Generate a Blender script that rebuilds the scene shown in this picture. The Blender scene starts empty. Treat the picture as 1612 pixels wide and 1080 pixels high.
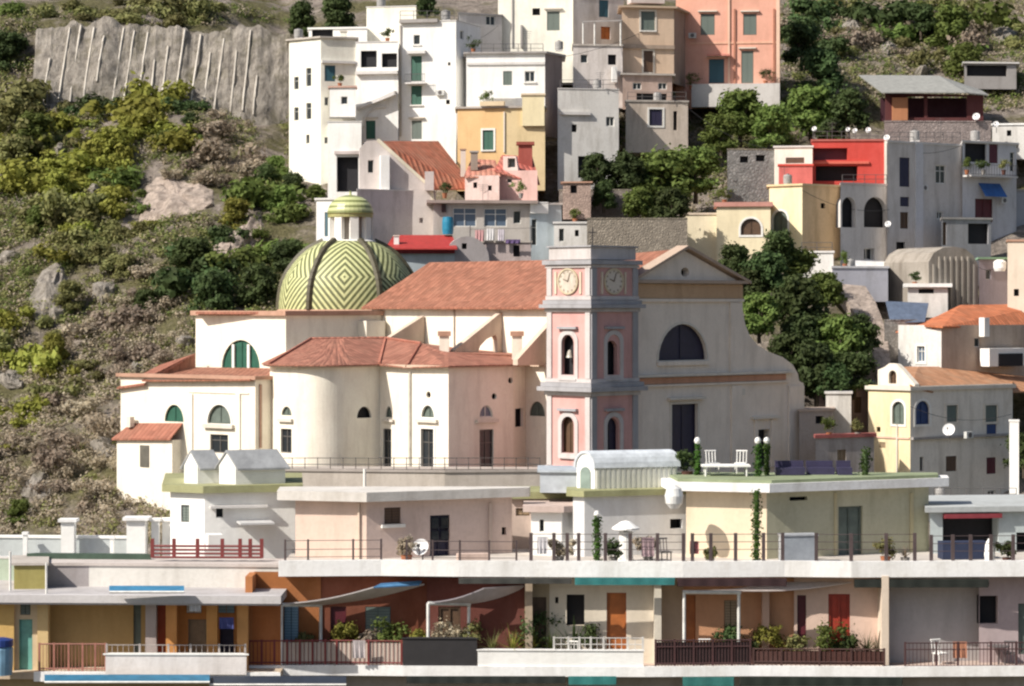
import bpy, math, random
import numpy as np
from mathutils import Vector, noise
from mathutils.geometry import tessellate_polygon

random.seed(7)
rng = np.random.default_rng(11)
scene = bpy.context.scene
C = scene.collection
F, HX, HY = 4000.0, 806.0, 480.0      # focal length in photo pixels, principal column, horizon row


def P(px, py, D):
    return Vector(((px - HX) * D / F, D, (HY - py) * D / F))


# ------------------------------------------------------------------ materials
def new_mat(name):
    m = bpy.data.materials.new(name)
    m.use_nodes = True
    nt = m.node_tree
    return m, nt, nt.nodes['Principled BSDF']


def nd(nt, t, **kw):
    n = nt.nodes.new(t)
    for k, v in kw.items():
        if k in n.inputs:
            n.inputs[k].default_value = v
        else:
            setattr(n, k, v)
    return n


def ramp(nt, fac, stops):
    r = nt.nodes.new('ShaderNodeValToRGB')
    el = r.color_ramp.elements
    while len(el) < len(stops):
        el.new(0.5)
    for e, (p, c) in zip(el, stops):
        e.position = p
        e.color = (c[0], c[1], c[2], 1)
    nt.links.new(fac, r.inputs['Fac'])
    return r.outputs['Color']


def mixc(nt, fac, a, b, mode='MIX'):
    m = nt.nodes.new('ShaderNodeMix')
    m.data_type = 'RGBA'
    m.blend_type = mode
    for sock, val in ((0, fac), (6, a), (7, b)):
        if hasattr(val, 'is_output'):
            nt.links.new(val, m.inputs[sock])
        elif sock == 0:
            m.inputs[0].default_value = val
        else:
            m.inputs[sock].default_value = (val[0], val[1], val[2], 1)
    return m.outputs[2]


def noise_tex(nt, vec, scale, detail=4, rough=.6, mscale=None):
    n = nd(nt, 'ShaderNodeTexNoise', Scale=scale, Detail=detail, Roughness=rough)
    if mscale:
        mp = nd(nt, 'ShaderNodeMapping')
        mp.inputs['Scale'].default_value = mscale
        nt.links.new(vec, mp.inputs['Vector'])
        vec = mp.outputs['Vector']
    nt.links.new(vec, n.inputs['Vector'])
    return n.outputs['Fac']


def mathn(nt, op, a, b=None):
    n = nt.nodes.new('ShaderNodeMath')
    n.operation = op
    for i, v in enumerate((a, b)):
        if v is None:
            continue
        if hasattr(v, 'is_output'):
            nt.links.new(v, n.inputs[i])
        else:
            n.inputs[i].default_value = v
    return n.outputs[0]


def bump(nt, b, h, strength=.5, dist=.05):
    n = nd(nt, 'ShaderNodeBump', Strength=strength, Distance=dist)
    nt.links.new(h, n.inputs['Height'])
    nt.links.new(n.outputs['Normal'], b.inputs['Normal'])


_cache = {}


def plaster(col, dirt=.35, rough=.9, key=''):
    k = ('pl', tuple(col), dirt, key)
    if k in _cache:
        return _cache[k]
    m, nt, b = new_mat('plaster')
    tc = nd(nt, 'ShaderNodeNewGeometry').outputs['Position']
    st = noise_tex(nt, tc, 1.0, 5, .65, (.9, .9, .16))      # run-off streaks
    bl = noise_tex(nt, tc, .35, 6, .7)                      # weathered patches
    fi = noise_tex(nt, tc, 6, 3, .6)
    dark = [c * .52 * f for c, f in zip(col, (1, .95, .88))]
    pale = [min(.86, c * 1.1 + .02) for c in col]
    c1 = mixc(nt, ramp(nt, bl, [(.38, (0, 0, 0)), (.7, (1, 1, 1))]), col, pale)
    s2 = mathn(nt, 'MULTIPLY', ramp(nt, st, [(.48, (0, 0, 0)), (.74, (1, 1, 1))]), dirt)
    c2 = mixc(nt, s2, c1, dark)
    pn = noise_tex(nt, tc, .55, 8, .78, (1, 1, .7))
    s4 = mathn(nt, 'MULTIPLY', ramp(nt, pn, [(.56, (0, 0, 0)), (.62, (1, 1, 1))]), dirt * .55)
    c2 = mixc(nt, s4, c2, [c * .78 * f for c, f in zip(col, (1, .96, .9))])
    s3 = mathn(nt, 'MULTIPLY', ramp(nt, fi, [(.45, (0, 0, 0)), (.75, (1, 1, 1))]), dirt * .35)
    c3 = mixc(nt, s3, c2, dark)
    nt.links.new(c3, b.inputs['Base Color'])
    b.inputs['Roughness'].default_value = rough
    b.inputs['Specular IOR Level'].default_value = .2
    bump(nt, b, fi, .35, .03)
    _cache[k] = m
    return m


def tile(col, moss=.3):
    k = ('tile', tuple(col), moss)
    if k in _cache:
        return _cache[k]
    m, nt, b = new_mat('roof_tile')
    uv = nd(nt, 'ShaderNodeTexCoord').outputs['UV']
    sp = nd(nt, 'ShaderNodeSeparateXYZ')
    nt.links.new(uv, sp.inputs[0])
    fx = mathn(nt, 'FRACT', mathn(nt, 'MULTIPLY', sp.outputs[0], 1.9))
    h1 = mathn(nt, 'SINE', mathn(nt, 'MULTIPLY', fx, math.pi))
    fy = mathn(nt, 'FRACT', mathn(nt, 'MULTIPLY', sp.outputs[1], 1.6))
    h = mathn(nt, 'ADD', h1, mathn(nt, 'MULTIPLY', fy, -.35))
    wn = nd(nt, 'ShaderNodeTexWhiteNoise')
    mp = nd(nt, 'ShaderNodeMapping')
    mp.inputs['Scale'].default_value = (1.9, 1.6, 0)
    nt.links.new(uv, mp.inputs[0])
    fl = nd(nt, 'ShaderNodeVectorMath', operation='FLOOR')
    nt.links.new(mp.outputs[0], fl.inputs[0])
    nt.links.new(fl.outputs[0], wn.inputs['Vector'])
    tcp = nd(nt, 'ShaderNodeNewGeometry').outputs['Position']
    big = noise_tex(nt, tcp, .5, 6, .7)
    c1 = mixc(nt, wn.outputs['Value'], [c * .78 for c in col], [min(.8, c * 1.16 + .01) for c in col])
    pale = [.42, .32, .22]
    c2 = mixc(nt, mathn(nt, 'MULTIPLY', ramp(nt, big, [(.45, (0, 0, 0)), (.72, (1, 1, 1))]), moss), c1, pale)
    c3 = mixc(nt, mathn(nt, 'MULTIPLY', ramp(nt, h1, [(.0, (1, 1, 1)), (.45, (0, 0, 0))]), .35), c2, [c * .4 for c in col])
    nt.links.new(c3, b.inputs['Base Color'])
    b.inputs['Roughness'].default_value = .85
    bump(nt, b, h, .8, .08)
    _cache[k] = m
    return m


def paint(col, rough=.5, var=.25, metal=0.0):
    k = ('pa', tuple(col), rough, var, metal)
    if k in _cache:
        return _cache[k]
    m, nt, b = new_mat('paint')
    tc = nd(nt, 'ShaderNodeNewGeometry').outputs['Position']
    n = noise_tex(nt, tc, 2.2, 5, .65)
    c = mixc(nt, ramp(nt, n, [(.35, (0, 0, 0)), (.7, (1, 1, 1))]), [x * (1 - var) for x in col], [min(.88, x * (1 + var * .4)) for x in col])
    nt.links.new(c, b.inputs['Base Color'])
    b.inputs['Roughness'].default_value = rough
    b.inputs['Metallic'].default_value = metal
    _cache[k] = m
    return m


def shutter_mat(col):
    k = ('sh', tuple(col))
    if k in _cache:
        return _cache[k]
    m, nt, b = new_mat('louvred_shutter')
    uv = nd(nt, 'ShaderNodeTexCoord').outputs['UV']
    sp = nd(nt, 'ShaderNodeSeparateXYZ')
    nt.links.new(uv, sp.inputs[0])
    fy = mathn(nt, 'FRACT', mathn(nt, 'MULTIPLY', sp.outputs[1], 9))
    c = mixc(nt, ramp(nt, fy, [(.0, (1, 1, 1)), (.3, (0, 0, 0))]), col, [x * .35 for x in col])
    nt.links.new(c, b.inputs['Base Color'])
    b.inputs['Roughness'].default_value = .55
    bump(nt, b, fy, .6, .03)
    _cache[k] = m
    return m


def stone(col, scale=1.2):
    k = ('st', tuple(col), scale)
    if k in _cache:
        return _cache[k]
    m, nt, b = new_mat('rubble_stone')
    tc = nd(nt, 'ShaderNodeNewGeometry').outputs['Position']
    v = nd(nt, 'ShaderNodeTexVoronoi', Scale=scale * 3.6)
    nt.links.new(tc, v.inputs['Vector'])
    v2 = nd(nt, 'ShaderNodeTexVoronoi', Scale=scale * 3.6, feature='DISTANCE_TO_EDGE')
    nt.links.new(tc, v2.inputs['Vector'])
    n = noise_tex(nt, tc, .6, 6, .7)
    c1 = mixc(nt, v.outputs['Color'], [x * .55 for x in col], [min(.8, x * 1.3) for x in col])
    c2 = mixc(nt, ramp(nt, n, [(.35, (0, 0, 0)), (.7, (1, 1, 1))]), c1, [x * .6 for x in col])
    c3 = mixc(nt, ramp(nt, v2.outputs['Distance'], [(.0, (1, 1, 1)), (.09, (0, 0, 0))]), c2, [x * .55 for x in col])
    nt.links.new(c3, b.inputs['Base Color'])
    b.inputs['Roughness'].default_value = .95
    bump(nt, b, v2.outputs['Distance'], .8, .12)
    _cache[k] = m
    return m


def leaf(col, var=.5, key=''):
    k = ('lf', tuple(col), key)
    if k in _cache:
        return _cache[k]
    m, nt, b = new_mat('leaf')
    tc = nd(nt, 'ShaderNodeNewGeometry').outputs['Position']
    oi = nd(nt, 'ShaderNodeObjectInfo').outputs['Random']
    n = noise_tex(nt, tc, .7, 3, .6)
    n2 = noise_tex(nt, tc, 5, 2, .6)
    a = [x * (1 - var) for x in col]
    z = [min(.5, x * (1 + var)) for x in col]
    c = mixc(nt, ramp(nt, n, [(.3, (0, 0, 0)), (.7, (1, 1, 1))]), a, z)
    c = mixc(nt, mathn(nt, 'MULTIPLY', ramp(nt, n2, [(.4, (0, 0, 0)), (.7, (1, 1, 1))]), .5), c, (col[0] * 1.5, col[1] * 1.2, col[2] * .9))
    hs = nd(nt, 'ShaderNodeHueSaturation')
    nt.links.new(mathn(nt, 'ADD', mathn(nt, 'MULTIPLY', oi, .035), .478), hs.inputs['Hue'])
    nt.links.new(mathn(nt, 'ADD', mathn(nt, 'MULTIPLY', oi, .55), .72), hs.inputs['Value'])
    nt.links.new(c, hs.inputs['Color'])
    nt.links.new(hs.outputs[0], b.inputs['Base Color'])
    b.inputs['Roughness'].default_value = .7
    b.inputs['Specular IOR Level'].default_value = .15
    tr = nd(nt, 'ShaderNodeBsdfTranslucent')
    nt.links.new(hs.outputs[0], tr.inputs['Color'])
    mx = nd(nt, 'ShaderNodeMixShader', Fac=.33)
    nt.links.new(b.outputs[0], mx.inputs[1])
    nt.links.new(tr.outputs[0], mx.inputs[2])
    nt.links.new(mx.outputs[0], nt.nodes['Material Output'].inputs[0])
    _cache[k] = m
    return m


def glass(col=(.02, .025, .03), rough=.12):
    k = ('gl', tuple(col))
    if k in _cache:
        return _cache[k]
    m, nt, b = new_mat('window_glass')
    b.inputs['Base Color'].default_value = (*col, 1)
    b.inputs['Roughness'].default_value = rough
    b.inputs['Specular IOR Level'].default_value = .6
    _cache[k] = m
    return m


GLASS = glass()
GLASSB = glass((.10, .14, .2))
DARK = paint((.015, .014, .018), .8)
WHITEP = paint((.75, .74, .70), .5)
STYLES = {'gn': (.02, .10, .065), 'tl': (.03, .10, .13), 'bl': (.02, .05, .16), 'mr': (.10, .012, .02),
          'br': (.10, .055, .03), 'or': (.42, .13, .03), 'rd': (.36, .04, .02), 'wh': (.55, .55, .55), 'gr': (.12, .15, .13),
          'vi': (.02, .016, .045), 'tn': (.28, .2, .12), 'aq': (.17, .42, .36), 'pl': (.5, .45, .4), 'lb': (.25, .4, .5)}

# ------------------------------------------------------------------ mesh builder
WL = {}          # object -> world position of its origin


class MB:
    def __init__(s):
        s.v, s.f, s.smooth, s.uvs = [], [], False, None

    def face(s, pts):
        i = len(s.v)
        s.v += [tuple(p) for p in pts]
        s.f.append(tuple(range(i, i + len(pts))))

    def tess(s, loops):
        flat = [p for l in loops for p in l]
        i = len(s.v)
        s.v += [tuple(p) for p in flat]
        return i

    def prism(s, ring, top):
        n = len(ring)
        for i in range(n):
            j = (i + 1) % n
            s.face([ring[i], ring[j], top[j], top[i]])
        s.face(ring[::-1])
        s.face(top)

    def box(s, c, sx, sy, sz, yaw=0):
        """box standing on c (centre of its base)"""
        a = math.radians(yaw)
        X = Vector((math.cos(a), math.sin(a), 0)) * sx / 2
        Y = Vector((-math.sin(a), math.cos(a), 0)) * sy / 2
        c = Vector(c)
        r = [c - X - Y, c + X - Y, c + X + Y, c - X + Y]
        s.prism(r, [p + Vector((0, 0, sz)) for p in r])
        return s

    def tube(s, a, b, r, r2=None, n=8):
        a, b = Vector(a), Vector(b)
        r2 = r if r2 is None else r2
        d = (b - a).normalized()
        t = d.cross(Vector((0, 0, 1)) if abs(d.z) < .9 else Vector((1, 0, 0))).normalized()
        w = d.cross(t)
        R0 = [a + (t * math.cos(k * 2 * math.pi / n) + w * math.sin(k * 2 * math.pi / n)) * r for k in range(n)]
        R1 = [b + (t * math.cos(k * 2 * math.pi / n) + w * math.sin(k * 2 * math.pi / n)) * r2 for k in range(n)]
        s.prism(R0, R1)
        return s

    def lathe(s, c, prof, n=24, cap=True):
        """prof: list of (r, z) relative to c"""
        c = Vector(c)
        rings = [[c + Vector((r * math.cos(k * 2 * math.pi / n), r * math.sin(k * 2 * math.pi / n), z)) for k in range(n)] for r, z in prof]
        for a, b in zip(rings, rings[1:]):
            for k in range(n):
                j = (k + 1) % n
                s.face([a[k], a[j], b[j], b[k]])
        if cap:
            s.face(rings[0][::-1])
            s.face(rings[-1])
        return s

    def slab(s, pts, th):
        """polygon in 3D given thickness th straight down"""
        top = [Vector(p) for p in pts]
        s.prism([p - Vector((0, 0, th)) for p in top], top)
        return s

    def build(s, name, mat, parent=None, loc=None):
        me = bpy.data.meshes.new(name)
        o = bpy.data.objects.new(name, me)
        C.objects.link(o)
        if parent is not None:
            w = WL[parent.name]
            o.parent = parent
        else:
            if loc is None:
                a = np.array(s.v)
                loc = Vector((a[:, 0].mean(), a[:, 1].mean(), a[:, 2].min()))
            w = Vector(loc)
            o.location = w
        WL[o.name] = w
        me.from_pydata([(x - w.x, y - w.y, z - w.z) for x, y, z in s.v], [], s.f)
        uvl = me.uv_layers.new(name='UVMap')
        if s.uvs is not None:
            uvl.data.foreach_set('uv', np.array(s.uvs, dtype=np.float32).ravel())
        else:
            uv = []
            for f in s.f:
                p = [Vector(s.v[i]) for i in f]
                n = Vector((0, 0, 0))
                for i in range(len(p)):
                    a, b = p[i], p[(i + 1) % len(p)]
                    n += Vector(((a.y - b.y) * (a.z + b.z), (a.z - b.z) * (a.x + b.x), (a.x - b.x) * (a.y + b.y)))
                if n.length < 1e-12:
                    n = Vector((0, 0, 1))
                n.normalize()
                t = Vector((0, 0, 1)).cross(n)
                t = t.normalized() if t.length > 1e-3 else Vector((1, 0, 0))
                bb = n.cross(t)
                for q in p:
                    uv += [q.dot(t), q.dot(bb)]
            uvl.data.foreach_set('uv', np.array(uv, dtype=np.float32))
        me.materials.append(mat)
        if s.smooth:
            me.polygons.foreach_set('use_smooth', [True] * len(s.f))
        me.update()
        return o


def tag(o, label, cat, group=None):
    o['label'] = label
    o['category'] = cat
    if group:
        o['group'] = group
    return o


def empty(name, loc, label, cat, group=None):
    o = bpy.data.objects.new(name, None)
    C.objects.link(o)
    o.location = loc
    o.empty_display_size = .3
    WL[o.name] = Vector(loc)
    return tag(o, label, cat, group)


def dup(root, loc, rz=0.0, sc=1.0, label=None, group=None):
    r = root.copy()
    C.objects.link(r)
    r.location = loc
    r.rotation_euler = (0, 0, rz)
    r.scale = (sc, sc, sc) if not isinstance(sc, tuple) else sc
    WL[r.name] = Vector(loc)
    if label:
        r['label'] = label
    if group:
        r['group'] = group
    for ch in list(root.children):
        c = ch.copy()
        C.objects.link(c)
        c.parent = r
        for g in ch.children:
            d = g.copy()
            C.objects.link(d)
            d.parent = c
    return r


# ------------------------------------------------------------------ walls
class Wall:
    """vertical plane seen from photo column px0 (at depth D0) to px1; yaw > 0 turns its face to the right"""

    def __init__(s, px0, D0, yaw, px1):
        s.a = math.radians(yaw)
        s.c, s.s = math.cos(s.a), math.sin(s.a)
        s.ox, s.D0 = (px0 - HX) * D0 / F, D0
        s.n = Vector((s.s, -s.c, 0))
        s.px0, s.px1 = px0, px1
        s.L = s.u(px1)
        s.D1 = s.D(px1)

    def u(s, px):
        k = (px - HX) / F
        return (k * s.D0 - s.ox) / (s.c - k * s.s)

    def D(s, px):
        return s.D0 + s.u(px) * s.s

    def z(s, px, py):
        return (HY - py) * s.D(px) / F

    def uz(s, px, py):
        return (s.u(px), s.z(px, py))

    def p(s, u, z, off=0.0):
        return Vector((s.ox + u * s.c + s.n.x * off, s.D0 + u * s.s + s.n.y * off, z))

    def q(s, px, py, off=0.0):
        return s.p(s.u(px), s.z(px, py), off)


def opening(w, kind, x0, y0, x1, y1):
    xm = (x0 + x1) / 2
    u0, u1 = w.u(x0), w.u(x1)
    z0, z1 = w.z(xm, y1), w.z(xm, y0)
    r, um = (u1 - u0) / 2, (u0 + u1) / 2
    if kind == 'r':
        return [(u0, z0), (u1, z0), (u1, z1), (u0, z1)]
    if kind == 'o':
        return [(um + r * math.cos(t * math.pi / 8), (z0 + z1) / 2 + (z1 - z0) / 2 * math.sin(t * math.pi / 8)) for t in range(16)]
    h = (z1 - z0) if kind == 'l' else min(r, (z1 - z0) * .6)
    zs = z1 - h
    pts = [(um + r * math.cos(t * math.pi / 14), zs + h * math.sin(t * math.pi / 14)) for t in range(15)]
    return pts if kind == 'l' else [(u0, z0), (u1, z0)] + pts


def wface(mb, w, loops, off=0.0):
    flat = [p for l in loops for p in l]
    base = len(mb.v)
    mb.v += [tuple(w.p(u, z, off)) for u, z in flat]
    for t in tessellate_polygon([[Vector((u, z, 0)) for u, z in l] for l in loops]):
        mb.f.append(tuple(base + i for i in t))


def wside(mb, w, loop, o0, o1):
    n = len(loop)
    for i in range(n):
        a, b = loop[i], loop[(i + 1) % n]
        mb.face([w.p(*a, o0), w.p(*b, o0), w.p(*b, o1), w.p(*a, o1)])


def grow(poly, d):
    us, zs = [p[0] for p in poly], [p[1] for p in poly]
    cu, cz = (min(us) + max(us)) / 2, (min(zs) + max(zs)) / 2
    W, H = max(us) - min(us), max(zs) - min(zs)
    return [(cu + (u - cu) * max(.1, W + 2 * d) / W, cz + (z - cz) * max(.1, H + 2 * d) / H) for u, z in poly]


def wring(mb, w, outer, inner, o0, o1):
    wface(mb, w, [outer, inner], o1)
    wside(mb, w, outer, o0, o1)
    wside(mb, w, inner, o0, o1)


def wblock(mb, w, poly, o0, o1):
    wface(mb, w, [poly], o1)
    wside(mb, w, poly, o0, o1)


def wbox(mb, w, u0, u1, z0, z1, o0, o1):
    r = [w.p(u0, z0, o0), w.p(u1, z0, o0), w.p(u1, z0, o1), w.p(u0, z0, o1)]
    mb.prism(r, [p + Vector((0, 0, z1 - z0)) for p in r])


TRIM = plaster((.62, .57, .50), .3)
TRIMW = plaster((.74, .72, .68), .3)


def window(w, poly, style, flags, parent, depth=.2):
    name = 'door' if 'd' in flags else 'window'
    us, zs = [p[0] for p in poly], [p[1] for p in poly]
    u0, u1, z0, z1 = min(us), max(us), min(zs), max(zs)
    mb = MB()
    rect = len(poly) == 4
    dk = style == 'k'  # plain openings: a black back sheet stands for the dark interior
    wface(mb, w, [grow(poly, .01)], -depth + .012 - (.3 if dk else 0))
    if dk:
        wside(mb, w, grow(poly, .005), -depth - .3, -depth + .02)
    solid = style in STYLES and (name == 'door' or not rect)
    o = mb.build(name, DARK if dk else paint(STYLES[style], .55) if solid else GLASSB if style == 'gb' else GLASS, parent)
    if not dk:
        fm = MB()
        tiny = u1 - u0 < .8
        t = min(.09, (u1 - u0) * (.07 if tiny else .12))
        wring(fm, w, poly, grow(poly, -t), -depth + .02, -depth + .08)
        um = (u0 + u1) / 2
        if not tiny:
            wbox(fm, w, um - t * .45, um + t * .45, z0 + t, z1 - t * (1.0 if rect else 1.4), -depth + .02, -depth + .07)
        if rect and z1 - z0 > 1.3 and style in ('g', 'gb'):
            zt = z0 + (z1 - z0) * .68
            wbox(fm, w, u0 + t, um - t * .46, zt - t * .4, zt + t * .4, -depth + .02, -depth + .065)
            wbox(fm, w, um + t * .46, u1 - t, zt - t * .4, zt + t * .4, -depth + .02, -depth + .065)
        fc = paint([c * .8 for c in STYLES[style]], .5) if style in STYLES else (paint((.12, .11, .1), .5) if 'f' in flags else WHITEP)
        fm.build('frame', fc, o)
        if style in STYLES and rect and name == 'window':
            um = (u0 + u1) / 2
            for a, b in ((u0 + .03, um - .012), (um + .012, u1 - .03)):
                sm = MB()
                wbox(sm, w, a, b, z0 + .03, z1 - .03, -depth + .09, -depth + .13)
                sm.build('shutter', shutter_mat(STYLES[style]), o)
    if 's' in flags or 'c' in flags:
        sm = MB()
        wring(sm, w, grow(poly, .2), grow(poly, .0), -.02, .06)
        sm.build('surround', TRIMW if 's' in flags else TRIM, o)
    if 'i' in flags:
        sm = MB()
        wbox(sm, w, u0 - .15, u1 + .15, z0 - .14, z0 - .002, -.05, .16)
        sm.build('sill', TRIMW, o)
    if 'h' in flags:
        sm = MB()
        wbox(sm, w, u0 - .3, u1 + .3, z1 + .23, z1 + .38, -.05, .3)
        sm.build('hood', TRIM, o)
    return o


def chain(pxs, yaws, ai, D):
    out = [1.0]
    for i, y in enumerate(yaws):
        out.append(Wall(pxs[i], out[-1], y, pxs[i + 1]).D1)
    k = D / out[ai]
    return [(px, d * k) for px, d in zip(pxs, out)]


def walls_of(pts):
    ws = []
    for (a, da), (b, db) in zip(pts, pts[1:]):
        xa, xb = (a - HX) * da / F, (b - HX) * db / F
        ws.append(Wall(a, da, math.degrees(math.atan2(db - da, xb - xa)), b))
    return ws


def offset_line(pts, d):
    """offset the visible chain outwards by d, mitred, as plan vectors"""
    ws = walls_of(pts)
    res = []
    for i in range(len(pts)):
        if i == 0:
            w = ws[0]
            res.append(w.p(-d, 0, d))
        elif i == len(pts) - 1:
            w = ws[-1]
            res.append(w.p(w.L + d, 0, d))
        else:
            a, b = ws[i - 1], ws[i]
            p, r = a.p(0, 0, d), b.p(0, 0, d)
            den = a.c * b.s - a.s * b.c
            if abs(den) < 1e-4:
                res.append(r)
            else:
                t = ((r.x - p.x) * b.s - (r.y - p.y) * b.c) / den
                res.append(Vector((p.x + a.c * t, p.y + a.s * t, 0)))
    return res


def band(pts, z0, z1, d, inner=-.05):
    """a strip (cornice, string course, fascia) running along the visible faces"""
    mb = MB()
    o, i = offset_line(pts, d), offset_line(pts, inner)
    i[0], i[-1] = o[0] + (i[0] - o[0]), i[-1]
    for k in range(len(o) - 1):
        q = [o[k], o[k + 1], i[k + 1], i[k]]
        mb.prism([Vector((p.x, p.y, z0)) for p in q], [Vector((p.x, p.y, z1)) for p in q])
    return mb


class Bld:
    def __init__(s, name, label, cat, pts, top, bot, mat, wins=None, dep=6.0, roof='flat', rmat=None, over=.12, rth=.2,
                 group=None, depth=.2, mats=None, ref=None):
        s.pts, s.ws = pts, walls_of(pts)
        near = ref if ref is not None else min(range(len(pts)), key=lambda i: pts[i][1])
        Dn = pts[near][1]
        s.zt, s.zb = (HY - top) * Dn / F, (HY - bot) * Dn / F
        xs = [(a - HX) * d / F for a, d in pts]
        s.root = empty(name, Vector((sum(xs) / len(xs), sum(d for _, d in pts) / len(pts) + dep / 2, s.zb)), label, cat, group)
        wins = wins or {}
        groups = {}
        todo = []
        for i, w in enumerate(s.ws):
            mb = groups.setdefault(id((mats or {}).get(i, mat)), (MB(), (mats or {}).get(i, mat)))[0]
            holes = []
            for wi in wins.get(i, []):
                kind, x0, y0, x1, y1, style = wi[:6]
                fl = wi[6] if len(wi) > 6 else ''
                po = opening(w, kind, x0, y0, x1, y1)
                holes.append(po)
                todo.append((w, po, style, fl))
            wface(mb, w, [[(0, s.zb), (w.L, s.zb), (w.L, s.zt), (0, s.zt)]] + holes)
            for po in holes:
                wside(mb, w, po, 0, -depth)
        mb = list(groups.values())[0][0]
        R, L = s.ws[-1].p(s.ws[-1].L, 0), s.ws[0].p(0, 0)
        Rb, Lb = R + Vector((R.x / R.y * dep, dep, 0)), L + Vector((L.x / L.y * dep, dep, 0))
        if dep:
            for a, b in ((R, Rb), (Rb, Lb), (Lb, L)):
                mb.face([(a.x, a.y, s.zb), (b.x, b.y, s.zb), (b.x, b.y, s.zt), (a.x, a.y, s.zt)])
        s.foot = [w.p(0, 0) for w in s.ws] + [R, Rb, Lb]
        for mb, m in groups.values():
            s.wall = mb.build('wall', m, s.root)
        for w, po, st, fl in todo:
            window(w, po, st, fl, s.root, depth)
        rm = rmat or TRIM
        if roof == 'flat':
            ol = offset_line(pts, over)
            e = max(over, .0)
            ring = ol + [Vector((Rb.x + e, Rb.y + e, 0)), Vector((Lb.x - e, Lb.y + e, 0))]
            mb = MB()
            mb.prism([Vector((p.x, p.y, s.zt + .003)) for p in ring], [Vector((p.x, p.y, s.zt + rth)) for p in ring])
            mb.build('roof', rm, s.root)
        elif roof == 'par':
            mb = MB()
            mb.face([(p.x, p.y, s.zt - .5) for p in s.foot])
            mb.build('roof', rm, s.root)
            band(pts, s.zt, s.zt + .1, .06, -.22).build('coping', rm, s.root)

    def add(s, name, mb, mat, parent=None):
        return mb.build(name, mat, parent or s.root)

    def bandy(s, name, y0, y1, d, mat, ref=None, px=None):
        near = min(range(len(s.pts)), key=lambda i: s.pts[i][1]) if ref is None else ref
        D = s.pts[near][1]
        return band(s.pts, (HY - y1) * D / F, (HY - y0) * D / F, d).build(name, mat, s.root)

    def wbox(s, name, wi, x0, x1, y0, y1, o0, o1, mat, parent=None):
        w = s.ws[wi]
        mb = MB()
        xm = (x0 + x1) / 2
        wbox(mb, w, w.u(x0), w.u(x1), w.z(xm, y1), w.z(xm, y0), o0, o1)
        return mb.build(name, mat, parent or s.root)

    def roofpoly(s, faces, mat, th=.14, name='roof'):
        mb = MB()
        for f in faces:
            mb.slab([P(*p) for p in f], th)
        return mb.build(name, mat, s.root)

    def chimney(s, x0, y0, x1, y1, D, mat, cap=None):
        mb = MB()
        a, b = P(x0, y1, D), P(x1, y0, D)
        wd = b.x - a.x
        mb.box(((a.x + b.x) / 2, D + wd / 2, a.z), wd, wd, b.z - a.z)
        o = mb.build('chimney', mat, s.root)
        m2 = MB()
        m2.box(((a.x + b.x) / 2, D + wd / 2, b.z + .002), wd * 1.3, wd * 1.3, wd * .22)
        m2.build('chimney_cap', cap or TRIM, o)
        return o


def simple(px0, px1, yaw, D):
    """one visible face, D at its nearer end"""
    pts = chain([px0, px1], [yaw], 0, D)
    return pts
# ------------------------------------------------------------------ camera, sun, sky
cam = bpy.data.cameras.new('camera')
camo = bpy.data.objects.new('camera', cam)
C.objects.link(camo)
camo.rotation_euler = (math.pi / 2, 0, 0)
cam.sensor_fit = 'HORIZONTAL'
cam.sensor_width = 36
cam.lens = 36 * F / 1612
cam.shift_y = (HY - 540) / 1612
cam.clip_start, cam.clip_end = 1, 4000
scene.camera = camo

SUN_AZ, SUN_EL = 58.0, 41.0        # degrees to the viewer's left of the view direction reversed; height
sv = Vector((-math.sin(math.radians(SUN_AZ)) * math.cos(math.radians(SUN_EL)),
             -math.cos(math.radians(SUN_AZ)) * math.cos(math.radians(SUN_EL)), math.sin(math.radians(SUN_EL))))
sl = bpy.data.lights.new('sun', 'SUN')
sl.energy, sl.angle, sl.color = 4.6, math.radians(.5), (1, .94, .85)
so = bpy.data.objects.new('sun', sl)
C.objects.link(so)
so.rotation_euler = (-sv).to_track_quat('-Z', 'Y').to_euler()
world = bpy.data.worlds.new('World')
scene.world = world
world.use_nodes = True
wn = world.node_tree
sky = wn.nodes.new('ShaderNodeTexSky')
sky.sky_type = 'NISHITA'
sky.sun_disc = False
sky.sun_elevation = math.radians(SUN_EL)
sky.sun_rotation = math.atan2(sv.x, sv.y)
sky.air_density, sky.dust_density = 1.0, 2.5
wn.links.new(sky.outputs[0], wn.nodes['Background'].inputs[0])
wn.nodes['Background'].inputs[1].default_value = .08
scene.view_settings.view_transform = 'Standard'
scene.view_settings.look = 'None'
scene.view_settings.exposure = .42
scene.cycles.max_bounces = 6
scene.cycles.filter_width = 2.3

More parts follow.
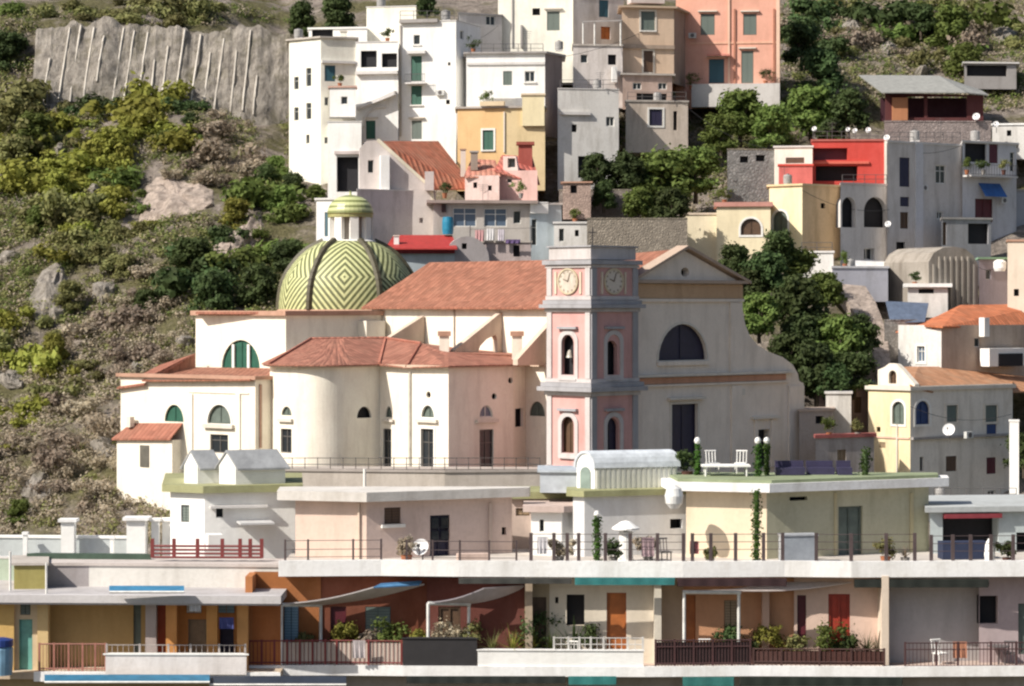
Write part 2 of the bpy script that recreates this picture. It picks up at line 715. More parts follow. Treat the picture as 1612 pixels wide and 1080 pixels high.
# ------------------------------------------------------------------ terrain
KD = np.array([20, 60, 95, 140, 195, 215, 235, 250, 265, 280, 300, 308, 330, 360, 450, 700, 1200], float)
NEAR = [6480, 2480, 1617, 1300]
FAR = [-260, -600, -800]
COLS = {
    -300: NEAR + [980, 870, 690, 560, 425, 290, 150, 45, -10, -80] + FAR,
    0: NEAR + [980, 865, 690, 560, 425, 290, 150, 45, -10, -80] + FAR,
    200: NEAR + [960, 800, 645, 515, 395, 275, 155, 42, -15, -80] + FAR,
    330: NEAR + [880, 770, 610, 480, 365, 258, 168, 60, 0, -70] + FAR,
    450: NEAR + [830, 740, 610, 480, 370, 280, 215, 140, 40, -40] + FAR,
    600: NEAR + [830, 760, 640, 475, 345, 250, 125, 85, 10, -60] + FAR,
    900: NEAR + [830, 750, 620, 440, 350, 250, 120, 85, 10, -80] + FAR,
    1250: NEAR + [860, 800, 600, 455, 355, 248, 120, 90, 25, -60] + FAR,
    1450: NEAR + [900, 860, 690, 500, 390, 280, 155, 110, 40, -50] + FAR,
    1900: NEAR + [900, 860, 690, 500, 390, 280, 155, 110, 40, -50] + FAR,
}
KP = np.array(sorted(COLS), float)
KT = np.array([COLS[int(k)] for k in KP], float)
KZ = (HY - KT) * KD[None, :] / F


def terr_z(px, D):
    px, D = np.atleast_1d(np.asarray(px, float)), np.atleast_1d(np.asarray(D, float))
    i = np.clip(np.searchsorted(KD, D) - 1, 0, len(KD) - 2)
    t = np.clip((D - KD[i]) / (KD[i + 1] - KD[i]), 0, 1)
    pc = np.clip(px, KP[0], KP[-1])
    j = np.clip(np.searchsorted(KP, pc) - 1, 0, len(KP) - 2)
    r = (pc - KP[j]) / (KP[j + 1] - KP[j])
    a = KZ[j, i] * (1 - t) + KZ[j, i + 1] * t
    b = KZ[j + 1, i] * (1 - t) + KZ[j + 1, i + 1] * t
    return a * (1 - r) + b * r


def fbm(x, y, seed=0):
    v = 0
    for o, (s, a) in enumerate(((16, 1.0), (7, .55), (3, .3), (1.4, .16))):
        v += a * noise.noise(Vector((x / s + seed, y / s, o * 7.3)))
    return v


def ground_z(x, D):
    px = HX + F * x / D
    amp = min(1.0, max(0.0, (D - 150) / 60)) * 1.5
    if px > 460:
        amp *= .35
    z = float(terr_z(px, D)[0]) + amp * fbm(x, D)
    return z


def terr_hit(px, py):
    """depth at which the smooth terrain is seen at photo pixel (px, py)"""
    lo, hi = 150.0, 440.0
    for _ in range(40):
        m = (lo + hi) / 2
        yy = HY - float(terr_z(px, m)[0]) * F / m
        if yy > py:
            lo = m
        else:
            hi = m
    return (lo + hi) / 2


def ground_at(px, py):
    D = terr_hit(px, py)
    x = (px - HX) * D / F
    return Vector((x, D, ground_z(x, D)))


xs = np.concatenate([np.linspace(-1500, -110, 14), np.linspace(-95, 95, 231), np.linspace(110, 1500, 14)])
ys = np.concatenate([np.linspace(20, 165, 16), np.linspace(170, 345, 219), np.linspace(352, 480, 30), np.linspace(520, 1200, 14)])
nx, ny = len(xs), len(ys)
tv = []
for D in ys:
    base = terr_z(HX + F * xs / D, np.full(nx, D))
    for k, x in enumerate(xs):
        z = base[k]
        px = HX + F * x / D
        amp = min(1.0, max(0.0, (D - 150) / 60)) * 1.5 * (1 if px <= 460 else .35)
        tv.append((x, D, z + amp * fbm(x, D)))
tf = [(j * nx + i, j * nx + i + 1, (j + 1) * nx + i + 1, (j + 1) * nx + i) for j in range(ny - 1) for i in range(nx - 1)]
tme = bpy.data.meshes.new('terrain')
tme.from_pydata(tv, [], tf)
tme.polygons.foreach_set('use_smooth', [True] * len(tf))
terrain = bpy.data.objects.new('terrain', tme)
C.objects.link(terrain)
terrain['kind'] = 'structure'
WL['terrain'] = Vector((0, 0, 0))
m, nt, b = new_mat('rocky_ground')
tc = nd(nt, 'ShaderNodeNewGeometry').outputs['Position']
n1 = noise_tex(nt, tc, .11, 7, .68)
n2 = noise_tex(nt, tc, .8, 6, .75)
n3 = noise_tex(nt, tc, 3.0, 4, .7)
rock = mixc(nt, ramp(nt, n2, [(.3, (0, 0, 0)), (.68, (1, 1, 1))]), (.12, .10, .085), (.42, .36, .31))
soil = mixc(nt, ramp(nt, n3, [(.35, (0, 0, 0)), (.7, (1, 1, 1))]), (.085, .08, .04), (.21, .19, .10))
cc = mixc(nt, ramp(nt, n1, [(.44, (0, 0, 0)), (.56, (1, 1, 1))]), soil, rock)
nt.links.new(cc, b.inputs['Base Color'])
b.inputs['Roughness'].default_value = .95
b.inputs['Specular IOR Level'].default_value = .1
bump(nt, b, mathn(nt, 'ADD', n2, mathn(nt, 'MULTIPLY', n3, .4)), 1.0, .9)
tme.materials.append(m)


# ------------------------------------------------------------------ foliage
def leaf_quads(centers, radii, per, size, squash=.85, seed=0, shell=.55):
    """quads scattered through the outer part of leaf clumps"""
    r = np.random.default_rng(seed)
    V = []
    for c, R in zip(centers, radii):
        n = int(per * (R / np.mean(radii)) ** 2)
        d = r.normal(size=(n, 3))
        d /= np.linalg.norm(d, axis=1)[:, None]
        rad = R * (shell + (1 - shell) * r.random(n) ** .6) * (1 + .26 * r.normal(size=n))
        p = np.array(c) + d * rad[:, None] * np.array([1, 1, squash])
        nn = d + r.normal(size=(n, 3)) * .42
        nn[:, 2] += .25
        nn /= np.linalg.norm(nn, axis=1)[:, None]
        t = np.cross(nn, r.normal(size=(n, 3)))
        t /= np.linalg.norm(t, axis=1)[:, None]
        w = np.cross(nn, t)
        s = size * (.6 + .8 * r.random(n))[:, None]
        V.append(np.stack([p - t * s - w * s * .55, p + t * s * .35 - w * s * .6, p + t * s + w * s * .5, p - t * s * .3 + w * s * .6], 1))
    return np.concatenate(V).reshape(-1, 3)


def quad_mesh(name, V, mat):
    me = bpy.data.meshes.new(name)
    n = len(V) // 4
    me.vertices.add(len(V))
    me.vertices.foreach_set('co', V.astype(np.float32).ravel())
    me.loops.add(n * 4)
    me.loops.foreach_set('vertex_index', np.arange(n * 4, dtype=np.int32))
    me.polygons.add(n)
    me.polygons.foreach_set('loop_start', np.arange(0, n * 4, 4, dtype=np.int32))
    me.update(calc_edges=True)
    me.materials.append(mat)
    return me


def crown_mesh(seed, R, H, nclump, per, size, mat, flat=.8):
    r = np.random.default_rng(seed)
    cs, rs = [], []
    for i in range(nclump):
        a = r.random() * 2 * math.pi
        t = r.random()
        rr = R * .8 * math.sqrt(r.random()) * (1 - .5 * t)
        cs.append((rr * math.cos(a), rr * math.sin(a), H * (.06 + .8 * t)))
        rs.append(R * (.2 + .2 * r.random()))
    return quad_mesh('crown', leaf_quads(cs, rs, per, size, flat, seed, .35), mat), cs


LEAFS = {
    'dark': leaf((.062, .092, .034), .5), 'mid': leaf((.115, .165, .045), .45), 'bright': leaf((.23, .25, .055), .35),
    'olive': leaf((.185, .195, .08), .4), 'dry': leaf((.31, .275, .215), .35), 'teal': leaf((.058, .094, .036), .5),
}
BARK = paint((.09, .07, .05), .95)
proto = {}


def tree_proto(kind, seed):
    k = (kind, seed)
    if k in proto:
        return proto[k]
    me, cs = crown_mesh(seed, 2.6, 4.6, 30, 150, .19, LEAFS[kind])
    mb = MB()
    mb.tube((0, 0, -1.2), (0.06, 0, .9), .22, .15)
    for c in cs[:7]:
        mb.tube((0.06, 0, .8), (c[0] * .8, c[1] * .8, c[2]), .1, .04, 5)
    proto[k] = (me, mb)
    return proto[k]


def bush_proto(kind, seed):
    k = ('b', kind, seed)
    if k not in proto:
        r = np.random.default_rng(seed)
        cs = [(r.normal() * .5, r.normal() * .5, .15 + .55 * r.random()) for _ in range(9)]
        rs = [.32 + .3 * r.random() for _ in cs]
        proto[k] = quad_mesh('foliage', leaf_quads(cs, rs, 80, .125 if kind != 'dry' else .1, .8, seed, .3), LEAFS[kind])
    return proto[k]


_tree_mesh = {}


def tree(name, px, py, r, kind, label, group, D=None, seed=None, rise=None):
    """tree whose crown shows centred on photo pixel (px, py) with radius r pixels"""
    seed = seed if seed is not None else random.randrange(4)
    D = D if D is not None else terr_hit(px, py + r * .8)
    s = r * D / F / 2.6
    me, mb = tree_proto(kind, seed)
    c = P(px, py, D)
    root = empty(name, (c.x, c.y, c.z - 2.5 * s), label, 'tree', group)
    root.rotation_euler = (0, 0, random.random() * 6.28)
    root.scale = (s, s, s * random.uniform(.85, 1.05))
    key = ('t', seed)
    if key not in _tree_mesh:
        tmp = mb.build('trunk', BARK, None, (0, 0, 0))
        _tree_mesh[key] = tmp.data
        bpy.data.objects.remove(tmp)
    t = bpy.data.objects.new('trunk', _tree_mesh[key])
    cr = bpy.data.objects.new('crown', me)
    for o in (t, cr):
        C.objects.link(o)
        o.parent = root
    return root


def bush(px, py, r, kind, label, group, D=None):
    g = ground_at(px, py) if D is None else P(px, py, D)
    s = r * g.y / F / .95
    o = bpy.data.objects.new('scrub_bush', bush_proto(kind, random.randrange(5)))
    C.objects.link(o)
    o.location = (g.x, g.y - .3 * s, g.z - .25 * s)
    o.rotation_euler = (0, 0, random.random() * 6.28)
    o.scale = (s * random.uniform(.9, 1.25), s, s * random.uniform(.75, 1.15))
    tag(o, label, 'bush', group)
    return o


# every zone: centre, radii (photo pixels), kind, how many, size range, label, group
ZONES = [
    (120, 250, 130, 90, 'bright', 26, 15, 27, 'yellow green bush on the sunny upper slope below the ribbed rock wall', 'yellow green bushes on the upper slope'),
    (230, 215, 60, 60, 'bright', 10, 15, 26, 'yellow green bush close under the foot of the ribbed rock wall', 'yellow green bushes under the rock wall'),
    (40, 180, 50, 60, 'olive', 10, 16, 28, 'olive green bush at the high edge of the slope beside the rock wall', 'olive bushes at the slope edge'),
    (110, 370, 120, 70, 'olive', 22, 12, 24, 'olive bush among pale stones half way up the slope', 'olive bushes half way up the slope'),
    (140, 350, 110, 80, 'bright', 10, 10, 20, 'small yellow bush among olive scrub half way up the slope', 'small yellow bushes half way up the slope'),
    (90, 540, 110, 90, 'olive', 14, 11, 24, 'olive bush on the lower slope beside the church', 'olive bushes on the lower slope'),
    (80, 530, 90, 80, 'bright', 8, 12, 24, 'yellow green bush on the lower slope below pale rocks', 'yellow bushes on the lower slope'),
    (220, 500, 90, 90, 'dry', 24, 10, 22, 'dry grey brown bush on the slope above the low church chapel', 'dry bushes above the chapel'),
    (330, 240, 90, 50, 'dry', 16, 10, 20, 'dry brown bush between the rock wall and the white houses', 'dry bushes by the white houses'),
    (80, 720, 110, 90, 'dry', 30, 10, 22, 'grey leafless looking bush at the bottom of the slope', 'grey bushes at the slope bottom'),
    (30, 670, 40, 40, 'bright', 4, 14, 22, 'bright green bush low on the slope above the terrace wall', 'green bushes low on the slope'),
    (330, 420, 60, 60, 'teal', 14, 14, 26, 'dark green bush on the slope behind the green dome', 'dark bushes behind the dome'),
    (420, 340, 50, 80, 'mid', 14, 12, 26, 'fresh green bush beside the pale rock scar near the dome', 'green bushes by the rock scar'),
    (220, 300, 30, 40, 'mid', 5, 10, 18, 'green bush at the edge of the bare pale rock', 'green bushes at the bare rock'),
    (220, 172, 160, 14, 'teal', 13, 10, 18, 'dark bush in the shade at the foot of the ribbed wall', 'dark bushes at the wall foot'),
    (220, 30, 200, 20, 'olive', 22, 12, 24, 'olive bush above the ribbed rock wall', 'bushes above the rock wall'),
    (1420, 60, 180, 70, 'olive', 24, 11, 22, 'olive scrub bush on the brown slope above the pergola hut', 'scrub bushes above the hut'),
    (1400, 50, 170, 60, 'dry', 22, 11, 22, 'dry brown bush on the steep slope above the pergola hut', 'dry bushes above the hut'),
    (1300, 60, 70, 60, 'teal', 10, 16, 30, 'dark bush in the gully beside the pink house', 'dark bushes beside the pink house'),
    (1480, 70, 70, 50, 'mid', 8, 16, 30, 'green bush on the slope above the hut roof', 'green bushes above the hut roof'),
    (890, 370, 60, 25, 'dry', 8, 8, 14, 'dry bush on the ruined terraces behind the bell tower', 'dry bushes on the ruined terraces'),
]
for cx, cy, rx, ry, kind, n, r0, r1, lab, grp in ZONES:
    for _ in range(n):
        a, q = random.random() * 6.28, math.sqrt(random.random())
        bush(cx + rx * q * math.cos(a), cy + ry * q * math.sin(a), random.uniform(r0, r1) * random.choice((.8, 1.1, 1.3, 1.7)), kind, lab, grp)

TREES = [
    (1225, 385, 34, 'dark', 'dark tree in front of the pale yellow wing', None, 240),
    (1180, 445, 38, 'dark', 'dark tree close behind the church gable', None, 236),
    (1225, 590, 38, 'dark', 'dark low tree behind the end corner of the church front', None, 226),
    (1260, 420, 34, 'mid', 'green tree under the small white store', None, 241),
    (1355, 520, 36, 'dark', 'dark tree at the edge of the stony path', None, 232),
    (1265, 520, 44, 'teal', 'dense dark tree in the middle of the slope beside the church front', None, 232),
    (1310, 595, 34, 'teal', 'dark tree above the ruined corner', None, 226),
    (175, 225, 34, 'bright', 'tall yellow green tree in front of the ribbed wall foot', None, None),
    (205, 200, 26, 'bright', 'yellow green tree touching the ribbed rock wall', None, None),
    (265, 215, 24, 'mid', 'green tree below the middle of the ribbed rock wall', None, None),
    (55, 200, 36, 'mid', 'green tree on the slope close to the picture edge under the wall', None, None),
    (20, 235, 34, 'olive', 'olive tree at the picture edge on the upper slope', None, None),
    (90, 290, 30, 'bright', 'yellow green tree in the middle of the upper slope', None, None),
    (150, 320, 28, 'olive', 'olive tree beside the bare pink rock scar', None, None),
    (60, 340, 26, 'mid', 'green tree half way up the slope near the picture edge', None, None),
    (130, 365, 24, 'bright', 'yellow green tree half way up the slope', None, None),
    (200, 415, 26, 'olive', 'olive tree to the side of the dark trees behind the dome', None, None),
    (110, 460, 26, 'olive', 'olive tree low on the slope beside a grey boulder', None, None),
    (85, 545, 26, 'bright', 'yellow green tree on the lower slope', None, None),
    (270, 445, 30, 'teal', 'dark tree behind the flat transept roof', None, None),
    (230, 470, 24, 'dark', 'dark tree just up the slope from the transept', None, None),
    (420, 270, 22, 'dark', 'dark tree beside the foot of the cream house', None, None),
    (300, 190, 22, 'teal', 'dark tree in the shade of the ribbed wall end', None, None),
    (30, 800, 22, 'mid', 'green tree at the bottom of the slope by the pale terrace wall', None, None),
    (462, 285, 26, 'teal', 'dark tree right under the corner of the cream house', None, None),
    (498, 300, 20, 'mid', 'small green tree between the cream house and the plain white house', None, None),
    (435, 258, 20, 'mid', 'small green tree at the foot of the cream house wall', None, None),
    (1205, 415, 44, 'teal', 'dark green tree below the yellow house with arched windows', None, 236),
    (1158, 402, 32, 'dark', 'dark tree touching the gable roof of the church', None, 237),
    (1255, 470, 52, 'dark', 'broad dark tree half way down the slope beside the church front', None, 234),
    (1195, 485, 40, 'mid', 'green tree against the curved shoulder of the church front', None, 231),
    (1320, 525, 50, 'mid', 'green tree beside the pale stony path', None, 231),
    (1285, 575, 46, 'teal', 'dark tree at the corner of the church front', None, 227),
    (1345, 575, 40, 'dark', 'dark tree behind the yellow gabled house', None, 228),
    (1240, 545, 40, 'dark', 'dark tree behind the low shoulder of the church front', None, 229),
    (1300, 450, 36, 'mid', 'lighter green tree at the top end of the stony path', None, 238),
    (1040, 272, 58, 'mid', 'large fresh green tree below the beige house', None, 262),
    (1095, 258, 46, 'mid', 'rounded green tree below the pink house terrace', None, 264),
    (985, 262, 44, 'teal', 'dark green tree beside the grey ruined house', None, 260),
    (938, 262, 28, 'teal', 'small dark tree at the foot of the grey ruined house', None, 259),
    (1055, 318, 36, 'dark', 'dark tree above the rubble terrace wall', None, 252),
    (1005, 312, 34, 'mid', 'green tree in the middle of the terrace trees behind the church', None, 253),
    (950, 300, 26, 'dark', 'low dark tree beside the ruined terraces', None, 254),
    (1165, 165, 48, 'mid', 'wide green tree right under the pink house', None, 281),
    (1275, 162, 52, 'mid', 'wide green tree between the pink house and the pergola hut', None, 281),
    (1335, 165, 40, 'dark', 'dark tree beside the pergola hut wall', None, 280),
    (1215, 195, 38, 'mid', 'green tree above the red house', None, 276),
    (1135, 205, 34, 'mid', 'green tree at the end of the terrace row below the pink house', None, 274),
    (1310, 205, 30, 'teal', 'dark tree just behind the red house roof', None, 276),
    (1262, 60, 36, 'teal', 'very dark tree beside the pink house corner', None, 296),
    (1292, 108, 40, 'teal', 'very dark tree in the gully below the brown slope', None, 291),
    (1500, 30, 42, 'mid', 'green tree high on the slope at the top edge', None, 318),
    (1520, 85, 36, 'mid', 'green tree on the slope over the pergola hut roof', None, 306),
    (1450, 22, 30, 'teal', 'dark tree high on the brown slope', None, 320),
    (14, 75, 36, 'teal', 'dark tree at the end of the ribbed rock wall', None, 304),
    (20, 22, 34, 'mid', 'green tree above the end of the ribbed rock wall', None, 312),
    (530, 18, 34, 'dark', 'dark tree behind the tall white house', None, 300),
    (475, 25, 30, 'dark', 'dark tree behind the cream house with small windows', None, 303),
    (672, 4, 20, 'teal', 'dark tree sticking up behind the tall white house parapet', None, 290),
    (335, 455, 42, 'teal', 'dark green tree on the slope behind the transept', None, None),
    (300, 395, 40, 'dark', 'dark round tree under the bare rock scar', None, None),
    (405, 440, 40, 'dark', 'dark tree touching the dome', None, None),
    (452, 395, 40, 'teal', 'dark tree between the dome and the white house', None, None),
    (445, 310, 30, 'mid', 'green tree below the cream house', None, None),
    (372, 335, 28, 'bright', 'bright green tree between two pale rock scars', None, None),
    (1560, 115, 30, 'olive', 'olive tree beside the pergola hut', None, None),
]
for px, py, r, kind, lab, grp, D in TREES:
    tree('broadleaf_tree', px, py, r, kind, lab, grp, D)

# low scrub nobody could count
r = np.random.default_rng(5)
pts, siz, knd = [], [], []
for _ in range(16000):
    q = r.random()
    if q < .8:
        px, py = r.uniform(-40, 470), r.uniform(20, 860)
        if 150 > py > 40 and px > 60:
            continue
        if 215 < px < 420 and 268 < py < 350:
            continue
    elif q < .93:
        px, py = r.uniform(1225, 1640), r.uniform(-20, 170)
    else:
        px, py = r.uniform(880, 1260), r.uniform(180, 400)
    if noise.noise(Vector((px / 45, py / 45, 3.1))) < -.12 and q < .8:
        continue
    pts.append(ground_at(px, py))
    siz.append(r.uniform(.35, 1.1))
    low = q < .8 and py > 500 and px < 300
    knd.append(('dry' if r.random() < .78 else 'olive') if low else ('mid', 'olive', 'olive', 'dry')[int(r.random() * 4)] if q < .8 else ('dry', 'dry', 'olive', 'mid')[int(r.random() * 4)])
for kind in ('dry', 'olive', 'mid'):
    p, s = [a for a, k in zip(pts, knd) if k == kind], [a for a, k in zip(siz, knd) if k == kind]
    V = leaf_quads([(a.x, a.y, a.z + .1) for a in p], s, 30, .125, .7, 9, .2)
    o = bpy.data.objects.new('undergrowth', quad_mesh('undergrowth', V, LEAFS[kind]))
    C.objects.link(o)
    o['kind'] = 'stuff'
    o['label'] = {'dry': 'dry grey brown scrub covering the slopes', 'olive': 'olive scrub covering the slopes', 'mid': 'green weeds covering the slopes'}[kind]
    o['category'] = 'undergrowth'

# ------------------------------------------------------------------ retaining rock wall on the hill
mb = MB()
bot = [(52, 152), (110, 146), (170, 146), (230, 156), (320, 168), (380, 200), (510, 262)]
top = [(70, 50), (110, 36), (170, 30), (230, 42), (320, 52), (380, 42), (510, 60)]
NU, NVV = 110, 30
rows = []
for j in range(NVV + 1):
    row = []
    for i in range(NU + 1):
        px = 52 + (510 - 52) * i / NU
        yb = np.interp(px, [b[0] for b in bot], [b[1] for b in bot])
        yt = np.interp(px, [b[0] for b in top], [b[1] for b in top])
        t = j / NVV
        yb += 14 * (1 - t) ** 3
        yt += 9 * noise.noise(Vector((px / 23, 4.4, 0))) + 6 * noise.noise(Vector((px / 8, 1.4, 0)))
        D = 299 + 6 * t
        p = P(px + 6 * t, yb + (yt - yb) * t, D)
        p.y -= 1.1 * fbm(p.x * 1.3, p.z * 1.3, 9)
        row.append(p)
    rows.append(row)
for j in range(NVV):
    for i in range(NU):
        mb.face([rows[j][i], rows[j][i + 1], rows[j + 1][i + 1], rows[j + 1][i]])
for i in range(NU):
    a, c = rows[NVV][i], rows[NVV][i + 1]
    mb.face([a, c, c + Vector((0, 9, -1)), a + Vector((0, 9, -1))])
rw = empty('rock_wall', P(250, 170, 300), 'grey netted rock wall with slanting pale ribs on the hillside', 'rock wall')
m, nt, b = new_mat('weathered_rock')
tc = nd(nt, 'ShaderNodeNewGeometry').outputs['Position']
n1 = noise_tex(nt, tc, 1.0, 7, .75, (1.2, 1, .5))
n2 = noise_tex(nt, tc, .35, 5, .7)
c = mixc(nt, ramp(nt, n1, [(.3, (0, 0, 0)), (.72, (1, 1, 1))]), (.12, .105, .09), (.50, .45, .39))
c = mixc(nt, ramp(nt, n2, [(.5, (0, 0, 0)), (.72, (1, 1, 1))]), c, (.13, .115, .07))
nt.links.new(c, b.inputs['Base Color'])
b.inputs['Roughness'].default_value = .95
bump(nt, b, n1, 1.0, .7)
ROCKW = m
mb.build('rock_face', m, rw)
for k in range(17):
    px = 72 + k * 20.5 + random.uniform(-4, 4)
    i = int((px - 52) / (510 - 52) * NU)
    j1 = random.choice((NVV - 1, NVV - 3, NVV - 8, NVV - 14))
    j0 = random.choice((0, 0, 1, 6))
    i2 = min(NU, i + int((j1 - j0) * .13))
    a, c = rows[j0][i] + Vector((0, -.12, 0)), rows[j1][i2] + Vector((0, -.12, 0))
    mb = MB()
    n = 7
    pr = a
    for q in range(1, n + 1):
        t = q / n
        jj, iq = int(j0 + (j1 - j0) * t), int(i + (i2 - i) * t)
        p = a + (c - a) * t
        p.y = min(p.y, rows[jj][min(NU, iq)].y - .05)
        mb.tube(pr, p, .10 + .05 * random.random(), None, 5)
        pr = p
    mb.build('rib', plaster((.56, .52, .46), .8), rw)
# bare rock scars on the slope
for k, (outl, lab) in enumerate([
    ([(222, 345), (226, 300), (245, 276), (275, 275), (305, 285), (338, 300), (336, 335), (300, 350), (255, 358)], 'bare pale pink rock scar in the middle of the scrub slope'),
    ([(328, 395), (352, 374), (385, 360), (412, 340), (414, 372), (395, 400), (372, 420), (340, 418)], 'smaller pale rock scar beside the dome'),
    ([(40, 478), (66, 440), (100, 425), (120, 450), (105, 490), (60, 510)], 'grey boulder outcrop among bushes on the lower slope'),
] + [([(x + w * math.cos(t * .9) * random.uniform(.7, 1.2), y + w * .7 * math.sin(t * .9) * random.uniform(.7, 1.2)) for t in range(7)], lab) for x, y, w, lab in (
    (15, 415, 22, 'pale boulder at the picture edge above the lower slope'), (165, 455, 20, 'low grey ledge of rock between olive bushes'), (20, 590, 26, 'broad pale rock near the picture edge low on the slope'),
    (120, 640, 22, 'grey rock ledge among leafless bushes'), (215, 580, 16, 'small grey rock beside the low church chapel roof'), (160, 705, 26, 'pale rock ledge beside the low chapel wall'),
    (60, 770, 30, 'grey rock at the very bottom of the slope'), (150, 300, 14, 'small pale stone between yellow green bushes'), (95, 235, 12, 'small pale stone high among yellow green bushes'),
    (290, 545, 18, 'grey rock just above the low chapel roof'), (1400, 80, 18, 'brown rock face on the slope above the pergola hut'), (1340, 40, 22, 'brown crag near the top edge above the pergola hut'),
    (1580, 50, 22, 'grey crag at the upper picture corner'), (1450, 115, 14, 'small brown rock just above the hut roof'))]):
    mb = MB()
    cx, cy = sum(p[0] for p in outl) / len(outl), sum(p[1] for p in outl) / len(outl)
    g0 = ground_at(cx, cy)
    rings = []
    for t in (1.15, .95, .75, .5, .25):
        ring = []
        for i in range(len(outl) * 3):
            a, bb = outl[i // 3], outl[(i // 3 + 1) % len(outl)]
            f_ = (i % 3) / 3
            qx, qy = a[0] + (bb[0] - a[0]) * f_, a[1] + (bb[1] - a[1]) * f_
            px, py = cx + (qx - cx) * t, cy + (qy - cy) * t
            g = ground_at(px, py)
            lift = (1.15 - t) ** .5 * 2.2
            v = Vector((g.x, g.y - lift + .9, g.z + lift * .35 - .2))
            nn = noise.noise(v * .8) * .7 + noise.noise(v * 2.1) * .35
            ring.append(v + Vector((0, -nn, nn * .4)))
        rings.append(ring)
    for a, bb in zip(rings, rings[1:]):
        for i in range(len(a)):
            j = (i + 1) % len(a)
            mb.face([a[i], a[j], bb[j], bb[i]])
    mb.face(rings[-1])
    mm = ROCKW if k >= 2 else None
    if mm is None:
        if k == 0:
            mm, nt, b = new_mat('pale_rock')
            tc = nd(nt, 'ShaderNodeNewGeometry').outputs['Position']
            n1 = noise_tex(nt, tc, 1.1, 7, .75)
            nt.links.new(mixc(nt, ramp(nt, n1, [(.32, (0, 0, 0)), (.62, (1, 1, 1))]), (.19, .15, .125), (.56, .46, .39)), b.inputs['Base Color'])
            b.inputs['Roughness'].default_value = .95
            bump(nt, b, n1, 1.0, .6)
            PALER = mm
        else:
            mm = PALER
    tag(mb.build('rock_outcrop', mm), lab, 'rock')
# ------------------------------------------------------------------ church
CREAM = plaster((.79, .725, .625), .36)
FRONT = plaster((.74, .65, .56), .35, key='front')
FRIEZE = plaster((.50, .33, .20), .4)
TERRA = tile((.28, .108, .063), .08)
TERRA2 = tile((.29, .105, .065), .12)
RUST = plaster((.42, .25, .18), .4)
church = empty('church', P(700, 790, 212), 'large cream church with terracotta roofs and grey shaded gable front', 'church')


def wallpart(parent, pts, top, bot, mat, wins=None, dep=5.0, depth=.22, cap=None, name='wall'):
    """closed block with windows, as a part; cap = roof material for a flat top"""
    ws = walls_of(pts)
    Dn = min(d for _, d in pts)
    zt, zb = (HY - top) * Dn / F, (HY - bot) * Dn / F
    mb = MB()
    todo = []
    for i, w in enumerate(ws):
        holes = []
        for wi in (wins or {}).get(i, []):
            po = opening(w, *wi[:5])
            holes.append(po)
            todo.append((w, po, wi[5], wi[6] if len(wi) > 6 else ''))
        wface(mb, w, [[(0, zb), (w.L, zb), (w.L, zt), (0, zt)]] + holes)
        for po in holes:
            wside(mb, w, po, 0, -depth)
    R, L = ws[-1].p(ws[-1].L, 0), ws[0].p(0, 0)
    Rb, Lb = R + Vector((0, dep, 0)), L + Vector((0, dep, 0))
    for a, b in ((R, Rb), (Rb, Lb), (Lb, L)):
        mb.face([(a.x, a.y, zb), (b.x, b.y, zb), (b.x, b.y, zt), (a.x, a.y, zt)])
    foot = [w.p(0, 0) for w in ws] + [R, Rb, Lb]
    mb.face([(p.x, p.y, zt) for p in foot])
    o = mb.build(name, mat, parent)
    for w, po, st, fl in todo:
        window(w, po, st, fl, parent, depth)
    return ws, zt, zb


def outline_wall(parent, w, outl, loops_px, mat, name, thick=.7, wins=()):
    """upright slab of any outline given in photo pixels on the plane of w"""
    lo = [w.uz(*p) for p in outl]
    mb = MB()
    holes, todo = [], []
    for wi in wins:
        po = opening(w, *wi[:5])
        holes.append(po)
        todo.append((po, wi[5], wi[6] if len(wi) > 6 else ''))
    for lp in loops_px:
        holes.append([w.uz(*p) for p in lp])
    wface(mb, w, [lo] + holes)
    wface(mb, w, [lo] + holes, -thick)
    wside(mb, w, lo, 0, -thick)
    for h in holes:
        wside(mb, w, h, 0, -thick)
    o = mb.build(name, mat, parent)
    for po, st, fl in todo:
        window(w, po, st, fl, parent, .35)
    return o


# --- facade
fw = Wall(985, 204.4, 45, 1265)
scroll = [(1170, 492), (1173, 510), (1180, 528), (1192, 543), (1210, 554), (1232, 562), (1248, 574), (1256, 588)]
outl = [(985, 790), (1265, 790), (1265, 603), (1258, 600)] + scroll[::-1] + [(1168, 478), (1168, 446), (1077, 394), (985, 446)]
outline_wall(church, fw, outl, [], FRONT, 'facade', 1.0, [
    ('l', 1036, 510, 1113, 567, 'vi', 'cf'), ('o', 1072, 421, 1085, 436, 'k'),
    ('r', 1057, 636, 1098, 735, 'vi', 'dc'), ('r', 1191, 676, 1212, 735, 'k', 'd')])


def fbox(name, x0, y0, x1, y1, o1, mat, w=fw, parent=church, o0=-.02):
    mb = MB()
    xm = (x0 + x1) / 2
    wbox(mb, w, w.u(x0), w.u(x1), w.z(xm, y1), w.z(xm, y0), o0, o1)
    return mb.build(name, mat, parent)


